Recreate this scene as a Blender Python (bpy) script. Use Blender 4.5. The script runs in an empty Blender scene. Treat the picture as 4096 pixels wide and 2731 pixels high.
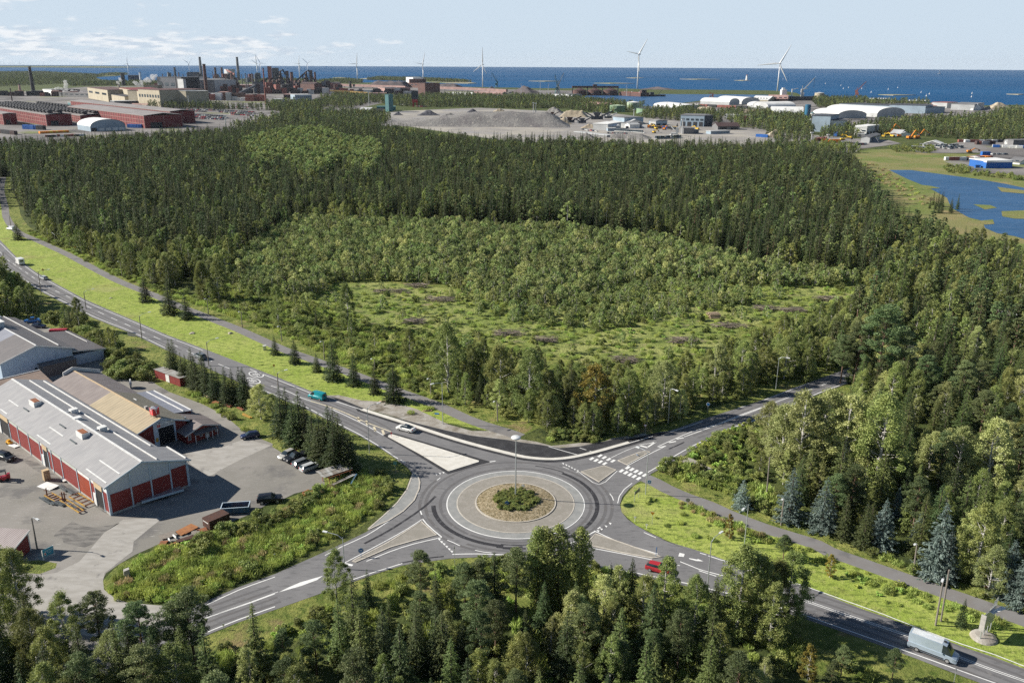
import bpy,bmesh,math,random
import numpy as np
from mathutils import Vector,Matrix
from mathutils.geometry import tessellate_polygon
R=math.radians
rng=random.Random(7);nr=np.random.default_rng(11)
sc=bpy.context.scene
COL=sc.collection
# ---------------------------------------------------------------- camera
PW,PH,FP,CZ=4096,2731,3400.0,80.0
PIT=math.atan((1365.5-254.0)/FP);ROLL=R(0.29)
_f=Vector((0,math.cos(PIT),-math.sin(PIT)));_r0=Vector((1,0,0));_u0=_r0.cross(_f)
_r=_r0*math.cos(ROLL)+_u0*math.sin(ROLL);_u=_u0*math.cos(ROLL)-_r0*math.sin(ROLL)
CP=Vector((0,0,CZ))
cd=bpy.data.cameras.new('camera');cam=bpy.data.objects.new('camera',cd);COL.objects.link(cam)
cd.sensor_width=36.0;cd.lens=36.0*FP/PW;cd.clip_start=1.0;cd.clip_end=60000
m3=Matrix((_r,_u,-_f)).transposed()
cam.matrix_world=Matrix.Translation(CP)@m3.to_4x4()
sc.camera=cam
# ---------------------------------------------------------------- light
SUN_EL=R(31.0);SUNDIR=Vector((-20.9,2.07,0)).normalized()  # towards the sun, on the ground
SUNV=(SUNDIR*math.cos(SUN_EL)+Vector((0,0,math.sin(SUN_EL)))).normalized()
sl=bpy.data.lights.new('sun','SUN');sl.energy=5.0;sl.angle=R(0.5);sl.color=(1.0,0.94,0.84)
so=bpy.data.objects.new('sun',sl);COL.objects.link(so)
so.rotation_euler=(-SUNV).to_track_quat('-Z','Y').to_euler();so.location=(-200,20,300)
wd=bpy.data.worlds.new('World');sc.world=wd;wd.use_nodes=True
nt=wd.node_tree;nt.nodes.clear()
def N(nt,t,**k):
    n=nt.nodes.new(t)
    for a,b in k.items():
        if a in n.inputs.keys()if isinstance(a,str)else False:n.inputs[a].default_value=b
        else:setattr(n,a,b)
    return n
def Lk(nt,a,b):nt.links.new(a,b)
sky=N(nt,'ShaderNodeTexSky',sky_type='NISHITA',sun_disc=False)
sky.sun_elevation=SUN_EL;sky.sun_rotation=math.atan2(SUNDIR.x,SUNDIR.y)
sky.air_density=1.0;sky.dust_density=0.0;sky.ozone_density=2.0;sky.altitude=100
bg=N(nt,'ShaderNodeBackground');bg.inputs[1].default_value=0.05
wo=N(nt,'ShaderNodeOutputWorld')
# cumulus band low in the sky: noise on the sky direction, flattened near the horizon
tc=N(nt,'ShaderNodeTexCoord');sx=N(nt,'ShaderNodeSeparateXYZ');Lk(nt,tc.outputs['Generated'],sx.inputs[0])
def M(nt,op,a,b=None,c=None,clamp=False):
    n=nt.nodes.new('ShaderNodeMath');n.operation=op;n.use_clamp=clamp
    for i,v in enumerate((a,b,c)):
        if v is None:continue
        if isinstance(v,(int,float)):n.inputs[i].default_value=v
        else:nt.links.new(v,n.inputs[i])
    return n.outputs[0]
az=M(nt,'ARCTAN2',sx.outputs[0],sx.outputs[1]);el=sx.outputs[2]
cv=N(nt,'ShaderNodeCombineXYZ');Lk(nt,M(nt,'MULTIPLY',az,13.0),cv.inputs[0]);Lk(nt,M(nt,'MULTIPLY',el,60.0),cv.inputs[1])
no=N(nt,'ShaderNodeTexNoise');no.inputs['Scale'].default_value=1.3;no.inputs['Detail'].default_value=9;no.inputs['Roughness'].default_value=0.6
Lk(nt,cv.outputs[0],no.inputs['Vector'])
# bias: more cloud to the left and in a band just above the horizon
left=M(nt,'MULTIPLY_ADD',az,-0.9,-0.12)  # az -0.55 -> .38 ; az -.2 -> .06
band=M(nt,'MULTIPLY',M(nt,'ABSOLUTE',M(nt,'SUBTRACT',el,0.016)),-5.0)
val=M(nt,'ADD',M(nt,'ADD',no.outputs[0],M(nt,'MINIMUM',left,0.155)),band)
cl=N(nt,'ShaderNodeMapRange');cl.inputs[1].default_value=0.56;cl.inputs[2].default_value=0.68;cl.inputs[3].default_value=0;cl.inputs[4].default_value=0.85
Lk(nt,val,cl.inputs[0])
no2=N(nt,'ShaderNodeTexNoise');no2.inputs['Scale'].default_value=3.5;no2.inputs['Detail'].default_value=6
Lk(nt,cv.outputs[0],no2.inputs['Vector'])
crp=N(nt,'ShaderNodeValToRGB');crp.color_ramp.elements[0].color=(7.0,8.1,9.4,1);crp.color_ramp.elements[1].color=(11.0,11.3,11.6,1)
crp.color_ramp.elements[0].position=0.42;crp.color_ramp.elements[1].position=0.56
Lk(nt,no2.outputs[0],crp.inputs[0])
mx=N(nt,'ShaderNodeMix',data_type='RGBA');Lk(nt,cl.outputs[0],mx.inputs[0]);Lk(nt,sky.outputs[0],mx.inputs[6]);Lk(nt,crp.outputs[0],mx.inputs[7])

# thin bright veil low in the sky, as on a hazy coast
veil=N(nt,'ShaderNodeMapRange');veil.inputs[1].default_value=0.08;veil.inputs[2].default_value=0.25;veil.inputs[3].default_value=.97;veil.inputs[4].default_value=.0;Lk(nt,el,veil.inputs[0])
mv=N(nt,'ShaderNodeMix',data_type='RGBA');Lk(nt,veil.outputs[0],mv.inputs[0]);Lk(nt,sky.outputs[0],mv.inputs[6]);mv.inputs[7].default_value=(7.4,8.8,10.2,1)
Lk(nt,mv.outputs[2],mx.inputs[6])
Lk(nt,mx.outputs[2],bg.inputs[0]);Lk(nt,bg.outputs[0],wo.inputs[0])
sc.view_settings.view_transform='Standard';sc.view_settings.look='None';sc.view_settings.gamma=1;sc.view_settings.exposure=0.75
sc.render.engine='CYCLES';sc.cycles.max_bounces=6;sc.cycles.transparent_max_bounces=8;sc.cycles.use_denoising=False
# ---------------------------------------------------------------- survey: picture measurements -> ground points
ZT={'A1':(0,200,.43537),'A2':(1024,200,.43537),'A3':(2048,150,.43537),'A4':(3072,150,.43537),'B1':(0,700,.44638),
      'B2':(0,1200,.57411),'B3':(0,1900,.52987),'B4':(1000,1300,.46769),'B5':(1300,1700,.55272),'B6':(2400,1400,.5102),
      'B7':(3000,1900,.52998),'B8':(2000,2000,.46769),'C1':(0,1220,.25515),'C2':(0,1600,.31882),'C3':(480,1480,.25515),
      'C5':(600,1960,.3869),'C6':(1060,1760,.33486),'C7':(0,2040,.27907),'C8':(3840,2380,.24545),'C9':(3600,2490,.21207),'D':(0,0,1.7415),'F':(0,0,1.0)}
def P(x,y,z=0.0):
    d=_f*FP+_r*(x-2048)+_u*(1365.5-y)
    t=(z-CZ)/d.z
    return CP+d*t
def J(p):
    v=Vector(p)-CP;dz=v.dot(_f)
    return 2048+FP*v.dot(_r)/dz,1365.5-FP*v.dot(_u)/dz
def q(zn,x,y,h=0.0):
    a,b,s=ZT[zn];return P(a+x*s,b+y*s,h)
def qs(zn,*pts,h=0.0):return[q(zn,x,y,h)for x,y in pts]
def hat(p,zn,y):
    a,b,s=ZT[zn];Y=b+y*s
    k=(1365.5-Y)/FP;v0=Vector((p[0],p[1],0))-CP
    # (v0+z*ez).u = k*(v0+z*ez).f
    return(k*v0.dot(_f)-v0.dot(_u))/(_u.z-k*_f.z)
# ---------------------------------------------------------------- materials
MATS={}
def nmat(name):
    m=bpy.data.materials.new(name);m.use_nodes=True;t=m.node_tree;b=t.nodes['Principled BSDF']
    MATS[name]=m;return m,t,b
def c4(c):return(c[0],c[1],c[2],1)
def mat(name,col,rough=0.7,metal=0.0,col2=None,scale=1.0,detail=4,lo=0.35,hi=0.65,bump=0.0,bscale=None,coords='Object',stretch=None,spec=None,rand=0.0,bdist=0.05):
    if name in MATS:return MATS[name]
    m,t,b=nmat(name)
    b.inputs['Base Color'].default_value=c4(col);b.inputs['Roughness'].default_value=rough;b.inputs['Metallic'].default_value=metal
    if spec is not None:b.inputs['Specular IOR Level'].default_value=spec
    src=None
    if coords=='World':g=N(t,'ShaderNodeNewGeometry');src=g.outputs['Position']
    else:g=N(t,'ShaderNodeTexCoord');src=g.outputs['Object']
    if stretch:
        mp=N(t,'ShaderNodeMapping');mp.inputs['Scale'].default_value=stretch;Lk(t,src,mp.inputs[0]);src=mp.outputs[0]
    if col2 is None:col2=tuple(min(1,c*0.8)for c in col)
    n=N(t,'ShaderNodeTexNoise');n.inputs['Scale'].default_value=scale;n.inputs['Detail'].default_value=detail;n.inputs['Roughness'].default_value=0.6
    Lk(t,src,n.inputs['Vector'])
    r=N(t,'ShaderNodeValToRGB');r.color_ramp.elements[0].position=lo;r.color_ramp.elements[1].position=hi
    r.color_ramp.elements[0].color=c4(col);r.color_ramp.elements[1].color=c4(col2)
    Lk(t,n.outputs[0],r.inputs[0]);out=r.outputs[0]
    if rand:
        oi=N(t,'ShaderNodeObjectInfo');hs=N(t,'ShaderNodeHueSaturation')
        v=M(t,'MULTIPLY_ADD',oi.outputs['Random'],rand*2,1-rand);Lk(t,v,hs.inputs['Value']);Lk(t,out,hs.inputs['Color']);out=hs.outputs[0]
    Lk(t,out,b.inputs['Base Color'])
    if bump:
        n2=N(t,'ShaderNodeTexNoise');n2.inputs['Scale'].default_value=bscale or scale*4;n2.inputs['Detail'].default_value=4
        Lk(t,src,n2.inputs['Vector']);bp=N(t,'ShaderNodeBump');bp.inputs['Strength'].default_value=bump;bp.inputs['Distance'].default_value=bdist
        Lk(t,n2.outputs[0],bp.inputs['Height']);Lk(t,bp.outputs[0],b.inputs['Normal'])
    return m
def layered(name,layers,rough=0.9,bump=0.5,bscale=2.0,bdist=0.15,spec=0.2):
    """ground covers: layers = (colour, noise scale, lo, hi, detail, stretch) each laid over the ones before it"""
    m,t,b=nmat(name);g=N(t,'ShaderNodeNewGeometry');b.inputs['Roughness'].default_value=rough;b.inputs['Specular IOR Level'].default_value=spec
    cur=None
    for i,(c,s,lo,hi,det,st)in enumerate(layers):
        if i==0:rgb=N(t,'ShaderNodeRGB');rgb.outputs[0].default_value=c4(c);cur=rgb.outputs[0];continue
        mp=N(t,'ShaderNodeMapping');mp.inputs['Location'].default_value=(i*37.1,i*11.3,0);Lk(t,g.outputs['Position'],mp.inputs[0])
        if st:mp.inputs['Scale'].default_value=st[:3];mp.inputs['Rotation'].default_value=(0,0,st[3]if len(st)>3 else 0)
        n=N(t,'ShaderNodeTexNoise');n.inputs['Scale'].default_value=s;n.inputs['Detail'].default_value=det;n.inputs['Roughness'].default_value=0.62
        Lk(t,mp.outputs[0],n.inputs['Vector'])
        mr=N(t,'ShaderNodeMapRange');mr.inputs[1].default_value=lo;mr.inputs[2].default_value=hi;Lk(t,n.outputs[0],mr.inputs[0])
        mx=N(t,'ShaderNodeMix',data_type='RGBA');Lk(t,mr.outputs[0],mx.inputs[0]);Lk(t,cur,mx.inputs[6]);mx.inputs[7].default_value=c4(c);cur=mx.outputs[2]
    Lk(t,cur,b.inputs['Base Color'])
    if bump:
        n2=N(t,'ShaderNodeTexNoise');n2.inputs['Scale'].default_value=bscale;n2.inputs['Detail'].default_value=6;n2.inputs['Roughness'].default_value=0.7
        Lk(t,g.outputs['Position'],n2.inputs['Vector']);bp=N(t,'ShaderNodeBump');bp.inputs['Strength'].default_value=bump;bp.inputs['Distance'].default_value=bdist
        Lk(t,n2.outputs[0],bp.inputs['Height']);Lk(t,bp.outputs[0],b.inputs['Normal'])
    return m
# ---------------------------------------------------------------- mesh building
class MB:
    def __init__(s):s.v=[];s.f=[];s.m=[];s.k=0
    def add(s,vs,fs,mi=None):
        o=len(s.v);s.v+=[tuple(v)for v in vs]
        for f in fs:s.f.append(tuple(i+o for i in f));s.m.append(s.k if mi is None else mi)
        return s
    def box(s,x0,x1,y0,y1,z0,z1,mi=None):
        v=[(x,y,z)for z in(z0,z1)for y in(y0,y1)for x in(x0,x1)]
        return s.add(v,[(0,2,3,1),(4,5,7,6),(0,1,5,4),(2,6,7,3),(0,4,6,2),(1,3,7,5)],mi)
    def bar(s,a,b,w,h=None,mi=None,up=(0,0,1)):
        a=Vector(a);b=Vector(b);d=b-a;h=h or w
        if d.length<1e-6:return s
        d.normalize();u=Vector(up)
        if abs(d.dot(u))>.98:u=Vector((1,0,0))
        l=d.cross(u).normalized()*w/2;u=l.cross(d).normalized()*h/2
        v=[a-l-u,a+l-u,a+l+u,a-l+u,b-l-u,b+l-u,b+l+u,b-l+u]
        return s.add(v,[(3,2,1,0),(4,5,6,7),(0,1,5,4),(1,2,6,5),(2,3,7,6),(3,0,4,7)],mi)
    def tube(s,pts,rad,n=8,mi=None,cap=True):
        pts=[Vector(p)for p in pts];rs=rad if isinstance(rad,(list,tuple))else[rad]*len(pts)
        vs=[];fs=[]
        for i,p in enumerate(pts):
            d=(pts[min(i+1,len(pts)-1)]-pts[max(i-1,0)]).normalized()
            u=Vector((0,0,1))if abs(d.z)<.95 else Vector((1,0,0))
            a=d.cross(u).normalized();b=a.cross(d)*-1
            for k in range(n):t=2*math.pi*k/n;vs.append(p+(a*math.cos(t)+b*math.sin(t))*rs[i])
        for i in range(len(pts)-1):
            for k in range(n):a0=i*n+k;b0=i*n+(k+1)%n;fs.append((a0,b0,b0+n,a0+n))
        if cap:fs.append(tuple(range(n))[::-1]);fs.append(tuple((len(pts)-1)*n+k for k in range(n)))
        return s.add(vs,fs,mi)
    def rev(s,prof,c=(0,0),n=24,mi=None,cap=True):
        """prof: (radius, z) from bottom to top, round a vertical axis at c"""
        return s.tube_z([(c[0],c[1],z)for r,z in prof],[max(r,1e-3)for r,z in prof],n,mi,cap)
    def tube_z(s,pts,rs,n,mi=None,cap=True):
        vs=[];fs=[]
        for p,r in zip(pts,rs):
            for k in range(n):t=2*math.pi*k/n;vs.append((p[0]+r*math.cos(t),p[1]+r*math.sin(t),p[2]))
        for i in range(len(pts)-1):
            for k in range(n):a0=i*n+k;b0=i*n+(k+1)%n;fs.append((a0,b0,b0+n,a0+n))
        if cap:fs.append(tuple(range(n))[::-1]);fs.append(tuple((len(pts)-1)*n+k for k in range(n)))
        return s.add(vs,fs,mi)
    def prism(s,poly,z0,z1,mi=None,bottom=True):
        """poly: 2D outline, extruded from z0 to z1"""
        n=len(poly);a=sum(poly[i][0]*poly[(i+1)%n][1]-poly[(i+1)%n][0]*poly[i][1]for i in range(n))
        if a<0:poly=poly[::-1]
        vs=[(p[0],p[1],z0)for p in poly]+[(p[0],p[1],z1)for p in poly]
        fs=[(i,(i+1)%n,(i+1)%n+n,i+n)for i in range(n)]
        tri=tessellate_polygon([[Vector((p[0],p[1],0))for p in poly]])
        for t in tri:
            A,B,Cc=[poly[i]for i in t];cr=(B[0]-A[0])*(Cc[1]-A[1])-(B[1]-A[1])*(Cc[0]-A[0])
            t=t if cr>0 else t[::-1]
            fs.append(tuple(i+n for i in t))
            if bottom:fs.append(tuple(t[::-1]))
        return s.add(vs,fs,mi)
    def sheet(s,poly,z,mi=None):
        tri=tessellate_polygon([[Vector((p[0],p[1],0))for p in poly]]);fs=[]
        for t in tri:
            A,B,Cc=[poly[i]for i in t];cr=(B[0]-A[0])*(Cc[1]-A[1])-(B[1]-A[1])*(Cc[0]-A[0])
            fs.append(t if cr>0 else t[::-1])
        return s.add([(p[0],p[1],z)for p in poly],fs,mi)
    def build(s,name,mats,parent=None,smooth=False,loc=None):
        me=bpy.data.meshes.new(name);me.from_pydata(s.v,[],s.f)
        if not isinstance(mats,(list,tuple)):mats=[mats]
        for m in mats:me.materials.append(MATS[m]if isinstance(m,str)else m)
        if any(s.m):me.polygons.foreach_set('material_index',s.m)
        if smooth:me.polygons.foreach_set('use_smooth',[True]*len(me.polygons))
        me.update();o=bpy.data.objects.new(name,me);COL.objects.link(o)
        if parent is not None:o.parent=parent
        if loc is not None:o.location=loc
        return o
def smooth_angle(o,deg=40):
    me=o.data;me.polygons.foreach_set('use_smooth',[True]*len(me.polygons))
    bm=bmesh.new();bm.from_mesh(me)
    for e in bm.edges:e.smooth=not(len(e.link_faces)==2 and e.calc_face_angle(0)>R(deg))
    bm.to_mesh(me);bm.free();return o
def tag(o,label=None,cat=None,group=None,kind=None):
    if label:o['label']=label
    if cat:o['category']=cat
    if group:o['group']=group
    if kind:o['kind']=kind
    return o
def empty(name,loc=(0,0,0),rz=0.0,label=None,cat=None,group=None):
    o=bpy.data.objects.new(name,None);COL.objects.link(o);o.location=loc;o.rotation_euler=(0,0,rz);o.empty_display_size=0.5
    return tag(o,label,cat,group)
CH={}
def copy_tree(o,parent=None,kids=None):
    c=o.copy();COL.objects.link(c)
    if parent is not None:c.parent=parent
    for k in(kids or KIDS)(o):copy_tree(k,c,kids)
    return c
def KIDS(o):
    k=CH.get(o.name)
    if k is None:k=[x for x in bpy.data.objects if x.parent==o];CH[o.name]=k
    return k
def inpoly(x,y,poly):
    c=False;j=len(poly)-1
    for i in range(len(poly)):
        xi,yi=poly[i][0],poly[i][1];xj,yj=poly[j][0],poly[j][1]
        if(yi>y)!=(yj>y)and x<(xj-xi)*(y-yi)/(yj-yi)+xi:c=not c
        j=i
    return c
def inpoly_np(X,Y,poly):
    c=np.zeros(len(X),bool);j=len(poly)-1
    for i in range(len(poly)):
        xi,yi=poly[i][0],poly[i][1];xj,yj=poly[j][0],poly[j][1]
        if yi!=yj:
            k=((yi>Y)!=(yj>Y))&(X<(xj-xi)*(Y-yi)/(yj-yi)+xi);c^=k
        j=i
    return c
def smoothline(pts,step=3.0):
    """Catmull-Rom through the points, resampled"""
    pts=[Vector((p[0],p[1],0))for p in pts];P0=[pts[0]*2-pts[1]]+pts+[pts[-1]*2-pts[-2]];out=[]
    for i in range(1,len(P0)-2):
        n=max(1,int((P0[i+1]-P0[i]).length/step))
        for k in range(n):
            t=k/n;a,b,c,d=P0[i-1:i+3]
            out.append(0.5*((2*b)+(c-a)*t+(2*a-5*b+4*c-d)*t*t+(3*b-a-3*c+d)*t**3))
    out.append(pts[-1]);return out
def offset(line,d):
    out=[]
    for i,p in enumerate(line):
        t=(line[min(i+1,len(line)-1)]-line[max(i-1,0)]).normalized();out.append(p+Vector((-t.y,t.x,0))*d)
    return out
def ribbon(mb,line,w,z,mi=None,d=0.0):
    a=offset(line,d+w/2);b=offset(line,d-w/2);n=len(line)
    mb.add([(p.x,p.y,z)for p in a]+[(p.x,p.y,z)for p in b],[(i+n,i+n+1,i+1,i)for i in range(n-1)],mi)
# ================================================================ the land, the sea and what covers them
layered('m_ground',[((.060,.082,.022),0,0,0,0,0),((.105,.120,.034),.055,.42,.62,6,0),((.030,.045,.014),.35,.5,.64,5,0),((.15,.13,.06),.11,.62,.72,5,0)],bump=.9,bscale=1.2,bdist=.5)
layered('m_grass',[((.25,.325,.055),0,0,0,0,0),((.33,.38,.09),.09,.4,.62,6,0),((.12,.165,.03),.5,.48,.62,6,(1,2.2,1,.5)),((.20,.19,.06),.045,.60,.72,5,0),((.31,.34,.10),1.1,.54,.66,4,0),((.10,.14,.03),.9,.61,.68,5,0),((.30,.29,.12),.03,.56,.68,7,0)],bump=.7,bscale=1.8,bdist=.3)
layered('m_verge',[((.16,.19,.045),0,0,0,0,0),((.26,.27,.075),.16,.45,.6,6,0),((.085,.125,.022),.6,.48,.62,6,0),((.24,.19,.09),.09,.60,.68,5,0)],bump=1.0,bscale=1.7,bdist=.5)
layered('m_clear',[((.20,.245,.06),0,0,0,0,0),((.29,.31,.10),.05,.45,.58,6,0),((.06,.09,.02),.22,.5,.6,6,0),((.26,.22,.12),.12,.58,.68,5,(1,2.4,1,.3))],bump=1.0,bscale=.9,bdist=.7)
layered('m_marsh',[((.20,.195,.075),0,0,0,0,0),((.14,.18,.045),.012,.44,.58,5,0),((.26,.21,.10),.03,.52,.66,5,0),((.06,.085,.025),.05,.6,.7,5,0)],bump=.8,bscale=.8,bdist=.5)
layered('m_asphalt',[((.158,.156,.160),0,0,0,0,0),((.19,.187,.19),.12,.42,.62,6,0),((.125,.124,.128),.5,.52,.66,5,(1,3,1,.5)),((.21,.205,.205),2.5,.6,.75,3,0)],bump=.15,bscale=9,bdist=.02,rough=.85,spec=.3)
layered('m_newasphalt',[((.030,.030,.034),0,0,0,0,0),((.052,.052,.056),.35,.45,.65,5,0),((.085,.08,.075),.9,.66,.78,4,0)],bump=.15,bscale=9,bdist=.02,rough=.8,spec=.3)
layered('m_path',[((.19,.18,.175),0,0,0,0,0),((.205,.20,.20),.3,.42,.62,6,0),((.13,.128,.13),.15,.55,.68,5,0)],bump=.15,bscale=8,bdist=.02)
layered('m_yard',[((.21,.20,.18),0,0,0,0,0),((.265,.25,.23),.05,.42,.6,7,0),((.145,.14,.135),.09,.52,.62,7,0),((.33,.315,.295),.6,.58,.72,5,(1,5,1,.9)),((.10,.095,.09),.22,.66,.74,5,0)],bump=.4,bscale=3,bdist=.05)
layered('m_gravel',[((.27,.245,.21),0,0,0,0,0),((.36,.34,.31),.4,.44,.6,6,0),((.15,.13,.10),.25,.55,.66,6,0),((.13,.15,.05),.2,.64,.72,4,0)],bump=.6,bscale=3,bdist=.1)
layered('m_cobble',[((.25,.235,.205),0,0,0,0,0),((.30,.28,.25),.5,.42,.6,6,0),((.24,.22,.19),4,.5,.6,3,0)],bump=.5,bscale=7,bdist=.03)
layered('m_apron',[((.235,.24,.235),0,0,0,0,0),((.29,.29,.28),.6,.42,.6,6,0),((.28,.29,.29),3,.55,.66,4,0)],bump=.4,bscale=7,bdist=.03)
layered('m_concrete',[((.56,.54,.49),0,0,0,0,0),((.63,.61,.56),.7,.42,.6,6,0),((.50,.40,.29),.8,.60,.72,6,(1,4,1,-.4))],bump=.2,bscale=7,bdist=.02)
layered('m_kerb',[((.50,.46,.40),0,0,0,0,0),((.40,.37,.32),2,.45,.6,4,0)],bump=0)
layered('m_paint',[((.74,.74,.72),0,0,0,0,0),((.60,.60,.59),1.2,.5,.66,5,0),((.33,.33,.33),3.0,.62,.74,4,0)],bump=0,rough=.6)
layered('m_paintyel',[((.62,.55,.40),0,0,0,0,0),((.40,.37,.31),1.4,.48,.62,5,0)],bump=0,rough=.6)
layered('m_tyre_mark',[((.035,.035,.04),0,0,0,0,0),((.08,.08,.085),.9,.55,.64,5,0)],bump=0)
layered('m_industrial',[((.15,.14,.135),0,0,0,0,0),((.23,.215,.205),.008,.42,.56,7,0),((.085,.08,.08),.012,.52,.6,7,0),((.18,.20,.07),.006,.58,.64,6,0)],bump=.3,bscale=.5,bdist=.3)
layered('m_quarry',[((.25,.235,.22),0,0,0,0,0),((.36,.335,.29),.012,.42,.58,7,0),((.27,.26,.26),.02,.52,.62,7,0),((.12,.15,.06),.01,.66,.7,5,0)],bump=.5,bscale=.4,bdist=.5)
layered('m_coal',[((.085,.075,.08),0,0,0,0,0),((.14,.115,.115),.02,.42,.62,6,0)],bump=.6,bscale=.4,bdist=.6)
layered('m_spit',[((.30,.27,.20),0,0,0,0,0),((.13,.16,.06),.008,.45,.6,6,0),((.40,.37,.31),.03,.55,.68,6,0)],bump=.4,bscale=.5,bdist=.3)
def water(name,col,col2,scale,rough,spec,bump,st=(1,1,1)):
    m,t,b=nmat(name);g=N(t,'ShaderNodeNewGeometry');mp=N(t,'ShaderNodeMapping');mp.inputs['Scale'].default_value=st;Lk(t,g.outputs['Position'],mp.inputs[0])
    n=N(t,'ShaderNodeTexNoise');n.inputs['Scale'].default_value=scale;n.inputs['Detail'].default_value=8;Lk(t,mp.outputs[0],n.inputs['Vector'])
    r=N(t,'ShaderNodeValToRGB');r.color_ramp.elements[0].position=.35;r.color_ramp.elements[1].position=.65
    r.color_ramp.elements[0].color=c4(col);r.color_ramp.elements[1].color=c4(col2);Lk(t,n.outputs[0],r.inputs[0]);Lk(t,r.outputs[0],b.inputs['Base Color'])
    b.inputs['Roughness'].default_value=rough;b.inputs['Specular IOR Level'].default_value=spec
    n2=N(t,'ShaderNodeTexNoise');n2.inputs['Scale'].default_value=.12;n2.inputs['Detail'].default_value=8;Lk(t,g.outputs['Position'],n2.inputs['Vector'])
    bp=N(t,'ShaderNodeBump');bp.inputs['Strength'].default_value=bump;bp.inputs['Distance'].default_value=2;Lk(t,n2.outputs[0],bp.inputs['Height']);Lk(t,bp.outputs[0],b.inputs['Normal'])
water('m_sea',(.006,.064,.165),(.010,.084,.205),.0006,.6,.05,.6,(.35,1.6,1))
water('m_pond',(.018,.075,.17),(.028,.095,.21),.02,.4,.2,.4,(1,2,1))

def struct(name,mb,m,**k):return tag(mb.build(name,m,**k),kind='structure')
def sheet(name,poly,z,m):
    mb=MB();mb.sheet([(p[0],p[1])for p in poly],z);return struct(name,mb,m)
# sea: a round sheet out to the horizon distance for this height
mb=MB();n=256
mb.add([(0,0,-.6)]+[(20500*math.cos(2*math.pi*i/n),20500*math.sin(2*math.pi*i/n),-.6)for i in range(n)],[(0,1+i,1+(i+1)%n)for i in range(n)])
struct('sea',mb,'m_sea')
# the land: one sheet, cut at the coast
coast=qs('D',(-350,166),(-60,165),(100,164),(216,171),(262,168),(300,170.5),(268,175),(216,177.5),(232,183),(262,185.5),(180,186),(145,187.2),(230,189.5),(330,189),(420,187.5),(480,184),(560,181),(640,181),(725,184),
           (790,188),(840,190.2),(930,187.5),(1010,193),(1060,199.5),(1150,201.5),(1176,201.5),(1230,203),(1300,203.5),(1330,202),(1380,201),(1426,203.5),(1520,206),(1620,206.5),(1764,208),
           (1806,210),(1830,214),(1850,224),(1900,227),(1990,229),(2060,231),(2139,236),(2200,239),(2259,242.5),(2330,241),(2420,243),(2760,247))
land=[(p.x,p.y)for p in coast]+[(3000,1500),(900,300),(520,-120),(-520,-120),(-1200,500),(-4200,4200)]
tri=tessellate_polygon([[Vector((x,y,0))for x,y in land]])
sheet('ground',land,0.0,'m_ground')
# low islands and skerries off the coast
def island(pts,z=0.5,m='m_spit'):
    mb=MB();mb.prism([(p[0],p[1])for p in pts],-1.0,z);return struct('island',mb,m)
ISL=[qs('A2',(950,265),(1010,262),(1200,268),(1500,272),(1700,280),(1900,290),(2030,308),(1950,311),(1750,305),(1600,297),(1400,285),(1150,276)),qs('A2',(700,256),(770,252),(850,258),(760,261)),
       qs('A1',(960,232),(1020,226),(1110,232),(1040,236)),qs('D',(-300,152.6),(60,151.6),(240,152.4),(345,155),(250,156.3),(60,155.5),(-300,155.6)),
       qs('A3',(1050,373),(1130,370),(1215,373),(1130,377)),qs('A3',(150,402),(300,400),(450,404),(300,407)),qs('A3',(750,421),(900,418),(1130,424),(900,427)),qs('A3',(1540,384),(1700,382),(1920,387),(1700,389)),
       qs('A3',(2040,396),(2120,393),(2190,397),(2120,400)),qs('A4',(1010,527),(1150,525),(1360,532),(1150,534)),qs('A4',(2190,522),(2300,521),(2352,524),(2300,528))]
for i,p in enumerate(ISL):island(p,.8,'m_spit' if i!=3 else 'm_ground')
sheet('harbour_water',qs('D',(1335,225),(1352,219),(1430,219.5),(1490,219),(1520,216.5),(1610,217),(1700,217.5),(1800,219),(1835,222),(1830,228),(1720,226),(1640,226),(1600,233),(1500,245),(1470,246),(1440,240),(1400,238)),.05,'m_pond')
sheet('industrial_ground',qs('D',(-200,218),(0,214),(200,200),(420,196),(640,192),(820,194),(1000,196),(1060,201),(1170,206),(1330,209),(1340,222),(1200,228),(1000,226),(900,232),(820,250),(700,262),(640,300),(460,320),(330,330),(0,345),(-250,350)),.03,'m_industrial')
sheet('harbour_ground',qs('D',(1470,247),(1600,235),(1720,228),(1840,227),(1990,232),(2130,238),(2250,246),(2330,244),(2500,252),(2500,268),(2200,268),(2100,290),(1900,300),(1700,310),(1600,320),(1480,262)),.03,'m_industrial')
sheet('quarry_floor',qs('D',(860,262),(930,255),(1000,252),(1100,248),(1250,255),(1310,258),(1420,262),(1500,272),(1600,285),(1720,300),(1840,308),(1960,318),(2000,330),(1960,352),(1800,345),(1600,352),(1340,352),(1200,330),(1000,300),(900,285)),.06,'m_quarry')
sheet('scrapyard_ground',qs('D',(1840,322),(1990,318),(2040,322),(2070,330),(1960,345),(1860,335)),.09,'m_industrial')
sheet('storage_ground',qs('D',(2080,345),(2160,335),(2230,322),(2352,318),(2500,325),(2500,352),(2352,350),(2200,352),(2120,352)),.09,'m_industrial')
sheet('marsh',qs('D',(1945,345),(2050,343),(2120,352),(2250,355),(2500,350),(2600,600),(2352,600),(2240,565),(2160,535),(2080,505),(2020,460),(1980,400)),.05,'m_marsh')
sheet('depot_ground',qs('D',(2170,372),(2260,352),(2352,345),(2480,352),(2480,405),(2352,404),(2235,397)),.10,'m_industrial')
sheet('pond',qs('D',(2042,391),(2090,391),(2150,399),(2240,411),(2310,423),(2352,432),(2420,436),(2520,470),(2520,600),(2390,560),(2330,543),(2290,536),(2262,524),(2258,508),(2225,500),(2185,478),(2175,455),(2130,430),(2085,412)),.12,'m_pond')
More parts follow.
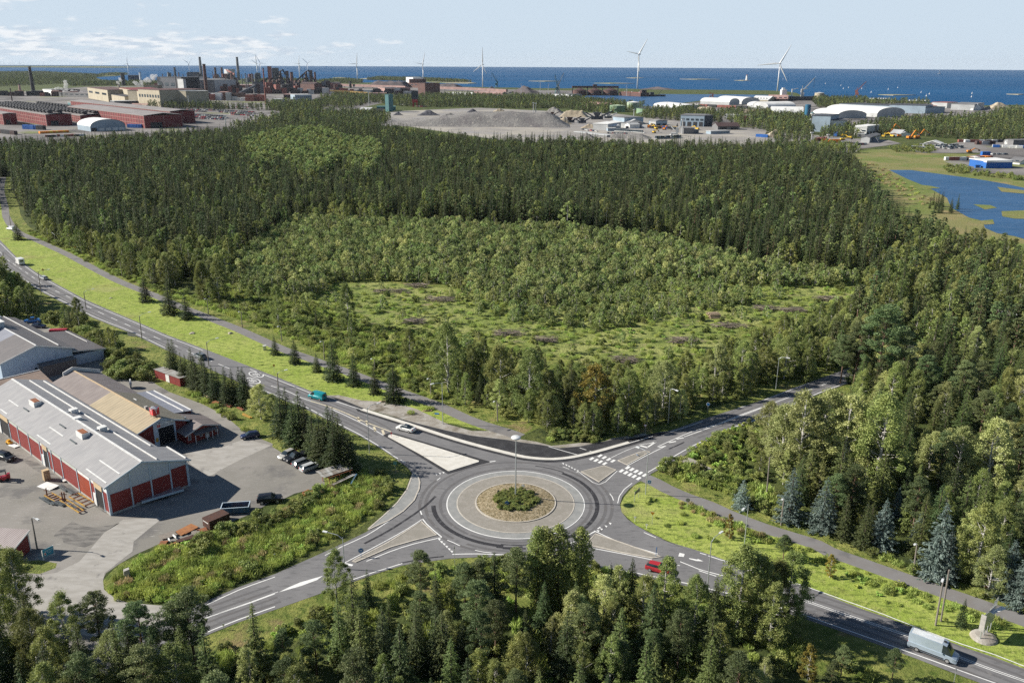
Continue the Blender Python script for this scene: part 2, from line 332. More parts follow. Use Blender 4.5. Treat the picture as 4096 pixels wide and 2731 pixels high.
REEDS=[qs('D',(2300,486),(2352,484),(2420,492),(2400,505),(2330,503),(2302,498)),qs('D',(2235,470),(2275,472),(2290,478),(2262,482)),qs('D',(2290,430),(2352,438),(2352,446),(2300,441)),qs('D',(2115,425),(2140,428),(2160,433),(2130,434)),qs('D',(2250,508),(2280,505),(2284,515),(2262,517)),qs('D',(2380,448),(2440,452),(2430,465),(2385,460))]
mb=MB()
for p in REEDS:mb.sheet([(a[0],a[1])for a in p],.2)
tag(mb.build('reed_bed','m_marsh'),'olive reed beds standing in the blue pond','reeds',kind='stuff')
sheet('scrubland',qs('D',(430,690),(520,640),(640,530),(1000,525),(1500,560),(2000,650),(2010,700),(1930,860),(1640,925),(1440,1000),(1250,985),(1050,935),(880,870),(650,770)),.004,'m_verge')
sheet('clearing',qs('D',(700,690),(760,655),(850,648),(960,655),(1060,668),(1150,690),(1280,700),(1400,650),(1560,640),(1700,665),(1800,655),(1960,650),(2010,665),(1900,700),(1760,735),(1680,770),(1640,810),(1500,850),(1380,850),(1200,790),(1000,760),(800,740)),.02,'m_clear')
# grass between the main road and the cycle path, and the verges
NWU=qs('B1',(-260,300),(-90,470),(0,583),(150,738),(320,868),(520,983),(760,1113),(1000,1218),(1200,1303),(1500,1433),(1830,1558))+qs('B4',(250,452),(530,568),(660,597),(800,640),(950,700))
NWL=qs('B1',(-500,560),(-200,690),(0,815),(60,848),(180,928),(400,1063),(640,1183),(840,1283),(1180,1420),(1480,1565))+qs('B4',(0,530),(180,600),(310,650),(480,720),(620,790),(800,880),(940,950),(1100,1045),(1250,1145),(1345,1220))
BIKE=qs('B1',(30,20),(10,130),(30,230),(45,290),(55,370),(100,450),(160,510),(240,550),(350,595),(470,650),(620,720),(760,795),(900,870),(1050,945),(1180,1000),(1400,1085),(1590,1170),(1760,1235),(1950,1310),(2140,1385),(2294,1455))+qs('B4',(150,150),(300,215),(460,270),(640,335),(800,390),(960,450),(1120,510),(1300,580),(1420,620),(1560,670),(1700,730),(1850,800),(2000,855),(2200,915),(2310,955))
BIKE2=qs('B6',(350,1000),(430,1035),(520,1085),(680,1155),(850,1215),(1000,1285),(1150,1345),(1300,1400),(1500,1462),(1700,1525))+qs('B7',(600,577),(800,648),(1000,720),(1200,790),(1400,862),(1600,930),(1800,1000),(2068,1095),(2400,1210))
def thin(l):  # drop points that crowd
    o=[l[0]]
    for p in l[1:]:
        if(p-o[-1]).length>1.5:o.append(p)
    return o
bike=smoothline(thin(BIKE),3);bike2=smoothline(thin(BIKE2),2)
nwu=[p for p in NWU]
sheet('grass',[(p.x,p.y)for p in NWU[::-1]]+[(p.x,p.y)for p in thin(BIKE)[:58]],.012,'m_grass')
mb=MB();ribbon(mb,bike,9.0,.008,d=2.5);ribbon(mb,bike2,9.5,.006);struct('grass_verge',mb,'m_verge')
sheet('grass_bank',qs('B1',(-200,900),(60,850),(180,930),(400,1065),(640,1185),(840,1285),(1180,1422),(1480,1567))+qs('B4',(0,532),(480,722),(620,792),(800,882),(940,952),(1100,1047),(1250,1147),(1345,1222))
      +qs('B5',(620,330),(600,420),(560,500),(420,620),(250,740),(0,880))+qs('B3',(1800,810),(1500,935),(1480,965),(1100,935),(960,960),(860,920),(780,860),(770,800),(900,670),(1200,545),(1540,470),(2050,300))
      +qs('B4',(260,1500),(640,1370),(620,1230),(270,1090),(190,1040))+qs('B2',(1800,960),(1680,900),(1400,720),(1180,640),(1000,560),(760,400),(560,330),(300,200),(0,130),(-400,0)),.016,'m_verge')
sheet('grass_corner',qs('B6',(330,1040),(270,1060),(190,1150),(160,1210),(170,1270),(280,1370),(500,1480),(700,1568))+qs('B8',(1500,372),(1700,435),(1980,535),(2352,680))+qs('B7',(700,955),(1000,1070),(1600,1295),(2068,1460),(2400,1560),(2400,1215),(2068,1100),(1600,935),(1200,793),(800,650),(400,500),(0,350))+qs('B6',(1150,1350),(850,1220),(520,1090)),.018,'m_grass')
sheet('grass_slope',qs('B3',(1480,1250),(1800,1110),(2076,1015))+qs('B5',(560,1010),(760,980),(1100,950),(1400,960))+qs('B8',(0,490),(860,590),(1200,650),(1600,735),(1950,820))+qs('B7',(395,1075),(700,1180),(1000,1290),(1250,1380),(1550,1500),(1800,1590),(1500,1700),(500,1500),(0,1250))+qs('D',(1500,1440),(1200,1400),(960,1400),(700,1460),(560,1540),(470,1530)),.014,'m_verge')
sheet('grass_bend',qs('B6',(0,760),(150,730),(420,665),(550,640),(800,560),(1150,450),(1500,315),(1810,210),(1810,170),(1500,240),(1150,370),(800,480),(420,600),(0,690))[::-1],.016,'m_verge')
sheet('grass_flank',qs('B6',(1960,265),(1700,360),(1450,475),(1200,575),(850,715),(640,850),(500,925),(390,990),(520,1065),(850,1200),(1150,1320),(1150,1100),(900,900),(1100,700),(1450,520),(1960,330)),.010,'m_verge')
# yard of the steel works
YARD=qs('B2',(1060,570),(1180,640),(1400,720),(1560,800),(1680,900),(1800,960),(1900,1000))+qs('B4',(190,1040),(265,1085),(400,1120),(620,1230),(640,1370),(540,1400),(380,1440),(260,1500))+qs('B3',(2050,200),(1900,290),(1700,370),(1540,400),(1400,480),(1200,520),(1020,600),(900,670),(800,740),(770,800),(780,860),(860,920),(960,965),(1100,975),(1290,985),(1510,970),(1600,1190),(1300,1330),(900,1350),(400,1280),(0,1230),(-300,1200),(-300,-500))+qs('B2',(-250,300),(0,120),(250,150),(420,230),(620,330),(760,400),(700,520),(900,560))
sheet('yard',YARD,.022,'m_yard')
layered('m_pale_paving',[((.31,.295,.27),0,0,0,0,0),((.37,.355,.33),.3,.42,.6,6,(1,3,1,.6)),((.21,.20,.19),.35,.58,.68,6,0)],bump=.3,bscale=4,bdist=.03)
layered('m_dark_patch',[((.12,.115,.11),0,0,0,0,0),((.205,.195,.18),.35,.40,.56,7,(1,3,1,-.3))],bump=.3,bscale=4,bdist=.03)
sheet('yard_paving',qs('B2',(1290,1065),(1560,1020),(1700,968),(1890,1012),(1700,1100),(1560,1170),(1460,1228),(1330,1145)),.0265,'m_pale_paving')
sheet('driveway',qs('B3',(930,335),(1130,322),(1230,322),(1130,400),(1010,500),(1000,575),(790,738),(778,800),(785,862),(860,925),(960,962),(1290,990),(1290,1110),(900,1250),(250,1150),(180,760),(300,755),(430,735),(600,650),(680,560),(790,430)),.0265,'m_pale_paving')
sheet('yard_patch',qs('B3',(405,460),(430,430),(470,400),(545,348),(620,380),(700,395),(850,375),(905,360),(790,430),(700,520),(640,545),(560,530),(480,510),(470,480)),.0265,'m_dark_patch');sheet('yard_patch',qs('B2',(130,1100),(260,1130),(420,1240),(560,1330),(700,1440),(760,1500),(600,1400),(430,1290),(240,1180)),.0265,'m_dark_patch')
sheet('yard_verge',qs('B3',(150,650),(300,640),(430,665),(420,700),(300,745),(160,735)),.028,'m_verge')
# roads
ROAD=NWU[:-3]+qs('B4',(800,640),(950,702),(1100,752),(1400,832),(1700,905),(1900,945),(2200,980),(2330,1003))+qs('B5',(1530,137),(1700,165),(1850,152),(2100,100),(2350,88))+qs('B6',(150,717),(300,682),(420,652),(545,632),(800,545),(1000,480),(1150,435),(1300,380),(1500,302),(1650,250),(1810,192),(2000,120),(2200,20),(2500,-60),(2560,60),(2200,160),(1960,255),(1700,350),(1450,465),(1200,563),(1000,632),(850,705),(750,765),(640,840),(500,915),(395,972),(345,1012),(290,1040),(225,1090),(175,1150),(155,1210),(170,1270),(215,1325),(285,1375),(375,1425),(500,1484),(620,1535),(690,1566))+qs('B8',(1330,313),(1500,373),(1700,433),(1850,483),(1980,535),(2150,605),(2352,685))+qs('B7',(430,838),(700,953),(1000,1068),(1300,1183),(1600,1293),(1850,1375),(2068,1458),(2500,1610),(2300,1790),(1850,1610),(1550,1497),(1250,1382),(1000,1290),(700,1182),(395,1077))+qs('B8',(1900,815),(1600,737),(1200,652),(850,592),(500,535),(0,490))+qs('B5',(1100,955),(900,965),(760,985),(560,1015),(350,1080),(200,1135))+qs('B3',(2076,1015),(1800,1110),(1600,1190),(1400,1285),(1100,1400),(800,1500),(400,1620),(250,1500),(900,1260),(1290,1120),(1290,1000),(1510,970),(1800,845),(2076,745))+qs('B5',(0,915),(150,845),(300,772),(420,680),(540,580),(600,490),(632,400),(628,345),(590,300),(530,262))+NWL[::-1][1:]
rp=[]
for p in ROAD:
    if not rp or(p-rp[-1]).length>.6:rp.append(p)
sheet('road',rp,.034,'m_asphalt')
mb=MB();ribbon(mb,bike,3.6,.030);ribbon(mb,bike2,3.5,.030);struct('cycle_path',mb,'m_path')
sheet('gravel_verge',qs('B4',(650,602),(760,598),(960,645),(1150,655),(1330,690),(1430,720),(1700,850),(1900,905),(2050,905),(2300,965),(2352,1002),(1900,945),(1700,905),(1400,832),(950,702)),.026,'m_gravel')
sheet('gravel_corner',qs('B5',(1380,120),(1400,100),(1530,120),(1640,150),(1850,128),(1990,130),(2080,95),(2300,60),(2352,70),(2352,92),(2100,105),(1850,155),(1700,168),(1530,140)),.027,'m_gravel')
sheet('gravel_shoulder',qs('B6',(600,870),(650,830),(720,850),(800,890),(880,930),(840,950),(740,910)),.026,'m_gravel')
STRIP=qs('B4',(958,722),(1200,798),(1400,862),(1600,928),(1800,990),(2000,1045),(2200,1095),(2352,1130))+qs('B5',(1600,247),(1700,244),(1800,231),(1950,197),(2100,155),(2200,127))
strip=smoothline(STRIP,1.0)
low=offset(strip,-1.5 if offset(strip,-1.5)[10].y<strip[10].y else 1.5)
sheet('new_asphalt',[(p.x,p.y)for p in low]+[(p.x,p.y)for p in qs('B6',(420,690),(545,640),(420,652),(300,682),(150,717))+qs('B5',(2350,90),(2100,102),(1850,154),(1700,167),(1530,139))+qs('B4',(2330,1005),(2200,982),(1900,947),(1700,907),(1400,834),(1100,754),(950,703),(800,642),(680,604),(760,650),(900,705))],.040,'m_newasphalt')
sheet('new_asphalt_seam',qs('B4',(1138,945),(1165,928),(1200,918),(1245,927),(1700,1062),(2060,1170),(1960,1195),(1692,1275),(1400,1095)),.040,'m_newasphalt')
# ---- raised islands, kerbs, roundabout
RC=Vector((.85,145.4,0))
def ring(mb,r0,r1,z,n=96,mi=None,a0=0,a1=360):
    full=a1-a0>=360;k=n if full else n+1
    vs=[]
    for i in range(k):
        t=R(a0+(a1-a0)*i/n);vs+=[(RC.x+r0*math.cos(t),RC.y+r0*math.sin(t),z),(RC.x+r1*math.cos(t),RC.y+r1*math.sin(t),z)]
    fs=[]
    for i in range(n):a=2*i;b=2*((i+1)%k);fs.append((a,a+1,b+1,b))
    mb.add(vs,fs,mi)
def raised(name,poly,z,top,kerb='m_kerb',kw=.28):
    """an island: kerb outline with an infill sunk 2 cm inside it"""
    pts=[Vector((p[0],p[1],0))for p in poly];c=sum(pts,Vector())/len(pts)
    a=sum(pts[i].x*pts[(i+1)%len(pts)].y-pts[(i+1)%len(pts)].x*pts[i].y for i in range(len(pts)))
    if a<0:pts=pts[::-1]
    inn=[]
    for i,p in enumerate(pts):
        t=(pts[(i+1)%len(pts)]-pts[i-1]).normalized();inn.append(p+Vector((-t.y,t.x,0))*kw)
    mb=MB();n=len(pts)
    mb.add([(p.x,p.y,.03)for p in pts]+[(p.x,p.y,z)for p in pts]+[(p.x,p.y,z)for p in inn]+[(p.x,p.y,z-.03)for p in inn],[f for i in range(n)for j in[(i+1)%n]for f in((i,j,j+n,i+n),(i+n,j+n,j+2*n,i+2*n),(i+2*n,j+2*n,j+3*n,i+3*n))],0)
    mb.sheet([(p.x,p.y)for p in inn],z-.03,1)
    return struct(name,mb,[kerb,top])
raised('traffic_island',qs('B4',(1180,955),(1188,942),(1215,936),(1500,1020),(1957,1162),(1958,1172),(1708,1250),(1696,1248),(1450,1102)),.14,'m_concrete','m_concrete')
raised('traffic_island',qs('B5',(1850,338),(2020,294),(2110,326),(1984,414)),.14,'m_cobble')
raised('traffic_island',qs('B6',(138,866),(300,803),(360,790),(398,800),(212,902)),.14,'m_cobble')
raised('traffic_island',qs('B5',(700,697),(812,797),(650,837),(480,885),(330,950),(225,995),(195,988),(215,972),(450,850),(600,757)),.14,'m_cobble')
raised('traffic_island',qs('B8',(815,287),(1050,365),(1320,460),(1385,488),(1300,500),(1050,455),(800,398),(752,352)),.14,'m_cobble')
raised('kerb_strip',qs('B5',(637,338),(660,345),(680,375),(691,415),(685,465),(650,545),(570,625),(470,690),(320,758),(308,752),(420,655),(520,560),(590,465),(617,390)),.13,'m_apron')
a=offset(strip,.55);b=offset(strip,-.55)
raised('kerb_strip',[(p.x,p.y)for p in a]+[(p.x,p.y)for p in b[::-1]],.14,'m_concrete','m_concrete',.1)
mb=MB();ring(mb,11.3,13.05,.075,mi=0);ring(mb,13.05,13.25,.06,mi=1);ring(mb,11.1,11.3,.12,mi=2);ring(mb,7.75,11.1,.115,mi=3);ring(mb,7.5,7.75,.24,mi=2);ring(mb,7.75,7.752,.24,mi=2)
vs=[]
def wall_ring(mb,r,z0,z1,mi,n=96):
    vs=[]
    for i in range(n):t=2*math.pi*i/n;vs+=[(RC.x+r*math.cos(t),RC.y+r*math.sin(t),z0),(RC.x+r*math.cos(t),RC.y+r*math.sin(t),z1)]
    mb.add(vs,[(2*i,2*((i+1)%n),2*((i+1)%n)+1,2*i+1)for i in range(n)],mi)
wall_ring(mb,13.25,.034,.06,1);wall_ring(mb,13.05,.06,.075,0);wall_ring(mb,11.3,.075,.12,2);wall_ring(mb,7.75,.11,.24,2)
struct('roundabout_apron',mb,['m_apron','m_paint','m_kerb','m_cobble'])
layered('m_stonebed',[((.25,.20,.12),0,0,0,0,0),((.36,.30,.20),1.6,.44,.58,4,0),((.12,.10,.05),2.6,.52,.6,3,0)],bump=1.0,bscale=3,bdist=.2)
mb=MB()
for i in range(7):
    r0,r1=7.5-i*1.07,7.5-(i+1)*1.07;z0,z1=.2+.5*(1-(r0/7.5)**2),.2+.5*(1-(r1/7.5)**2);n=64
    vs=[(RC.x+r*math.cos(2*math.pi*k/n),RC.y+r*math.sin(2*math.pi*k/n),z)for r,z in((r0,z0),(max(r1,.01),z1))for k in range(n)]
    mb.add(vs,[(k,(k+1)%n,(k+1)%n+n,k+n)for k in range(n)])
struct('roundabout_mound',mb,'m_stonebed')
# tar seam left by traffic round the ring
mb=MB()
for i,(a0,a1,r,w)in enumerate([(-78,52,15.6,.8),(185,262,15.7,.85),(52,75,16.1,.3),(262,276,16.4,.5),(-100,-72,15.2,.3)]):ring(mb,r-w/2,r+w/2,.0385+.0006*i,60,a0=a0,a1=a1)
ribbon(mb,smoothline(qs('B5',(285,857),(450,770),(600,675),(720,590),(800,515)),1),.5,.0415)
ribbon(mb,smoothline(qs('B5',(540,1000),(640,980),(760,960),(860,950)),1),.35,.0418)
ribbon(mb,smoothline(qs('B6',(540,775),(600,750),(660,722)),1),.4,.0415)
ribbon(mb,smoothline(qs('B5',(1240,882),(1330,888),(1430,880)),1),.5,.0425)
struct('tyre_marks',mb,'m_tyre_mark')
layered('m_wheel_track',[((.128,.126,.13),0,0,0,0,0),((.125,.12,.12),.3,.45,.6,6,0),((.19,.183,.178),.7,.58,.68,5,0)],bump=0)
mb=MB();zt=.0362
for c_,ds in((qs('B1',(0,690),(200,850),(480,1030),(880,1225),(1170,1357),(1660,1566)),(1.1,2.6,-1.1,-2.6)),(qs('B7',(0,806),(440,956),(1000,1146),(1600,1381),(2300,1646)),(1.1,2.6,-1.1,-2.6)),(qs('B6',(700,660),(980,563),(1380,408),(1780,260)),(1.1,2.5,-1.1,-2.5)),(qs('B3',(2076,895),(1650,1045),(1300,1180)),(1.1,2.5,-1.1,-2.5)),(qs('B4',(100,480),(520,650),(985,845),(1130,930)),(1.2,2.7,-1.2,-2.6))):
    for d in ds:ribbon(mb,smoothline(c_,3),.5,zt,d=d);zt+=.00012
for r_,a0,a1 in((17.2,-120,230),(14.4,0,359),(18.4,-60,60),(18.3,150,260)):ring(mb,r_-.3,r_+.3,zt,90,a0=a0,a1=a1);zt+=.00012
struct('wheel_tracks',mb,'m_wheel_track')
# ---- painted markings
ZM=.047
mk=MB()
def line(zn,*pts,w=.16,dash=None,mi=0,sm=True):
    l=smoothline(qs(zn,*pts),.8 if dash else 2.0)
    if not dash:ribbon(mk,l,w,ZM,mi);return
    on,off=dash;d=0;cur=[l[0]];on_=True
    for a,b in zip(l,l[1:]):
        d+=(b-a).length
        if on_:cur.append(b)
        if d>(on if on_ else off):
            if on_ and len(cur)>1:ribbon(mk,cur,w,ZM,mi)
            on_=not on_;d=0;cur=[b]
    if on_ and len(cur)>1:ribbon(mk,cur,w,ZM,mi)
line('B1',(0,610),(150,755),(320,885),(520,1000),(760,1130),(1000,1235),(1200,1320),(1500,1450),(1820,1573),w=.2)
line('B4',(0,378),(250,475),(520,583),w=.2);line('B4',(725,650),(850,690),(950,722),w=.22)
line('B1',(60,835),(180,913),(400,1048),(640,1168),(840,1268),(1180,1405),(1480,1548),w=.2)
line('B4',(0,512),(180,585),(310,635),(480,703),(620,775),(800,865),(940,937),(1100,1032),(1220,1112),w=.2);line('B4',(1225,1118),(1350,1190),w=.2,dash=(1.2,.8))
line('B1',(0,690),(60,755),(200,850),(300,920),(370,970),(480,1030),(590,1080),(690,1130),(880,1225),(1040,1298),(1170,1357),(1330,1428),(1480,1492),(1660,1566),w=.18,dash=(4,5))
line('B2',(1300,355),(1400,395),(1520,445),(1600,478),(1690,515),w=.18,dash=(5,3))
line('B4',(180,520),(310,562),(440,622),(520,650),w=.2);line('B4',(520,650),(660,693),(800,745),(985,828),(1205,912),w=.35,mi=1)
line('B4',(690,715),(800,765),(1000,862),(1140,942),w=.22)
for x,y in((930,805),(1000,835),(1067,888),(1140,915)):line('B4',(x-8,y-18),(x+6,y+20),w=.55,mi=1,sm=False)
line('B4',(2050,1170),(2100,1162),w=.3)
line('B6',(230,728),(330,700),(412,675),w=.22);line('B6',(550,643),(700,595),(805,558),w=.2);line('B6',(1080,455),(1145,437),w=.2);line('B6',(1290,390),(1400,350),(1645,258),w=.2)
line('B6',(1960,248),(1700,342),(1450,457),(1200,555),(1000,620),(900,668),w=.22);line('B6',(802,715),(700,765),(560,845),(500,885),(375,958),w=.22)
line('B6',(450,758),(600,690),(720,640),(900,585),w=.2);line('B6',(660,680),(800,630),(980,563),(1200,480),(1380,408),w=.22);line('B6',(910,587),(1100,510),(1350,420),w=.22);line('B6',(1380,408),(1550,345),(1780,260),w=.2,dash=(6,3))
for x in(480,560,620):line('B6',(x-20,763-(x-480)*.47),(x+35,753-(x-480)*.47),w=.4,sm=False)
line('B6',(90,843),(200,790),(330,742),(420,720),w=.14)
line('B6',(212,908),(350,833),(500,760),w=.2)
# yield symbol on the north-east arm
line('B6',(307,747),(375,765),w=.6,sm=False);line('B6',(310,745),(437,720),w=.4,sm=False);line('B6',(372,762),(437,720),w=.4,sm=False)
line('B5',(1840,340),(1985,430),(2115,330),w=.15,sm=False);line('B5',(1720,300),(1840,345),w=.14,dash=(1,1))
line('B5',(2222,420),(2165,465),(2130,515),(2118,565),w=.17);line('B5',(2060,495),(2078,518),(2088,545),w=.17)
line('B5',(1618,155),(1720,185),(1838,218),w=.2);line('B5',(1843,165),(1940,195),w=.18,dash=(1.6,.8))
line('B5',(705,678),(735,715),(790,765),(845,810),w=.24);line('B5',(690,620),(700,648),w=.24)
line('B5',(705,680),(600,748),(440,838),(210,960),(135,1000),w=.18);line('B5',(135,1000),(200,1015),w=.5)
line('B5',(845,812),(640,860),(470,915),(300,985),w=.2)
line('B5',(0,942),(120,880),(300,798),(420,722),(540,640),(620,560),(680,490),w=.2)
line('B5',(885,832),(930,850),(977,873),w=.2);line('B5',(1085,905),(1150,918),(1205,924),w=.18);line('B5',(920,935),(1000,932),(1100,931),(1370,940),w=.22)
line('B5',(560,1000),(450,1035),(350,1065),(200,1118),w=.2)
line('B5',(810,400),(835,380),w=.16)
line('B3',(2076,768),(1800,868),(1550,985),w=.2);line('B3',(2076,992),(1800,1090),(1570,1182),w=.22);line('B3',(2076,895),(1900,960),(1650,1045),(1535,1085),w=.18)
line('B3',(2100,880),(1900,955),(1650,1042),w=.16);line('B3',(1535,1090),(1300,1180),w=.16,dash=(4,4))
mk.sheet([(p.x,p.y)for p in qs('D',(640,1360),(664,1348),(690,1337),(742,1322),(728,1332),(690,1346))],ZM,0)
line('B8',(590,375),(700,325),(810,268),w=.26);line('B8',(835,245),(858,230),w=.25);line('B8',(805,262),(1000,350),(1200,415),(1350,460),w=.22);line('B8',(800,412),(1000,450),(1230,495),(1300,510),w=.2)
line('B8',(1230,275),(1335,322),w=.18,dash=(2.2,.6));line('B8',(1710,452),(1765,468),w=.2);line('B8',(1780,475),(1880,508),(1960,530),w=.2);line('B8',(1540,525),(1700,590),(1945,655),w=.2);line('B8',(1700,602),(1850,650),w=.2);line('B8',(1480,545),(1540,560),w=.16)
line('B8',(860,572),(1000,592),(1210,632),(1600,712),(1950,797),w=.2)
mk.sheet([(p.x,p.y)for p in qs('B8',(1525,480),(1535,450),(1580,460),(1570,485))],ZM,0)
mk.sheet([(p.x,p.y)for p in qs('B8',(1615,495),(1690,508),(1688,500),(1740,523),(1680,520),(1620,503))],ZM,0)
line('B7',(0,700),(200,770),(430,843),(700,940),(1000,1047),(1300,1165),(1600,1275),(1850,1355),(2068,1440),(2300,1520),w=.18)
for d in(0,12):line('B7',(0,800+d),(200,872+d),(440,950+d),(700,1040+d),(1000,1140+d),(1300,1245+d),(1600,1375+d),(1850,1470+d),(2068,1545+d),(2300,1640+d),w=.13)
line('B7',(0,930),(405,1053),(550,1105),(700,1157),(950,1245),(1200,1335),(1500,1443),(1700,1515),(1850,1568),(2050,1650),w=.18)
# give-way teeth and crossing blocks
def tri_mark(zn,pts,s=7):
    for x,y in pts:mk.sheet([(p.x,p.y)for p in qs(zn,(x-s,y-s*.7),(x+s*1.2,y-s*.2),(x+s*.4,y+s))],ZM,0)
tri_mark('B5',[(1722,278),(1745,288),(1765,298),(1785,309),(1806,320),(1828,331)],8)
tri_mark('B5',[(825,825),(842,844),(860,860),(879,878),(897,896),(915,913)],11)
tri_mark('B5',[(1975,765),(1999,752),(2032,731),(2062,711)],10);tri_mark('B5',[(805,356),(830,350),(856,343)],8)
def blocks(zn,cs,hx,hy,gx,gy):
    for x,y in cs:mk.sheet([(p.x,p.y)for p in qs(zn,(x-hx-gx,y-hy-gy),(x+hx-gx,y+hy-gy),(x+hx+gx,y+hy+gy),(x-hx+gx,y-hy+gy))],ZM,0)
blocks('B5',[(1930,243),(1962,255),(1993,266),(2025,278),(1990,222),(2021,235),(2053,248),(2084,260)],8,3.5,13,-8)
blocks('B5',[(2146,331),(2177,344),(2208,358),(2238,371),(2270,386),(2190,308),(2220,321),(2251,335),(2282,348),(2313,362)],9,4,13,-9)
def text_mesh(body,size=1.0,ext=0.0,align='CENTER'):
    cu=bpy.data.curves.new('lettering','FONT');cu.body=body;cu.size=size;cu.extrude=ext;cu.align_x=align;cu.align_y='CENTER';cu.resolution_u=3
    o=bpy.data.objects.new('lettering',cu);COL.objects.link(o);bpy.context.view_layer.update()
    me=bpy.data.meshes.new_from_object(o.evaluated_get(bpy.context.evaluated_depsgraph_get()));bpy.data.objects.remove(o);bpy.data.curves.remove(cu)
    return[tuple(v.co)for v in me.vertices],[tuple(p.vertices)for p in me.polygons]
tv,tf=text_mesh('60',1.0)
for(cx,cy,flip)in((1785,519,1),(1762,562,-1)):
    c=q('B2',cx,cy);u=(q('B2',cx+60,cy+26)-q('B2',cx-60,cy-26)).normalized();w=Vector((-u.y,u.x,0));u=u*flip;w=w*flip
    Lh,Wh=2.9,1.5  # half length along the lane, half width
    for r0,r1 in((.86,1.0),):
        vs=[];n=40
        for i in range(n):t=2*math.pi*i/n;d=u*math.cos(t)*Lh+w*math.sin(t)*Wh;vs+=[c+d*r0+Vector((0,0,ZM)),c+d*r1+Vector((0,0,ZM))]
        mk.add(vs,[(2*i,2*i+1,2*((i+1)%n)+1,2*((i+1)%n))for i in range(n)],0)
    # digits read along the lane: their upright is the lane direction
    mk.add([c+w*(-x*1.45)+u*(y*3.9)+Vector((0,0,ZM+.001))for x,y,z in tv],tf,0)
struct('road_marking',mk,['m_paint','m_paintyel'])
# ================================================================ vegetation
def leafmat(name,col,col2,var=.36,hue=.03,trans=.28,rough=.55):
    m,t,b=nmat(name);out=t.nodes['Material Output']
    oi=N(t,'ShaderNodeObjectInfo');tcn=N(t,'ShaderNodeTexCoord')
    n=N(t,'ShaderNodeTexNoise');n.inputs['Scale'].default_value=.9;n.inputs['Detail'].default_value=3;Lk(t,tcn.outputs['Object'],n.inputs['Vector'])
    r=N(t,'ShaderNodeValToRGB');r.color_ramp.elements[0].position=.38;r.color_ramp.elements[1].position=.62
    r.color_ramp.elements[0].color=c4(col);r.color_ramp.elements[1].color=c4(col2);Lk(t,n.outputs[0],r.inputs[0])
    hs=N(t,'ShaderNodeHueSaturation');Lk(t,r.outputs[0],hs.inputs['Color'])
    Lk(t,M(t,'MULTIPLY_ADD',oi.outputs['Random'],2*var,1-var),hs.inputs['Value'])
    rn=M(t,'FRACT',M(t,'MULTIPLY',oi.outputs['Random'],17.3));Lk(t,M(t,'MULTIPLY_ADD',rn,2*hue,.5-hue),hs.inputs['Hue'])
    Lk(t,hs.outputs[0],b.inputs['Base Color']);b.inputs['Roughness'].default_value=rough;b.inputs['Specular IOR Level'].default_value=.25
    tr=N(t,'ShaderNodeBsdfTranslucent');Lk(t,hs.outputs[0],tr.inputs[0]);ms=N(t,'ShaderNodeMixShader');ms.inputs[0].default_value=trans
    Lk(t,b.outputs[0],ms.inputs[1]);Lk(t,tr.outputs[0],ms.inputs[2]);Lk(t,ms.outputs[0],out.inputs['Surface'])
leafmat('l_spruce',(.060,.090,.036),(.100,.130,.048))
leafmat('l_pine',(.125,.170,.070),(.185,.225,.095))
leafmat('l_birch',(.20,.245,.075),(.30,.33,.105),hue=.022)
leafmat('l_young',(.22,.29,.095),(.32,.375,.14),hue=.018)
leafmat('l_pale',(.34,.38,.14),(.46,.48,.20),hue=.015)
leafmat('l_lime',(.23,.30,.10),(.31,.37,.14),hue=.02)
leafmat('l_autumn',(.30,.24,.05),(.24,.22,.05),hue=.02)
leafmat('l_willow',(.29,.32,.105),(.21,.26,.08),hue=.02)
leafmat('l_blue',(.13,.18,.155),(.22,.28,.25),hue=.01)
leafmat('l_weed',(.40,.46,.13),(.30,.38,.10),hue=.015)
leafmat('l_reed',(.46,.38,.20),(.34,.30,.15),hue=.02)
mat('bark_dark',(.10,.075,.055),.9,col2=(.06,.05,.04),scale=3,bump=.4)
mat('bark_pine',(.17,.10,.065),.9,col2=(.14,.095,.07),scale=1.2,bump=.4)
mat('bark_birch',(.50,.48,.45),.8,col2=(.08,.07,.065),scale=2.2,lo=.50,hi=.62,stretch=(1,1,3))
def quads(name,c,s,u,v,mats,mi=None,extra=None):
    """leaf sprays: centres c (N,3), half sizes s (N,2), axes u, v (N,3); extra = (verts, faces, mat index) of wood"""
    n=len(c);vs=np.empty((n,4,3),np.float32)
    a=u*s[:,:1];b=v*s[:,1:]
    vs[:,0]=c-a*1.1;vs[:,1]=c-b*.8+a*.15;vs[:,2]=c+a*1.1;vs[:,3]=c+b*.8+a*.15
    vs=vs.reshape(-1,3);fi=np.arange(4*n,dtype=np.int32);me=bpy.data.meshes.new(name)
    ev,ef,em=extra if extra else([],[],[])
    lt=[4]*n+[len(f)for f in ef];fv=[i+4*n for f in ef for i in f]
    allv=np.concatenate([vs,np.array(ev,np.float32).reshape(-1,3)])if len(ev)else vs
    me.vertices.add(len(allv));me.vertices.foreach_set('co',allv.ravel())
    loops=np.concatenate([fi,np.array(fv,np.int32)])if fv else fi
    me.loops.add(len(loops));me.loops.foreach_set('vertex_index',loops);me.polygons.add(len(lt))
    st=np.concatenate([[0],np.cumsum(lt)[:-1]]).astype(np.int32);me.polygons.foreach_set('loop_start',st);me.polygons.foreach_set('loop_total',np.array(lt,np.int32))
    for m in mats:me.materials.append(MATS[m])
    mid=np.zeros(len(lt),np.int32)
    if mi is not None:mid[:n]=mi
    if em:mid[n:]=em
    me.polygons.foreach_set('material_index',mid);me.update(calc_edges=True);me.validate();return me
def unit(a):return a/np.maximum(np.linalg.norm(a,axis=1,keepdims=True),1e-6)
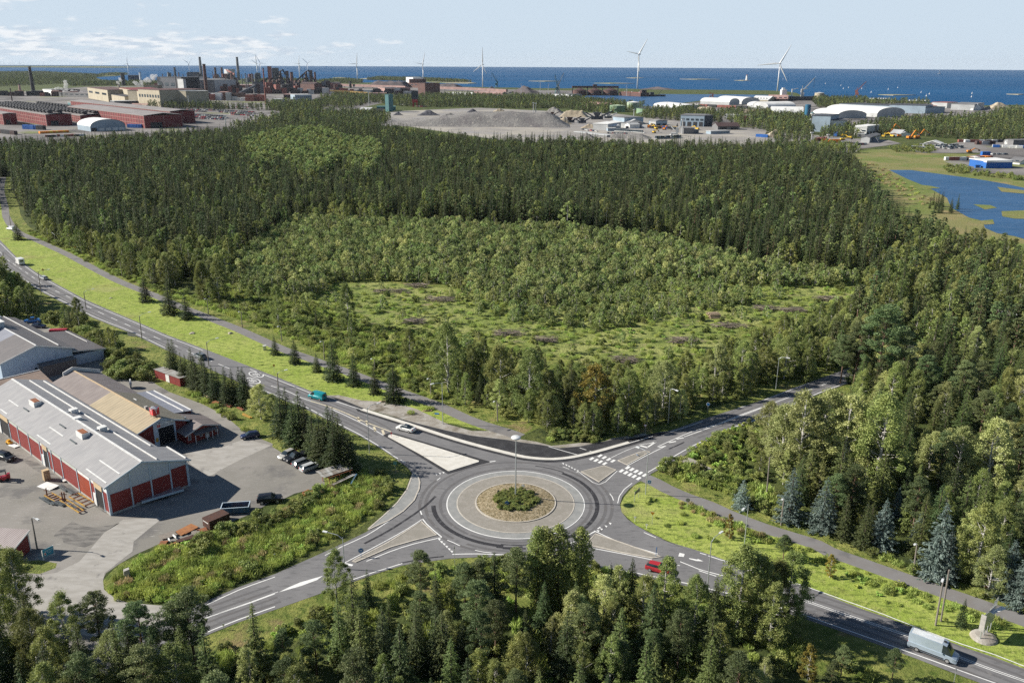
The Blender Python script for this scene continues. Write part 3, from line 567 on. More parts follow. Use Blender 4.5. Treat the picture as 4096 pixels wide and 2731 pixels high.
def frames(n,flat=0.0,g=None):
    u=g.normal(size=(n,3));u[:,2]*=(1-flat);u=unit(u);w=g.normal(size=(n,3));w[:,2]*=(1-flat*.7);v=unit(w-(w*u).sum(1)[:,None]*u);return u,v
def trunk_mb(h,r0,r1=.03,n=6,lean=0,g=rng):
    mb=MB();k=5;pts=[];rs=[]
    for i in range(k):t=i/(k-1);pts.append((math.sin(t*2)*lean,math.cos(t*3)*lean-lean,h*t));rs.append(r0*(1-t)**.8+r1)
    mb.tube(pts,rs,n);return mb
def spruce_mesh(h,Rr,nb,per,size,seed,mats,skirt=.05,ragged=.3):
    g=np.random.default_rng(seed);C=[];U=[];V=[];S=[]
    z=h*skirt;step=h/nb
    while z<h*.985:
        f=1-z/h;L0=Rr*(f**.82)*(1+.0*f)+.12;k=int(6+4*f)
        ph0=g.uniform(0,6.28)
        for j in range(k):
            ph=ph0+6.283*j/k+g.normal(0,.18);L=L0*g.uniform(1-ragged,1.12);m=max(3,int(per*L/Rr))
            t=g.uniform(.12,1,m)**.75;w=.20*L*(1.15-t)
            d=np.array([math.cos(ph),math.sin(ph),0]);e=np.array([-d[1],d[0],0]);zz=z+g.normal(0,.1)
            dr=-.38*L*t+.20*L*t*t*t
            c=d[None]*(t*L)[:,None]+e[None]*(g.normal(0,1,m)*w)[:,None];c[:,2]=zz+dr+g.normal(0,.07,m)
            u=d[None]+g.normal(0,.35,(m,3));u[:,2]-=.35;u=unit(u);v=g.normal(0,.5,(m,3))+e[None];v=unit(v-(v*u).sum(1)[:,None]*u)
            C.append(c);U.append(u);V.append(v);S.append(np.stack([size*g.uniform(.7,1.3,m),size*.55*g.uniform(.7,1.3,m)],1)*(.55+.45*f))
        z+=step*g.uniform(.75,1.25)
    m=8;C.append(np.stack([g.normal(0,.05,m),g.normal(0,.05,m),np.linspace(h*.93,h*1.0,m)],1));u,v=frames(m,-.8,g);U.append(u);V.append(v);S.append(np.full((m,2),size*.4))
    return[np.concatenate(x)for x in(C,S,U,V)]
def clump_mesh(clumps,per,size,seed,flat=.1,shell=.55,hang=0.0):
    g=np.random.default_rng(seed);C=[];S=[];U=[];V=[]
    for(x,y,z,a,b)in clumps:
        m=max(4,int(per*g.uniform(.7,1.2)));d=unit(g.normal(size=(m,3)));rr=g.uniform(shell,1.08,m)
        d[:,2]=np.where(d[:,2]<-.3,d[:,2]*.6,d[:,2])
        c=d*rr[:,None]*np.array([a,a,b])[None]+np.array([x,y,z])[None]
        if hang:c[:,2]-=hang*g.uniform(0,1,m)**2*a
        u,v=frames(m,flat,g);u=unit(u+d*.35)
        v=unit(v-(v*u).sum(1)[:,None]*u);sz=size*g.uniform(.6,1.35,m)
        C.append(c);U.append(u);V.append(v);S.append(np.stack([sz,sz*.7],1))
    return[np.concatenate(x)for x in(C,S,U,V)]
def crown_clumps(kind,h,Rr,n,g):
    cl=[]
    if kind=='pine':
        base=h*g.uniform(.34,.46)
        for i in range(n):
            t=(i+.5)/n;z=base+(h-base)*t;prof=math.sin(math.pi*min(1,.25+.72*t))**.7;r=Rr*prof*math.sqrt(g.uniform(.12,1));ph=i*2.4+g.uniform(-.5,.5)
            a=g.uniform(.5,1.05)*Rr*.36;cl.append((r*math.cos(ph),r*math.sin(ph),z-a*.3,a,a*.55))
    elif kind=='birch':
        base=h*g.uniform(.05,.14);sx,sy=g.uniform(-.5,.5,2)
        for i in range(n):
            t=(i+.5)/n;z=base+(h-base)*t;prof=(math.sin(math.pi*(t**.8*.86+.12)))**.75;r=Rr*prof*math.sqrt(g.uniform(.2,1));ph=i*2.4+g.uniform(-.8,.8)
            a=g.uniform(.5,1.1)*Rr*.30;cl.append((r*math.cos(ph)+sx*t,r*math.sin(ph)+sy*t,z-a*.4,a,a*g.uniform(.8,1.25)))
    elif kind=='column':
        base=h*.04
        for i in range(n):
            t=(i+.5)/n;z=base+(h-base)*t;prof=(math.sin(math.pi*(t*.8+.17)))**.6;r=Rr*.7*prof*math.sqrt(g.uniform(.1,1));ph=i*2.4+g.uniform(-.8,.8)
            a=g.uniform(.6,1.1)*Rr*.4;cl.append((r*math.cos(ph),r*math.sin(ph),z-a*.4,a,a*1.4))
    else:
        for i in range(n):
            ph=g.uniform(0,6.28);r=Rr*math.sqrt(g.uniform(0,1))*.75;a=g.uniform(.35,.62)*Rr*.62;z=max(a*.3,(h-a)*g.uniform(.15,1)*(1-.55*(r/Rr)**2));cl.append((r*math.cos(ph),r*math.sin(ph),z,a,a*.85))
    return cl
def wood(kind,h,cl,bark,g,thin=1.0):
    if kind=='spruce':return trunk_mb(h*.92,.018*h*thin)
    if kind=='bush':
        mb=MB()
        for c in cl[:5]:mb.tube([(0,0,0),(c[0]*.5,c[1]*.5,c[2]*.5),(c[0],c[1],c[2])],[.06,.04,.02],4)
        return mb
    mb=trunk_mb(h*.93,.0135*h*thin,lean=g.uniform(-.2,.2))
    for c in cl[::2]:
        z0=max(h*.15,c[2]-1.1-abs(c[0])*.25);mb.tube([(0,0,z0),(c[0]*.55,c[1]*.55,z0+(c[2]-z0)*.55),(c[0],c[1],c[2])],[.035*thin+.02,.03,.015],4)
    return mb
# prototypes: (kind, lod) -> list of (crown mesh, trunk mesh, height, joined mesh)
PROTO={}
def proto(key,kind,h,Rr,var,n,per,size,leaf,bark,seed,**k):
    L=[]
    for i in range(var):
        g=np.random.default_rng(seed+i*7)
        hh=h;rr=Rr*g.uniform(.85,1.15)
        if kind=='spruce':arr=spruce_mesh(hh,rr,n,per,size,seed+i,None,**k);cl=[]
        else:cl=crown_clumps(kind,hh,rr,n,g);arr=clump_mesh(cl,per,size,seed+i,**k)
        wb=wood(kind,hh,cl,bark,g)
        crown=quads('crown',arr[0],arr[1],arr[2],arr[3],[leaf])
        tr=bpy.data.meshes.new('trunk');tr.from_pydata(wb.v,[],wb.f);tr.materials.append(MATS[bark]);tr.update()
        joined=quads('tree',arr[0],arr[1],arr[2],arr[3],[leaf,bark],extra=(wb.v,wb.f,[1]*len(wb.f)))
        L.append((crown,tr,hh,joined))
    PROTO[key]=L
# near: resolved sprays; mid: fewer, larger; far: rough
proto('spruce_n','spruce',12,2.5,5,30,46,.19,'l_spruce','bark_dark',100)
leafmat('l_larch',(.10,.135,.045),(.155,.195,.06))
proto('larch_n','spruce',13,2.9,6,26,60,.19,'l_larch','bark_dark',120,ragged=.42)
proto('larch_m','spruce',14,2.5,4,18,22,.30,'l_larch','bark_dark',130,ragged=.4)
proto('blue_n','spruce',9,2.4,4,24,50,.18,'l_blue','bark_dark',140,ragged=.4)
proto('spruce_m','spruce',14,2.0,6,22,19,.28,'l_spruce','bark_dark',160)
proto('spruce_f','spruce',14,2.3,3,9,6,.8,'l_spruce','bark_dark',180)
proto('pine_n','pine',13,2.6,6,50,300,.10,'l_pine','bark_pine',200)
proto('pine_m','pine',14,2.3,5,22,66,.28,'l_pine','bark_pine',230)
proto('pine_f','pine',14,2.6,3,11,18,.75,'l_pine','bark_pine',250)
proto('birch_n','birch',13,2.8,6,70,270,.10,'l_birch','bark_birch',300,hang=.5,shell=.2)
proto('birch_m','birch',12,2.8,6,34,75,.23,'l_birch','bark_birch',330,hang=.3)
proto('birch_f','birch',12,2.8,3,11,18,.75,'l_birch','bark_birch',350)
proto('pale_n','birch',12,2.8,5,66,270,.10,'l_pale','bark_birch',360,hang=.3,shell=.2)
proto('lime_m','birch',12,2.9,3,22,50,.36,'l_lime','bark_birch',370)
proto('autumn_n','birch',10,2.5,3,44,190,.13,'l_autumn','bark_birch',380,shell=.2)
proto('aspen_n','column',13,2.2,3,50,230,.12,'l_birch','bark_pine',390)
proto('bush_n','bush',3,2.0,5,14,120,.15,'l_birch','bark_dark',400)
proto('willow_n','bush',3.4,2.3,5,16,120,.15,'l_willow','bark_dark',420)
proto('willow_m','bush',4,2.2,5,11,42,.30,'l_willow','bark_dark',440)
proto('young_m','birch',5,2.0,6,20,46,.20,'l_young','bark_birch',460)
proto('youngpale_m','birch',5,2.0,5,20,46,.20,'l_pale','bark_birch',480)
def tuft(key,h,rr,n,leaf,seed):
    L=[]
    for i in range(4):
        g=np.random.default_rng(seed+i);r=rr*np.sqrt(g.uniform(0,1,n));a=g.uniform(0,6.28,n);c=np.stack([r*np.cos(a),r*np.sin(a),h*g.uniform(.2,.7,n)*(1.1-.5*r/rr)],1);u=np.stack([g.normal(0,.35,n),g.normal(0,.35,n),np.ones(n)],1);u=unit(u);v=g.normal(size=(n,3));v=unit(v-(v*u).sum(1)[:,None]*u)
        s_=np.stack([h*g.uniform(.25,.5,n),np.full(n,.05)*g.uniform(.7,1.6,n)],1);me=quads('tuft',c,s_,u,v,[leaf]);L.append((me,me,h,me))
    PROTO[key]=L
tuft('weed_n',1.2,1.0,150,'l_weed',500);tuft('reed_n',1.5,1.0,140,'l_reed',520)
leafmat('l_herb',(.30,.40,.08),(.36,.44,.12))
proto('herb_n','bush',.9,.9,3,7,40,.12,'l_herb','bark_dark',540)
KIND={'larch':('spruce_tree','spruce tree'),'spruce':('spruce_tree','spruce tree'),'blue':('spruce_tree','spruce tree'),'pine':('pine_tree','pine tree'),'birch':('birch_tree','birch tree'),'pale':('birch_tree','birch tree'),
        'lime':('birch_tree','birch tree'),'autumn':('birch_tree','birch tree'),'aspen':('aspen_tree','aspen tree'),'bush':('shrub','shrub'),'willow':('shrub','shrub'),'young':('birch_sapling','young birch'),'youngpale':('birch_sapling','young birch')}
def tree(key,x,y,h,rz=None,label=None,group=None,var=None,wide=1.0):
    L=PROTO[key];cr,tr,hh,jn=L[var%len(L)if var is not None else rng.randrange(len(L))];kind=key.split('_')[0];nm,cat=KIND[kind];s=h/hh
    if rz is None:rz=rng.uniform(0,6.28)
    if kind in('bush','willow','young','youngpale'):
        o=bpy.data.objects.new(nm,jn);COL.objects.link(o)
    else:
        o=bpy.data.objects.new(nm,None);COL.objects.link(o);o.empty_display_size=.5
        for n_,me in(('crown',cr),('trunk',tr)):c=bpy.data.objects.new(n_,me);COL.objects.link(c);c.parent=o
    o.location=(x,y,0);o.rotation_euler=(0,0,rz);o.scale=(s*wide,s*wide,s);return tag(o,label,cat,group)
# ---- trees that stand out, from their foot and top in the survey
DONE=[]
def named(key,zn,x,yb,yt,label,group=None,xt=None,wide=1.0,var=None):
    p=q(zn,x,yb);h=hat(p,zn,yt);DONE.append((p.x,p.y));return tree(key,p.x,p.y,h,label=label,group=group,wide=wide,var=var)
def topped(key,zn,x,yt,h,label,group=None,wide=1.0,var=None):
    p=q(zn,x,yt,h);DONE.append((p.x,p.y));return tree(key,p.x,p.y,h,label=label,group=group,wide=wide,var=var)
G1='spruces on the grass along the cycle path'
for a in[('B1',165,580,415,'dark broad spruce at the bend of the cycle path beside a white car',1.25),('B1',1305,1135,900,'stout dark spruce, nearest the white house end of the grass strip',1.1),
          ('B1',1525,1245,930,'tallest of three dark spruces together on the lime grass strip',1.05),('B1',1672,1290,1040,'slim spruce right of the three on the grass strip',1.0),
          ('B4',215,252,85,'small spruce by the grey utility cabinet on the grass',1.0),('B4',385,328,115,'bushy spruce between path and grass, second after the utility cabinet',1.0),
          ('B4',572,400,238,'short spruce on the lower edge of the cycle path',1.1),('B4',715,470,95,'very tall dark spruce overlapping the cycle path',.85),('B4',890,515,238,'pointed spruce just right of the very tall dark one',.95),
          ('B4',1068,585,330,'thin spruce in front of a cycle path lamp',.85),('B4',1232,655,325,'broad spruce at the gravel edge above the new asphalt',1.1),('B4',2062,645,380,'dark spruce alone before the birches near the blue marked post',1.05)]:
    named('spruce_n',a[0],a[1],a[2],a[3],a[4],G1,wide=a[5]*1.28)
G2='row of spruces between the yard and the main road'
i=0
for x,y,h,w in[(1167,272,10.3,1.04),(1192,268,9.8,1.04),(1250,362,8.6,1.04),(1280,372,8.0,1.04),(1318,325,10.9,1.04),(1392,355,10.9,1.17),(1345,390,9.2,1.17),(1415,420,9.2,1.04),(1465,452,9.2,1.04),(1500,470,6.9,1.04),(1553,462,9.8,1.04),(1605,478,9.2,1.04),(1655,463,9.8,1.04),(1680,462,10.3,1.17),(1700,500,8.6,1.17),(1720,560,6.9,1.17)]:
    topped('spruce_n','B2',x,y,h,'dark spruce in the close row behind the red container',G2,wide=w)
for x,y,h,w in[(240,525,11.9,1.17),(292,532,11.2,1.17),(400,562,12.5,1.30),(345,640,10.6,1.30),(455,650,10.6,1.17),(515,712,10.6,1.17),(577,738,11.2,1.17),(655,682,13.2,1.23),(702,705,11.9,1.17),(742,752,12.5,1.30),(620,790,10.6,1.30),(700,830,11.2,1.43),(785,850,10.6,1.30),(830,890,9.9,1.23),(860,960,7.9,1.17),(560,830,9.2,1.30)]:
    topped('spruce_n','B4',x,y,h,'dark spruce in the dense clump above the parked cars',G2,wide=w)
named('pale_n','B2',1820,830,590,'rounded yellowish willow tree behind the spruces beside the yard',wide=1.35)
named('pale_n','B2',1900,800,650,'small yellow green tree beside the rounded willow',wide=1.2)
G3='blue spruces beside the cycle path'
for zn,x,yb,yt,lb,w in[('B6',1110,1235,1010,'squat blue grey spruce, nearest the roundabout',1.15),('B6',1480,1330,915,'large blue green spruce behind a slim lamp post',1.05),('B6',1735,1410,1000,'silvery blue spruce leaning beside its taller neighbour',1.0),
                             ('B7',985,540,175,'ragged blue spruce in the middle of the path side row',.95),('B7',1255,545,262,'narrow blue spruce left of the tallest blue one',.85),('B7',1395,760,195,'tallest bright blue spruce, wide to the ground',.9),
                             ('B7',1465,790,400,'low blue spruce under the big birch',.9),('B7',1925,900,480,'green blue spruce near the orange topped post',1.0),('B7',2045,985,540,'blue spruce at the right edge of the photo',1.0),('B7',1095,330,85,'greyish thin spruce behind the blue row',.9)]:
    named('blue_n',zn,x,yb,yt,lb,G3,wide=w*1.15)
for zn,x,yb,yt,lb,k,w in[('B7',1590,1140,930,'small dark spruce on the verge between road and cycle path','spruce_n',.95),('B7',700,480,140,'dark narrow spruce between two blue spruces','spruce_n',.9),('B7',850,545,200,'broad green spruce in the path side row','spruce_n',1.1),
                                ('B7',1690,800,230,'big drooping birch with bright stems right of the tallest blue spruce','birch_n',1.15),('B7',1230,330,90,'yellow green birch peeping over the blue spruces','pale_n',1),('B6',1010,1470,1290,'reddish young rowan between road and path','autumn_n',.9),('B7',250,640,455,'round dark pine bush on the verge by the path','pine_n',1.3),
                                ('B7',600,770,600,'tiny yellowing rowan on the long verge','autumn_n',.9),('B1',720,1400,1095,'spiky young birch at the edge of the road by the lamp','birch_n',.9),('B1',640,1390,1170,'small dark spruce beside the spiky young birch','spruce_n',.9),
                                ('B1',80,1180,830,'tall birch beside the main road at the left edge','birch_n',1.0),('B1',140,1190,870,'birch leaning by the shaded bank','birch_n',1.0),('B1',20,1190,760,'dark birch cut by the left edge','birch_n',1.0),('B1',1965,1140,760,'birch clump with two white stems behind the path','birch_n',1.2),('B1',1830,1130,780,'broad birch left of the two white stems','birch_n',1.0),
                                ('B4',1370,350,30,'young birch in the scrub behind the path','birch_n',.9),('B4',870,120,-60,'slender birch with a pale stem in the scrub','birch_n',.9)]:
    named(k,zn,x,yb,yt,lb,wide=w)
# warm-coloured birch and its neighbours in the band behind the junction (D survey)
for x,yb,yt,lb,k,w in[(1365,970,835,'golden brown autumn birch facing the junction','autumn_n',1.25),(1310,950,830,'dark narrow spruce left of the golden birch','spruce_n',.8),(1150,930,790,'broad dark birch behind the bike crossing sign','birch_n',1.1),(1215,960,800,'leafy birch left of the central lamp head','birch_n',1.2),
                            (1520,955,830,'pale green birch behind the curved street lamp','pale_n',1.1),(1640,900,790,'bright topped birch by the bend of the side road','pale_n',1.2),(1030,900,740,'tall birch at the left end of the band','birch_n',1.1),(1440,965,850,'green birch right of the golden one','birch_n',1.1),(1260,955,850,'bushy birch under the central lamp','birch_n',1.1),
                            (1700,880,780,'shaggy birch at the shadowed bend','birch_n',1.2),(1800,870,770,'dense leafy tree in the shadow of the bend','birch_n',1.2),(800,760,650,'bare stemmed birch above the cycle path','birch_n',.9),(640,745,655,'drooping birch among the bushes','birch_n',.9),(470,690,600,'grey green birch at the wood edge','birch_n',1.0)]:
    named(k,'D',x,yb,yt,lb,wide=w)
for x,yb,yt,lb in[(1960,885,740,'wide pine overhanging the side road'),(1930,880,770,'lower pine at the vanishing end of the side road'),(2010,900,700,'tall pine right of the side road end'),(2060,905,760,'pine among the tall trees right of the bend')]:
    named('pine_n','D',x,yb,yt,lb,wide=1.08)
for x,yb,yt,lb,k in[(1790,1090,930,'pale young birch in the clearing edge left','pale_n'),(1830,1110,900,'tall pale birch in the sunny birch stand','pale_n'),(1880,1100,890,'leafy pale birch in the sunny stand','pale_n'),(1930,1120,910,'pale birch right in the sunny stand','pale_n'),(1760,1050,920,'short pale birch near the side road','pale_n'),(2005,1135,900,'birch with a white stem in the stand','birch_n'),(2190,1140,980,'light birch above the blue spruces','pale_n'),(2260,1150,960,'broad light birch above the blue spruces','pale_n')]:
    named(k,'D',x,yb,yt,lb,wide=1.1)
# foreground wood below the roundabout
G4='trees of the wood in front of the roundabout'
FG=[('B3',60,560,13,'birch_n','dark birch at the lower left edge beside the red shed'),('B3',-60,520,13,'birch_n','dark birch cut off by the lower left corner'),('B3',430,880,10,'birch_n','thin birch with pale twigs beside the driveway shadow'),('B3',690,885,10,'pine_n','slim pine standing before the driveway'),
      ('B3',1010,955,12,'pine_n','broad pine at the mouth of the driveway'),('B3',1400,860,13,'pine_n','spreading pine overlapping the white road lines'),('B3',1290,960,11,'pine_n','pine between two larger ones at the driveway mouth'),('B3',200,1000,10,'birch_n','birch left of the one with pale twigs'),
      ('B5',60,890,9.5,'birch_n','birch rising before the lower left street lamp'),('B5',300,1040,7,'spruce_n','short dark spruce by the lower road edge'),('B5',680,905,9,'pine_n','young pine pointing at the left traffic island'),('B5',800,1040,8,'spruce_n','small spruce right of the young pine'),('B5',1010,1000,9,'pine_n','round pine at the wood edge left of centre'),
      ('B5',1110,975,9.5,'pine_n','pine left of the dark spruce'),('B5',1225,905,10.5,'spruce_n','dark spruce just left of the tall aspens'),('B5',1385,895,11,'pine_n','pine leaning on the tall aspens'),('B5',1540,752,13.5,'aspen_n','leftmost of the four tall aspens before the roundabout'),('B5',1597,752,13.5,'aspen_n','second of the four tall aspens'),
      ('B5',1700,738,14,'aspen_n','tallest aspen covering the road ring'),('B5',1862,755,13.5,'aspen_n','rightmost tall aspen before the right traffic island'),('B5',1790,900,11,'aspen_n','lower aspen between the two right ones'),('B8',955,535,9,'spruce_n','small dark spruce touching the white edge line'),('B8',1140,480,10,'spruce_n','pointed spruce left of the red car'),
      ('B8',1040,565,9,'pale_n','yellow green birch under the pointed spruce'),('B8',1430,480,11,'birch_n','leafy tree hiding half of the red car'),('B8',1250,640,10,'birch_n','bushy birch below the red car'),('B8',1700,645,10,'birch_n','grey green birch left of the lamp foot'),('B8',1860,655,10.5,'spruce_n','dark spruce right of the tall curved lamp'),
      ('B8',2100,370,15,'birch_n','high thin birch in front of the pole by the road'),('B8',2250,480,13,'birch_n','drooping birch beside the high thin one'),('B7',50,560,13,'birch_n','birch with tangled bare stems at the lower right'),('B7',330,585,12,'birch_n','large hanging birch over the shaded road'),('B7',250,640,11,'birch_n','inner stem of the large hanging birch'),('B7',200,800,11,'birch_n','lower birch with white limbs'),
      ('B7',470,1290,5.5,'autumn_n','rusty leafed birch beneath the hanging birch'),('B7',720,1290,5,'pine_n','grey green pine by the lower road verge'),('B7',1110,1310,5,'pine_n','small pine on the dry verge below the van'),('B7',640,1400,4.5,'pine_n','low pine beside the grey green one'),
      ('B8',620,780,10,'pale_n','sunlit yellow green tree in the middle of the wood'),('B8',690,820,9,'pale_n','second sunlit tree just right of it'),('B8',900,640,10,'pale_n','broad sunlit tree below the two white lines')]
for zn,x,yt,h,k,lb in FG:topped(k,zn,x,yt,h,lb,wide=1.1 if k!='spruce_n' else .9)
# ---- filled woods: (polygon on the ground in D survey units, spacing, mix {key: weight}, heights)
def dpoly(*pts):return[(p[0],p[1])for p in qs('D',*pts)]
DENSE=dpoly((10,350),(150,345),(300,335),(460,325),(620,312),(700,303),(860,308),(1000,330),(1120,348),(1310,346),(1600,352),(1800,355),(1950,380),(1985,430),(2040,505),(2060,570),(2000,640),(1800,620),(1700,595),(1560,558),(1450,545),(1250,530),(1000,518),(850,505),(720,505),(640,525),(560,580),(440,600),(300,590),(150,560),(70,510),(35,450),(25,400))
RIGHT=dpoly((2050,515),(2120,535),(2220,565),(2300,590),(2700,640),(2900,1000),(2600,1500),(2352,1430),(2200,1350),(2030,1265),(1900,1200),(1830,1160),(1800,1110),(1850,1030),(1960,985),(1975,900),(1900,830),(1950,740),(2000,690),(1980,650),(2060,570))
EDGE=dpoly((60,500),(150,560),(300,590),(440,600),(560,580),(520,650),(430,640),(400,680),(310,640),(200,590),(100,550))
YOUNG=dpoly((640,525),(720,507),(1000,520),(1250,533),(1500,553),(1650,590),(1800,625),(2000,645),(1960,655),(1800,660),(1700,655),(1560,640),(1400,660),(1280,705),(1150,690),(1060,665),(960,650),(850,645),(760,650),(720,690),(600,680),(520,650),(560,590))
BAND=dpoly((985,880),(1000,830),(1120,830),(1200,845),(1380,890),(1500,885),(1640,850),(1700,810),(1900,740),(1990,700),(1920,860),(1800,880),(1640,930),(1530,975),(1440,1000),(1360,1005),(1250,985),(1140,950),(1050,925))
SCRUB=dpoly((430,690),(520,660),(600,685),(720,695),(800,745),(1000,765),(1120,800),(990,820),(990,890),(1100,960),(1080,950),(960,905),(880,870),(760,815),(650,770),(520,720))
OPEN=dpoly((700,690),(760,655),(1060,668),(1280,705),(1400,655),(1700,660),(1990,650),(1980,700),(1700,800),(1640,845),(1380,885),(1200,840),(1000,810),(800,745))
THICK=dpoly((1050,660),(1150,690),(1280,705),(1400,665),(1560,645),(1720,640),(1750,690),(1560,730),(1380,760),(1200,740),(1100,720))
BIRCHSTAND=dpoly((1745,1040),(1850,990),(1970,925),(1990,960),(1990,1130),(1850,1150),(1740,1090))
FORE=dpoly((-200,1500),(60,1440),(250,1480),(480,1590),(700,1530),(880,1450),(1050,1430),(1400,1450),(1680,1520),(1770,1600),(1830,1720),(1850,1900),(1400,2300),(0,2300),(-400,1900))
LEFTB=dpoly((-150,620),(10,650),(60,690),(100,730),(60,780),(-150,760))
FARLEFT=dpoly((-300,340),(5,350),(20,400),(10,440),(-20,470),(-300,560))
rid={}
TREES=[]  # (x, y, key, h)
def fill(poly,sp,mix,seed,gaps=0.0,clear=None,zone='wood',keep=None):
    g=np.random.default_rng(seed);xs=[p[0]for p in poly];ys=[p[1]for p in poly]
    nx=int((max(xs)-min(xs))/sp)+1;ny=int((max(ys)-min(ys))/sp)+1
    X,Y=np.meshgrid(min(xs)+np.arange(nx)*sp,min(ys)+np.arange(ny)*sp);X=X.ravel()+g.uniform(-.48,.48,nx*ny)*sp;Y=Y.ravel()+g.uniform(-.48,.48,nx*ny)*sp
    k=inpoly_np(X,Y,poly)
    if gaps:k&=g.uniform(size=len(X))>gaps
    X=X[k];Y=Y[k]
    # in the picture at all?
    dz=Y*_f.y-CZ*_f.z;u=2048+FP*(X*_r.x+Y*_r.y-CZ*_r.z)/dz;k=(u>-320)&(u<4300);X=X[k];Y=Y[k]
    if clear is not None:k=clear(X,Y,g);X=X[k];Y=Y[k]
    for(px,py)in DONE:
        kk=(X-px)**2+(Y-py)**2>4.5;X=X[kk];Y=Y[kk]
    keys=list(mix.keys());wts=np.array([mix[a][0]for a in keys]);wts=wts/wts.sum()
    ch=g.choice(len(keys),len(X),p=wts);pn=np.sin(X*.021+1.3)*np.sin(Y*.017+.4)+.5*np.sin(X*.06+Y*.045)
    for x,y,c,v in zip(X.tolist(),Y.tolist(),ch.tolist(),pn.tolist()):
        key=keys[c];lo,hi=mix[key][1:3];TREES.append((x,y,key,(lo+(hi-lo)*g.uniform())*(1+.06*v),zone))
def patchy(f):
    def c(X,Y,g):return f(X,Y,g)
    return c
lightpatch=dpoly((560,352),(660,322),(740,318),(800,345),(870,350),(880,400),(850,440),(790,400),(720,445),(650,400),(600,420))
goldstrip=dpoly((680,480),(800,470),(1000,480),(1000,520),(700,515))
fill(DENSE,4.1,{'spruce_m':(.50,9,19),'larch_m':(.18,8,17),'pine_m':(.17,9,16),'birch_m':(.10,8,14),'lime_m':(.05,8,14)},1,gaps=.07,zone='dense',clear=lambda X,Y,g:~(inpoly_np(X,Y,lightpatch)&(g.uniform(size=len(X))<.75)))
fill(lightpatch,5,{'lime_m':(.7,12,17),'birch_m':(.3,12,16)},2,zone='dense')
fill(goldstrip,5,{'birch_m':(.7,7,11),'willow_m':(.3,4,6)},3,zone='edge')
fill(EDGE,4.4,{'birch_m':(.75,7,12),'pale_n':(.1,8,10),'spruce_m':(.15,8,12)},4,zone='edge')
fill(YOUNG,2.9,{'young_m':(.60,3.6,6.2),'youngpale_m':(.20,3.6,6.6),'willow_m':(.20,2.5,4)},5,zone='young')
fill(THICK,3.4,{'young_m':(.5,2.8,4.6),'youngpale_m':(.15,2.6,4.6),'willow_m':(.35,2,3.6)},6,gaps=.2,zone='young')
fill(OPEN,9,{'willow_m':(.6,1.8,3.5),'youngpale_m':(.2,2.5,4.5),'young_m':(.2,2.5,5)},7,gaps=.25,zone='scrub')
fill(SCRUB,3.3,{'willow_n':(.85,1.1,2.5),'bush_n':(.08,1.5,3.0),'youngpale_m':(.07,2.2,4)},8,gaps=.3,zone='scrub')
fill(SCRUB,17,{'birch_m':(.8,5,8),'spruce_m':(.2,6,9)},9,gaps=.3,zone='scrub')
fill(BAND,3.7,{'birch_n':(.52,6,9.5),'pale_n':(.22,5,8.5),'bush_n':(.22,2.5,4.5),'spruce_n':(.04,6,9)},10,zone='band')
fill(RIGHT,4.3,{'pine_m':(.20,7,14),'larch_m':(.18,7,15),'spruce_m':(.22,7,14),'birch_m':(.34,6,12.5),'pale_n':(.08,6,10)},11,gaps=.06,zone='right',clear=lambda X,Y,g:Y>225)
fill(RIGHT,4.9,{'larch_n':(.36,9,16.5),'pine_n':(.14,9,14),'spruce_n':(.14,7,13),'birch_n':(.16,7,13),'pale_n':(.20,6.5,12)},12,gaps=.05,zone='right',clear=lambda X,Y,g:Y<=225)
fill(BIRCHSTAND,4.0,{'pale_n':(.6,4.5,8.5),'birch_n':(.30,5,9),'bush_n':(.1,3,4)},13,zone='stand')
fill(FORE,4.2,{'pine_n':(.16,7,11.5),'larch_n':(.30,7,12.5),'spruce_n':(.26,6,12),'birch_n':(.16,6,10.5),'pale_n':(.12,6,9)},14,zone='fore',clear=lambda X,Y,g:(Y>30))
fill(LEFTB,4.5,{'birch_m':(1,8,11)},15,zone='leftb')
fill(FARLEFT,4.6,{'spruce_m':(.6,10,15),'pine_m':(.4,10,15)},16,zone='dense')
# far woods
def far(sp,pts,seed,mix=None,gaps=0.0):fill(dpoly(*pts),sp,mix or{'spruce_f':(.5,9,15),'pine_f':(.25,9,14),'birch_f':(.25,8,13)},seed,gaps=gaps,zone='far')
far(14,[(-200,168),(100,167),(216,173),(240,176),(216,178),(225,184),(140,186.5),(150,193),(0,200),(-250,205)],20)
far(12,[(225,173.3),(258,170),(296,170.6),(270,174)],21)
far(10,[(150,188.5),(240,190.5),(330,190.5),(420,190),(420,193),(300,197),(160,198)],22)
far(8,[(605,243),(700,238),(745,248),(730,266),(700,272),(650,300),(560,304),(520,300),(660,268)],23)
far(8,[(700,264),(860,264),(900,275),(860,305),(700,300)],24)
far(8,[(740,226),(800,222),(900,226),(980,224),(1060,222),(1176,226),(1176,250),(1010,246),(930,246),(860,236),(800,250),(720,245)],25,gaps=.2)
far(8,[(1176,222),(1250,226),(1310,228),(1340,232),(1480,246),(1450,256),(1380,262),(1300,250),(1176,250)],26)
far(8,[(1470,258),(1600,256),(1640,262),(1660,282),(1560,278),(1480,272)],27)
far(8,[(1640,262),(1750,258),(1800,268),(1840,285),(1860,300),(1760,302),(1700,292)],28)
far(8,[(1780,275),(1850,270),(1870,300),(1860,330),(1790,328),(1760,310)],29)
far(8,[(1900,300),(2040,285),(2100,278),(2230,275),(2352,262),(2500,262),(2500,322),(2352,322),(2280,325),(2200,320),(2080,312),(1990,310),(1960,318),(1880,318)],30)
far(8,[(1864,232),(1930,230),(1990,232),(1975,246),(1880,248)],31)
far(9,[(1990,234),(2130,238),(2140,242),(1990,243)],32,gaps=.3)
far(9,[(2280,262),(2352,255),(2500,255),(2500,265),(2300,272)],33)
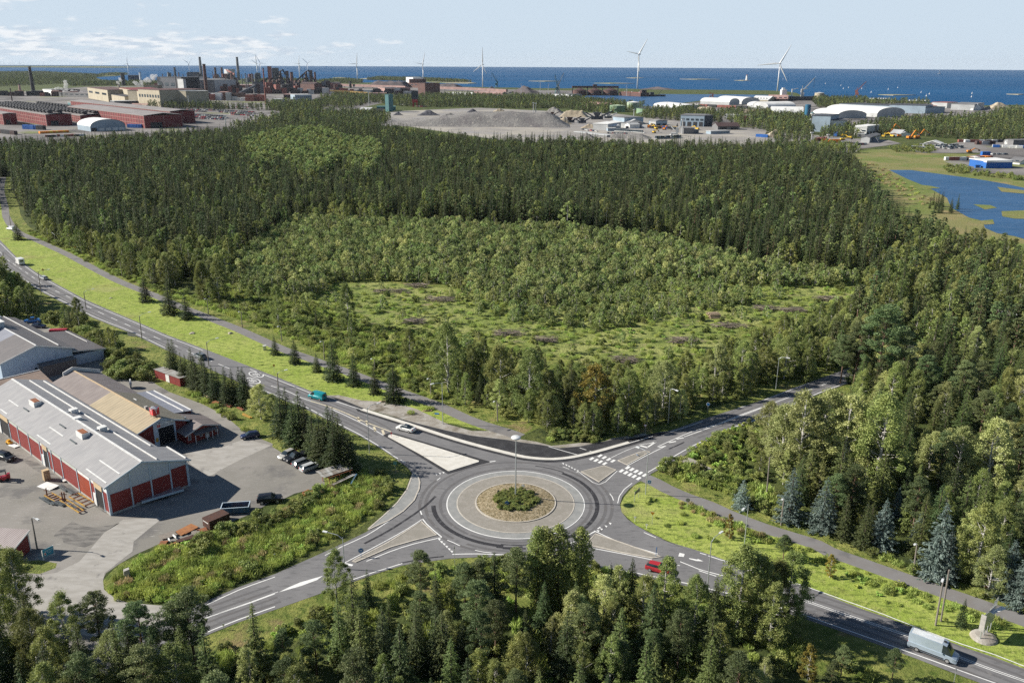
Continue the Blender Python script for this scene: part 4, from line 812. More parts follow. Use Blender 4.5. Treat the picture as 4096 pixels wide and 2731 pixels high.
far(9,[(840,184),(870,180),(960,182),(1060,187),(1085,190),(1030,190),(940,187)],34)
far(10,[(725,187),(800,184),(835,188),(830,191.5),(750,191)],35)
far(10,[(590,185),(650,184),(700,186),(700,190),(590,190)],36)
far(7,[(340,243),(440,243),(560,250),(700,250),(700,256),(500,252),(340,249)],37,gaps=.35)
far(6,[(2040,340),(2110,336),(2150,340),(2145,352),(2060,350)],38,{'willow_m':(1,3,5)})
far(6,[(1740,340),(1850,335),(1960,340),(1980,352),(1900,356),(1760,352)],39,{'birch_m':(.6,6,9),'spruce_m':(.4,7,10)})
far(5,[(2165,385),(2220,380),(2235,395),(2300,402),(2352,408),(2352,416),(2240,405),(2180,398)],40,{'willow_m':(1,2.5,4)},gaps=.2)
far(6,[(2115,480),(2140,470),(2200,480),(2210,492),(2160,492)],41,{'spruce_m':(1,7,10)})
# ---- undergrowth
def dline(c):return c
UNDER=[]
def strew(poly,sp,mix,seed,gaps=0.0):
    n0=len(TREES);fill(poly,sp,mix,seed,gaps=gaps,zone='under');UNDER.extend(TREES[n0:]);del TREES[n0:]
W1=dpoly((265,1340),(300,1290),(370,1265),(440,1240),(560,1200),(640,1178),(700,1155),(740,1110),(780,1100),(830,1085),(870,1100),(890,1130),(850,1180),(760,1240),(640,1300),(520,1350),(440,1390),(330,1385),(250,1370))
strew(W1,1.2,{'weed_n':(.78,.7,1.4),'reed_n':(.06,.9,1.4),'herb_n':(.16,.6,1.1)},50)
strew(dpoly((440,1255),(520,1218),(640,1176),(735,1135),(745,1155),(650,1198),(540,1242),(450,1277)),2.2,{'bush_n':(1,1.8,3.2)},51)
strew(dpoly((480,1330),(620,1270),(740,1205),(780,1215),(640,1290),(500,1345)),2.3,{'bush_n':(1,1.4,2.4)},52,gaps=.2)
strew(dpoly((865,1095),(890,1085),(905,1120),(890,1165),(860,1170)),1.9,{'bush_n':(1,1.5,2.6)},53)
strew(dpoly((100,730),(200,740),(260,790),(350,850),(330,900),(240,850),(210,800),(140,760)),2.6,{'bush_n':(.5,2,4),'willow_n':(.4,2,4),'birch_n':(.1,5,7)},54,gaps=.15)
strew(dpoly((355,905),(450,900),(500,930),(560,985),(650,1030),(640,1050),(540,1000),(430,940)),1.8,{'weed_n':(.5,.8,1.4),'bush_n':(.5,1.2,2.2)},55,gaps=.2)
strew(dpoly((1480,1080),(1560,1060),(1640,1090),(1700,1060),(1800,1150),(1900,1215),(1760,1180),(1640,1130),(1560,1100)),1.7,{'weed_n':(.45,.8,1.8),'willow_n':(.3,1.5,2.6),'herb_n':(.25,.8,1.4)},56)
strew(dpoly((1560,1040),(1700,960),(1760,985),(1740,1060),(1660,1080)),1.6,{'herb_n':(.6,.8,1.4),'willow_n':(.4,1.3,2.4)},57)
strew(dpoly((1900,1215),(2100,1310),(2352,1410),(2352,1430),(2100,1325),(1900,1228)),1.7,{'weed_n':(.5,.8,1.4),'willow_n':(.5,1.2,2.2)},58)
strew(dpoly((1680,1190),(1900,1270),(2100,1345),(2300,1425),(2300,1450),(2050,1365),(1850,1290),(1700,1230)),1.6,{'weed_n':(.75,.6,1.1),'herb_n':(.25,.7,1.0)},59,gaps=.3)
strew(dpoly((900,960),(1000,930),(1120,975),(1200,1010),(1380,1015),(1340,1020),(1160,1000),(1000,940)),1.5,{'weed_n':(.7,.8,1.5),'bush_n':(.3,1.3,2)},60,gaps=.4)
strew(dpoly((1240,995),(1300,985),(1390,995),(1380,1015),(1280,1010)),1.5,{'bush_n':(1,1.2,2)},61)
strew(SCRUB,2.2,{'weed_n':(.8,.9,1.8),'willow_n':(.2,1.3,2.3)},62,gaps=.15)
strew(OPEN,3.0,{'weed_n':(.75,.7,1.3),'herb_n':(.25,.7,1.2)},63,gaps=.3)
strew(dpoly((480,1500),(700,1420),(880,1340),(1000,1300),(1150,1290),(1400,1300),(1700,1400),(1850,1470),(1850,1570),(1400,1440),(1050,1420),(880,1440),(700,1520),(480,1570)),1.7,{'weed_n':(.55,.7,1.5),'bush_n':(.3,1.2,2.4),'herb_n':(.15,.8,1.3)},64,gaps=.35)
strew(dpoly((1850,1480),(2050,1560),(2250,1640),(2100,1700),(1900,1620)),2.2,{'weed_n':(.5,.6,1.2),'willow_n':(.5,1.2,2.4)},65,gaps=.45)
strew(dpoly((1440,1120),(1540,1130),(1660,1190),(1900,1275),(2300,1420),(2300,1470),(2100,1420),(1850,1330),(1640,1250),(1480,1200)),1.5,{'weed_n':(.7,.35,.8),'herb_n':(.3,.35,.7)},80,gaps=.8)
strew(dpoly((1520,1125),(1560,1140),(1640,1180),(1760,1222),(1760,1240),(1640,1205),(1560,1165)),1.2,{'reed_n':(.5,.6,1.1),'weed_n':(.5,.6,1.1)},81,gaps=.2)
strew(FORE,2.6,{'weed_n':(.3,1,2),'bush_n':(.7,1.5,3)},66,gaps=.3)
strew(dpoly((640,745),(760,800),(880,862),(980,905),(1100,960),(1090,968),(960,915),(860,872),(740,815),(620,755)),1.6,{'weed_n':(.8,.7,1.3),'herb_n':(.2,.7,1.1)},67,gaps=.3)
strew(dpoly((60,545),(200,605),(330,665),(450,700),(600,745),(600,728),(450,680),(330,640),(200,585),(70,530)),2.0,{'weed_n':(.7,.8,1.8),'willow_n':(.3,1.5,2.6)},68,gaps=.2)
strew([(RC.x+3.9*math.cos(i*.3),RC.y+3.9*math.sin(i*.3))for i in range(21)],.75,{'bush_n':(1,1.5,2.1)},69)
strew(dpoly((0,1290),(60,1300),(130,1300),(120,1320),(60,1330),(0,1320)),1.3,{'weed_n':(1,.5,1.0)},70)
strew(dpoly((1960,372),(2020,380),(2055,405),(2095,432),(2150,465),(2120,478),(2050,440),(2000,405)),5,{'reed_n':(.5,1.2,2.0),'weed_n':(.5,1,1.6)},71,gaps=.45)
# keep carriageways, paths and yards clear
nogo=[[(p.x,p.y)for p in rp],[(p.x,p.y)for p in YARD],[(p.x,p.y)for p in offset(bike,2.4)]+[(p.x,p.y)for p in offset(bike,-2.4)[::-1]],[(p.x,p.y)for p in offset(bike2,2.2)]+[(p.x,p.y)for p in offset(bike2,-2.2)[::-1]]]
def tidy(T,clear):
    X=np.array([t[0]for t in T]);Y=np.array([t[1]for t in T]);k=np.zeros(len(T),bool)
    for p in nogo:k|=inpoly_np(X,Y,p)
    return[t for t,b in zip(T,k)if not b]
TREES=tidy(TREES,0);UNDER=tidy(UNDER,0)
for i in range(150):r_=3.9*math.sqrt(rng.random());a_=rng.uniform(0,6.28);UNDER.append((RC.x+r_*math.cos(a_),RC.y+r_*math.sin(a_),'bush_n',rng.uniform(1.2,1.6),'under'))
# ---- scattered masses: points carrying an index, a turn and a size, read by one node group per mass
def scatter(name,items,keys,label,cat):
    if not items:return
    src=bpy.data.collections.new(name+' sources');order=[]
    for k in keys:
        for i,pr in enumerate(PROTO[k]):
            o=bpy.data.objects.new('%03d %s'%(len(order),k),pr[3]);src.objects.link(o);order.append((k,pr[2]))
    first={};cnt={}
    for i,(k,h)in enumerate(order):first.setdefault(k,i);cnt[k]=cnt.get(k,0)+1
    n=len(items);co=np.zeros((n,3),np.float32);idx=np.zeros(n,np.int32);rz=np.zeros((n,3),np.float32);scv=np.zeros((n,3),np.float32)
    for i,t in enumerate(items):
        co[i,:2]=t[0],t[1];k=t[2];idx[i]=first[k]+nr.integers(cnt[k]);rz[i,2]=nr.uniform(0,6.28);s=t[3]/order[first[k]][1];w=s*nr.uniform(.9,1.2);scv[i]=(w,w,s)
    me=bpy.data.meshes.new(name);me.vertices.add(n);me.vertices.foreach_set('co',co.ravel())
    a=me.attributes.new('pick','INT','POINT');a.data.foreach_set('value',idx);a=me.attributes.new('turn','FLOAT_VECTOR','POINT');a.data.foreach_set('vector',rz.ravel());a=me.attributes.new('size','FLOAT_VECTOR','POINT');a.data.foreach_set('vector',scv.ravel())
    me.update();o=bpy.data.objects.new(name,me);COL.objects.link(o)
    ng=bpy.data.node_groups.new(name,'GeometryNodeTree');ng.interface.new_socket('Geometry',in_out='INPUT',socket_type='NodeSocketGeometry');ng.interface.new_socket('Geometry',in_out='OUTPUT',socket_type='NodeSocketGeometry')
    gi=ng.nodes.new('NodeGroupInput');go=ng.nodes.new('NodeGroupOutput');ip=ng.nodes.new('GeometryNodeInstanceOnPoints');ci=ng.nodes.new('GeometryNodeCollectionInfo')
    ci.inputs['Collection'].default_value=src;ci.inputs['Separate Children'].default_value=True;ci.inputs['Reset Children'].default_value=True
    def at(nm,ty):x=ng.nodes.new('GeometryNodeInputNamedAttribute');x.data_type=ty;x.inputs['Name'].default_value=nm;return x.outputs['Attribute']
    ng.links.new(gi.outputs[0],ip.inputs['Points']);ng.links.new(ci.outputs[0],ip.inputs['Instance']);ip.inputs['Pick Instance'].default_value=True
    ng.links.new(at('pick','INT'),ip.inputs['Instance Index']);ng.links.new(at('turn','FLOAT_VECTOR'),ip.inputs['Rotation']);ng.links.new(at('size','FLOAT_VECTOR'),ip.inputs['Scale']);ng.links.new(ip.outputs[0],go.inputs[0])
    md=o.modifiers.new('scatter','NODES');md.node_group=ng
    return tag(o,label,cat,kind='stuff')
# individuals: those that show largest, up to the limit of each kind
ZL={'dense':'dense dark wood','edge':'leafy wood edge','young':'young thicket','scrub':'scrub beside the clearing','band':'leafy junction band',
      'right':'mixed right hand wood','stand':'sunny birch stand','fore':'foreground wood','leftb':'bank beside the main road','far':'far woods'}
LM={'fore':[(60,1450,'at the lower left edge'),(250,1480,'before the driveway'),(430,1500,'by the driveway mouth'),(720,1480,'below the lower left road arm'),(920,1440,'below the left island'),(1130,1440,'left of the tall aspens'),(1300,1500,'under the tall aspens'),(1500,1480,'below the red car'),(1650,1520,'near the curved lamp'),(1850,1560,'round the hanging birch')],
 'band':[(1020,880,'at its left end'),(1150,920,'behind the path lamp'),(1250,960,'behind the roundabout mast'),(1370,980,'around the golden birch'),(1530,940,'behind the silver lamp'),(1640,900,'by the round blue sign'),(1780,850,'at the shaded road bend'),(1900,800,'near the overhanging pine')],
 'right':[(1980,900,'by the side road end'),(2100,1000,'above the birch stand'),(2200,1150,'behind the blue spruces'),(2330,1300,'at the right edge'),(2150,700,'in its far part'),(2300,820,'at its upper right'),(2000,1200,'behind the large blue spruce'),(2120,850,'above the overhanging pine')],
 'dense':[(60,450,'at the path bend'),(250,560,'above the lawn'),(500,560,'behind the edge birches'),(800,490,'behind the thicket, left'),(1200,510,'behind the thicket middle'),(1600,540,'behind the thicket, right'),(1950,560,'near the pond')]}
ANY=[(300,600,'at its far left'),(600,660,'at its left'),(900,640,'left of its middle'),(1200,660,'in its middle'),(1500,660,'right of its middle'),(1800,700,'at its right'),(2050,800,'at its far right')]
def lbl(t,kd):
    u,v=J((t[0],t[1],0));u/=1.7415;v/=1.7415;ph=min(LM.get(t[4],ANY),key=lambda m:(m[0]-u)**2+(m[1]-v)**2)[2];mid={'larch':11,'spruce':10.5,'pine':10.5,'birch':9.8,'pale':9,'young':6,'youngpale':6,'willow':2.6,'bush':3}.get(kd,9)
    return '%s %s in the %s, %s'%('taller' if t[3]>mid else 'lower',AD[kd],ZL[t[4]],ph)
AD={'larch':'shaggy lighter green spruce','spruce':'dark pointed spruce','pine':'bare stemmed pine','birch':'leafy green birch','pale':'pale yellow green birch','lime':'bright lime green birch','young':'slim young birch','youngpale':'pale slim young birch','willow':'low olive willow bush','bush':'rounded green bush'}
LIM={'spruce_tree':255,'pine_tree':220,'birch_tree':230,'shrub':230,'birch_sapling':150}
def app(t):
    u,v=J((t[0],t[1],t[3]*.8));s=t[3]/math.hypot(t[0],t[1],CZ)
    if u<-60 or u>4160 or v>2780:s*=.001
    if J((t[0],t[1],t[3]))[1]>2650:s*=.001
    return s
TREES.sort(key=app,reverse=True);used={};rest=[]
for t in TREES:
    kd=t[2].split('_')[0];nm=KIND[kd][0]
    if used.get(nm,0)<LIM.get(nm,0)and t[4]not in('far',)and app(t)>1e-3:
        used[nm]=used.get(nm,0)+1;tree(t[2],t[0],t[1],t[3],label=lbl(t,kd),group=lbl(t,kd).replace(' ',' ')[:60],wide=rng.uniform(.95,1.15))
    else:rest.append(t)
allk=sorted({t[2]for t in rest})
def mass(name,keys,label,cat,cond=lambda t:True):
    it=[t for t in rest if t[2]in keys and cond(t)];scatter(name,it,[k for k in keys if k in allk],label,cat);return len(it)
print('rest',mass('spruce_forest',['spruce_m','spruce_f','spruce_n','larch_n','larch_m'],'dark spruces filling the wide wood out to the sea','forest'),mass('pine_forest',['pine_m','pine_f','pine_n'],'green pines mixed through the wide wood','forest'),
      mass('birch_forest',['birch_m','birch_f','birch_n','pale_n','lime_m'],'lighter leafy trees through the wide wood','forest'),mass('birch_thicket',['young_m','youngpale_m'],'pale green thicket of young birches in the middle','thicket'),
      mass('willow_scrub',['willow_m','willow_n','bush_n'],'olive willow scrub round the overgrown clearing','scrub'),len(TREES),used)
scatter('undergrowth',UNDER,sorted({t[2]for t in UNDER}),'tall weeds, reeds and low bushes over the banks and verges','undergrowth')
# ================================================================ vehicles
mat('glass',(.02,.03,.035),.08,spec=.8,col2=(.03,.04,.045))
mat('tyre',(.02,.02,.02),.8);mat('rim',(.5,.5,.5),.35,.6);mat('lamp_glass',(.8,.8,.78),.15);mat('tail_red',(.5,.02,.02),.25);mat('plastic',(.03,.03,.032),.6)
def paint(name,c,rough=.28,metal=.1):return mat(name,c,rough,metal,col2=tuple(v*.88 for v in c),scale=2)
for n_,c in(('paint_white',(.78,.78,.76)),('paint_silver',(.48,.50,.51)),('paint_black',(.018,.02,.026)),('paint_navy',(.02,.03,.08)),('paint_red',(.45,.03,.04)),('paint_teal',(.015,.26,.30)),('paint_grey',(.16,.175,.19)),('paint_blue',(.03,.15,.42)),('paint_beige',(.42,.41,.38)),('paint_green',(.05,.12,.09))):paint(n_,c)
mat('paint_van',(.42,.50,.58),.3,.35,col2=(.38,.46,.54),scale=2)
# sections from the tail (0) to the nose (1): x, belt, roof (None: no cabin), roof half width, then for the stretch ahead: side glazed, top glazed
SHAPES={
 'coupe':(4.7,1.85,[(0,.80,None,.7,0,0),(.03,.98,None,.72,0,0),(.12,1.02,None,.7,1,1),(.36,.98,1.40,.56,1,1),(.60,.95,1.43,.56,1,1),(.78,.93,None,.72,0,0),(.95,.78,None,.66,0,0),(1,.55,None,.55,0,0)]),
 'hatch':(4.2,1.75,[(0,.85,None,.72,0,0),(.02,.98,None,.74,1,1),(.12,.98,1.42,.58,1,0),(.55,.95,1.46,.6,1,1),(.74,.93,None,.72,0,0),(.95,.78,None,.66,0,0),(1,.55,None,.6,0,0)]),
 'wagon':(4.7,1.8,[(0,.85,None,.74,0,0),(.015,.98,None,.76,1,1),(.09,.98,1.40,.6,1,0),(.60,.95,1.45,.6,1,1),(.75,.93,None,.74,0,0),(.95,.80,None,.68,0,0),(1,.55,None,.6,0,0)]),
 'suv':(4.7,1.9,[(0,.95,None,.78,0,0),(.015,1.12,None,.8,1,1),(.08,1.12,1.64,.64,1,0),(.58,1.08,1.70,.66,1,1),(.73,1.06,None,.8,0,0),(.95,.96,None,.74,0,0),(1,.65,None,.66,0,0)]),
 'pickup':(5.2,1.9,[(0,1.0,None,.86,0,0),(.01,1.05,None,.88,0,0),(.36,1.05,None,.88,1,1),(.40,1.08,1.72,.66,1,0),(.60,1.06,1.74,.66,1,1),(.74,1.05,None,.8,0,0),(.96,.98,None,.76,0,0),(1,.65,None,.7,0,0)]),
 'van':(4.9,1.85,[(0,.9,1.80,.70,0,0),(.02,1.05,1.90,.72,0,0),(.30,1.05,1.95,.72,0,0),(.56,1.05,1.95,.72,1,0),(.70,1.02,1.90,.70,1,1),(.86,1.0,None,.78,0,0),(.97,.85,None,.74,0,0),(1,.6,None,.66,0,0)]),
 'bigvan':(6.6,1.98,[(0,1.1,2.45,.80,0,0),(.015,1.25,2.58,.84,0,0),(.4,1.25,2.62,.84,0,0),(.68,1.25,2.62,.84,1,0),(.76,1.2,2.50,.82,1,1),(.88,1.18,None,.86,0,0),(.975,.95,None,.82,0,0),(1,.6,None,.76,0,0)]),
}
def vehicle_mesh(shape,color,name,label,cat,detail=True,group=None):
    L,W,S=SHAPES[shape];hw=W/2;body=MB();gl=MB();ring=[]
    for(xf,zb,zr,rw,sg,tg)in S:
        x=-L/2+xf*L;nose=.90 if xf in(0,1)else 1.0;h=hw*nose;lo=.30 if 0<xf<1 else .42
        if zr is None:top=[(h*.93,zb+.005),(rw*.9,zb+.02)]
        else:top=[(h*.90,zb+.02),(rw,zr-.03)]
        half=[(h*.94,lo),(h,lo+.22),(h*.985,zb-.06)]+top+[(top[1][0]*.55,(zr if zr else zb+.03)+.02)]
        pts=[(x,y,z)for y,z in half]+[(x,0,half[-1][1]+.01)]+[(x,-y,z)for y,z in half[::-1]]
        ring.append(pts)
    n=len(ring[0])
    for i in range(len(ring)-1):
        sg,tg=S[i][4],S[i][5];cab0=S[i][2]is not None;cab1=S[i+1][2]is not None
        for k in range(n-1):
            f=[ring[i][k],ring[i+1][k],ring[i+1][k+1],ring[i][k+1]]
            side=k in(3,n-5);topf=4<=k<=n-6
            g=(side and sg and cab0 and cab1)or(topf and tg and(cab0!=cab1))or(side and tg and(cab0!=cab1))
            (gl if g else body).add(f,[(3,2,1,0)])
        body.add([ring[i][0],ring[i+1][0],ring[i+1][-1],ring[i][-1]],[(0,1,2,3)])
    body.add(ring[0],[tuple(range(n))]);body.add(ring[-1],[tuple(range(n))[::-1]])
    root=empty(name,label=label,cat=cat,group=group)
    bo=body.build('body',color,root)
    bm=bmesh.new();bm.from_mesh(bo.data);bmesh.ops.remove_doubles(bm,verts=bm.verts,dist=.002);bmesh.ops.recalc_face_normals(bm,faces=bm.faces);bm.to_mesh(bo.data);bm.free();smooth_angle(bo,38)
    if gl.v:gl.build('window','glass',root)
    wr=.36 if shape in('suv','bigvan','pickup')else .32
    for sx in(-.30,.31):
        for sy in(-1,1):
            w=MB();w.tube([(sx*L,sy*(hw-.22),wr),(sx*L,sy*(hw+.01),wr)],wr,16);wo_=w.build('wheel','tyre',root)
            if detail:r=MB();r.tube([(sx*L,sy*(hw-.02),wr),(sx*L,sy*(hw+.02),wr)],wr*.62,12);r.build('rim','rim',wo_)
    if detail:
        zb=S[1][1];zh=S[-2][1]
        for sy in(-1,1):
            a=MB();a.box(L/2-.16,L/2-.02,sy*(hw*.62)-.16,sy*(hw*.62)+.16,zh-.24,zh-.08);a.build('headlight','lamp_glass',root)
            b=MB();b.box(-L/2-.015,-L/2+.12,sy*(hw*.76)-.1,sy*(hw*.76)+.1,zb-.28,zb-.02);b.build('tail_light','tail_red',root)
            m_=MB();m_.box(L*.19,L*.19+.12,sy*(hw+.10)-.09,sy*(hw+.10)+.09,S[3][1]-.02,S[3][1]+.14);m_.build('mirror',color,root)
        bu=MB();bu.box(-L/2-.03,-L/2+.10,-hw*.86,hw*.86,.38,.58);bu.build('rear_bumper',color if shape!='bigvan' else 'plastic',root)
        bu=MB();bu.box(L/2-.10,L/2+.03,-hw*.80,hw*.80,.34,.55);bu.build('front_bumper',color if shape!='bigvan' else 'plastic',root)
    return root
def place_between(o,zn,rear,front,z=.05,off=0.0):
    a=q(zn,*rear);b=q(zn,*front);d=(b-a).normalized();m=(a+b)/2+Vector((-d.y,d.x,0))*off
    o.location=(m.x,m.y,z);o.rotation_euler=(0,0,math.atan2(d.y,d.x));return o
v=vehicle_mesh('bigvan','paint_van','delivery_van','silver high roof van driving on the lower right road','van');place_between(v,'C9',(350,565),(815,745),off=1.0)
L_,W_,S_=SHAPES['bigvan']
rb=MB()
for i in range(9):rb.box(-L_/2+.3,L_*.16,-.66+i*.165-.03,-.66+i*.165+.03,2.63,2.665)
rb.build('roof_rib','paint_white',v)
t_=MB();t_.box(-L_/2+.4,L_*.24,-1.0,-.985,.42,.60);t_.box(-L_/2+.4,L_*.24,.985,1.0,.42,.60);t_.build('side_trim','plastic',v)
h_=MB();h_.box(L_*.2-.2,L_*.2+.15,-.2,.2,2.63,2.72);h_.build('roof_hatch','plastic',v)
v=vehicle_mesh('coupe','paint_white','car','white car with a black glass roof beside the long white kerb','car');place_between(v,'B4',(1395,918),(1275,888))
r_=MB();r_.box(-.75,.4,-.46,.46,1.462,1.475);r_.build('glass_roof','glass',v)
v=vehicle_mesh('van','paint_teal','delivery_van','teal blue van driving away on the main road','van');place_between(v,'B4',(625,642),(530,618))
w_=MB();w_.box(-2.47,-2.44,-.55,.55,1.15,1.65);w_.build('rear_window','glass',v)
v=vehicle_mesh('suv','paint_grey','car','dark grey car half hidden by the spruces on the main road','car');place_between(v,'B2',(1425,420),(1365,392))
v=vehicle_mesh('wagon','paint_silver','car','silver car on the main road between two dark lamp posts','car');place_between(v,'B1',(428,948),(358,922))
v=vehicle_mesh('van','paint_white','parked_van','white van standing by the cycle path next to the dark spruce','van');place_between(v,'B1',(128,497),(70,490))
v=vehicle_mesh('hatch','paint_red','car','red car half hidden by tree tops at the right traffic island','car');place_between(v,'B8',(1290,590),(1420,625))
# motorhome: cab with a tall white box
v=vehicle_mesh('van','paint_white','motorhome','white motorhome driving away at the left of the main road','motorhome');place_between(v,'B1',(215,818),(145,785))
b_=MB();b_.box(-2.9,1.2,-1.1,1.1,.55,2.75);bo=b_.build('box_body','paint_white',v);b_=MB();b_.box(-2.93,-2.9,-.6,.6,1.5,2.2);b_.build('rear_window','glass',v)
for(shape,col,nm,lab,cat,rr,ff,zn)in[
    ('hatch','paint_beige','parked_car','beige car, leftmost of the four parked in a row before the spruces','car',(322,172),(200,232),'C6'),('pickup','paint_black','parked_pickup','black pickup with dented nose in the row of four','pickup',(480,195),(268,272),'C6'),
    ('wagon','paint_grey','parked_car','dark grey estate car between the black pickup and the silver estate','car',(372,325),(535,262),'C6'),('wagon','paint_silver','parked_car','long silver estate car nearest the rusty shelter','car',(450,382),(645,312),'C6'),
    ('hatch','paint_navy','parked_car','dark blue car at the far edge of the pale paved strip','car',(1790,950),(1697,966),'B2'),('suv','paint_black','parked_car','black off road car with roof rails above the blue skip','car',(1135,128),(1345,108),'C5'),
    ('pickup','paint_blue','parked_pickup','blue flatbed truck on the grass behind the grey warehouse','truck',(640,262),(400,278),'C1'),('hatch','paint_navy','parked_car','dark blue car below the blue flatbed truck','car',(530,352),(700,358),'C1'),
    ('bigvan','paint_red','parked_van','long red van beside the grey warehouse','van',(870,505),(1085,500),'C1'),('hatch','paint_white','parked_car','white car parked right of the red van','car',(1062,556),(1215,556),'C1'),
    ('coupe','paint_red','parked_car','small red car by the low dark roof','car',(1410,690),(1525,690),'C1'),('suv','paint_black','parked_car','dark off road car under the trees beside the low dark roof','car',(1530,755),(1650,748),'C1'),
    ('suv','paint_black','parked_car','black car facing right at the left edge of the yard','car',(15,720),(150,768),'C2')]:
    v=vehicle_mesh(shape,col,nm,lab,cat);place_between(v,zn,rr,ff,z=.03)
# forklift
fk=empty('forklift',q('C2',40,1010,0),R(-150),'dark forklift truck with red base at the left edge of the yard','forklift')
m_=MB();m_.box(-1.2,.6,-.55,.55,.35,1.0);m_.box(-1.35,-.8,-.5,.5,.5,1.35);m_.build('body','paint_red',fk)
m_=MB()
for x in(-.7,.45):
    for y in(-.5,.5):m_.bar((x,y,.9),(x*.9,y,2.15),.09)
m_.box(-.75,.5,-.56,.56,2.12,2.2);m_.build('cab_frame','plastic',fk)
m_=MB();m_.bar((.75,-.35,.1),(.72,-.35,3.0),.12);m_.bar((.75,.35,.1),(.72,.35,3.0),.12);m_.box(.68,.8,-.4,.4,1.4,1.5);m_.box(.68,.8,-.4,.4,2.7,2.8);m_.build('mast','plastic',fk)
for y in(-.3,.3):m_=MB();m_.box(.8,1.9,y-.06,y+.06,.12,.17);m_.build('fork','plastic',fk)
for x in(-.8,.35):
    for y in(-.6,.6):m_=MB();m_.tube([(x,y-.1,.3),(x,y+.1,.3)],.3,14);m_.build('wheel','tyre',fk)
# ================================================================ buildings by the road
def ribbed(name,col,col2,axis='Y',pitch=.5,rough=.55,depth=.03,metal=0.0,stain=None):
    m,t,b=nmat(name);tcn=N(t,'ShaderNodeTexCoord');b.inputs['Roughness'].default_value=rough;b.inputs['Metallic'].default_value=metal
    n=N(t,'ShaderNodeTexNoise');n.inputs['Scale'].default_value=.35;n.inputs['Detail'].default_value=6;mp=N(t,'ShaderNodeMapping');mp.inputs['Scale'].default_value=(1,3,1)if axis=='Y' else(3,1,1)
    Lk(t,tcn.outputs['Object'],mp.inputs[0]);Lk(t,mp.outputs[0],n.inputs['Vector']);r=N(t,'ShaderNodeValToRGB');r.color_ramp.elements[0].position=.35;r.color_ramp.elements[1].position=.68
    r.color_ramp.elements[0].color=c4(col);r.color_ramp.elements[1].color=c4(col2);Lk(t,n.outputs[0],r.inputs[0])
    w=N(t,'ShaderNodeTexWave',wave_type='BANDS',bands_direction=axis);w.inputs['Scale'].default_value=.314/pitch*1.0;w.inputs['Distortion'].default_value=0;Lk(t,tcn.outputs['Object'],w.inputs['Vector'])
    mr=N(t,'ShaderNodeMapRange');mr.inputs[1].default_value=0;mr.inputs[2].default_value=.35;mr.inputs[3].default_value=.80;mr.inputs[4].default_value=1.0;Lk(t,w.outputs['Fac'],mr.inputs[0])
    mx=N(t,'ShaderNodeMix',data_type='RGBA',blend_type='MULTIPLY');mx.inputs[0].default_value=1;Lk(t,r.outputs[0],mx.inputs[6]);Lk(t,mr.outputs[0],mx.inputs[7]);Lk(t,mx.outputs[2],b.inputs['Base Color'])
    bp=N(t,'ShaderNodeBump');bp.inputs['Strength'].default_value=.5;bp.inputs['Distance'].default_value=depth;Lk(t,w.outputs['Fac'],bp.inputs['Height']);Lk(t,bp.outputs[0],b.inputs['Normal'])
    return m
ribbed('roof_grey',(.24,.237,.243),(.30,.295,.295),pitch=.55);ribbed('roof_brown',(.175,.145,.135),(.23,.195,.18),pitch=.6);ribbed('roof_tan',(.38,.31,.20),(.30,.245,.155),pitch=1.1);ribbed('roof_slate',(.115,.105,.105),(.15,.135,.13),pitch=.7)
ribbed('roof_bluegrey',(.20,.21,.25),(.25,.26,.30),pitch=.6);ribbed('roof_rust',(.34,.25,.19),(.22,.17,.14),pitch=.7);ribbed('roof_dulltan',(.16,.145,.105),(.22,.19,.14),pitch=.8);ribbed('roof_weathered',(.42,.42,.40),(.22,.19,.16),axis='X',pitch=.9);ribbed('roof_shed',(.30,.25,.24),(.36,.31,.30),axis='Y',pitch=.28,depth=.08)
ribbed('wall_bluewhite',(.50,.56,.62),(.56,.61,.66),axis='Y',pitch=.4);ribbed('wall_lap',(.36,.45,.56),(.42,.50,.60),axis='Z',pitch=.45)
mat('wall_red',(.17,.020,.018),.7,col2=(.21,.024,.02),scale=.6);mat('red_door',(.22,.035,.015),.6,col2=(.28,.045,.015),scale=.4)
mat('trim_white',(.72,.72,.70),.6);mat('trim_blue',(.45,.55,.63),.6);mat('concrete_base',(.42,.40,.37),.9,col2=(.30,.29,.27),scale=1.5);mat('dark_inside',(.012,.012,.014),.9);mat('pane',(.04,.06,.08),.12,spec=.7)
mat('strip_light',(.80,.80,.77),.5);mat('poly_band',(.52,.56,.50),.4,col2=(.40,.44,.40),scale=3);mat('sheet_metal',(.55,.56,.57),.35,.6,col2=(.42,.42,.43),scale=1.5);mat('rust',(.30,.10,.035),.9,col2=(.16,.065,.035),scale=1.4);mat('rust_dark',(.085,.035,.022),.85,col2=(.05,.025,.02),scale=1.2)
mat('rust_orange',(.36,.15,.05),.9,col2=(.24,.10,.04),scale=1.2);mat('timber',(.55,.42,.26),.8,col2=(.42,.31,.19),scale=2);mat('timber_grey',(.24,.21,.18),.9,col2=(.17,.15,.13),scale=2,stretch=(1,1,.15));mat('beam_yellow',(.48,.30,.05),.7,col2=(.30,.17,.04),scale=1.5);mat('beam_steel',(.14,.16,.17),.5,.4)
mat('sign_blue',(.02,.16,.42),.4);mat('sign_white',(.82,.82,.80),.4);mat('sign_teal',(.02,.27,.38),.45,col2=(.02,.22,.33),scale=1);mat('sign_red',(.60,.02,.03),.4);mat('sign_yellow',(.70,.36,.02),.4);mat('sign_back',(.16,.17,.17),.5);mat('letter_dark',(.03,.03,.035),.6)
mat('galv',(.50,.53,.54),.4,.5,col2=(.42,.45,.47),scale=2);mat('green_metal',(.10,.28,.24),.5);mat('lamp_head',(.70,.72,.72),.35);mat('skip_blue',(.025,.10,.20),.6,col2=(.05,.08,.10),scale=1.5)
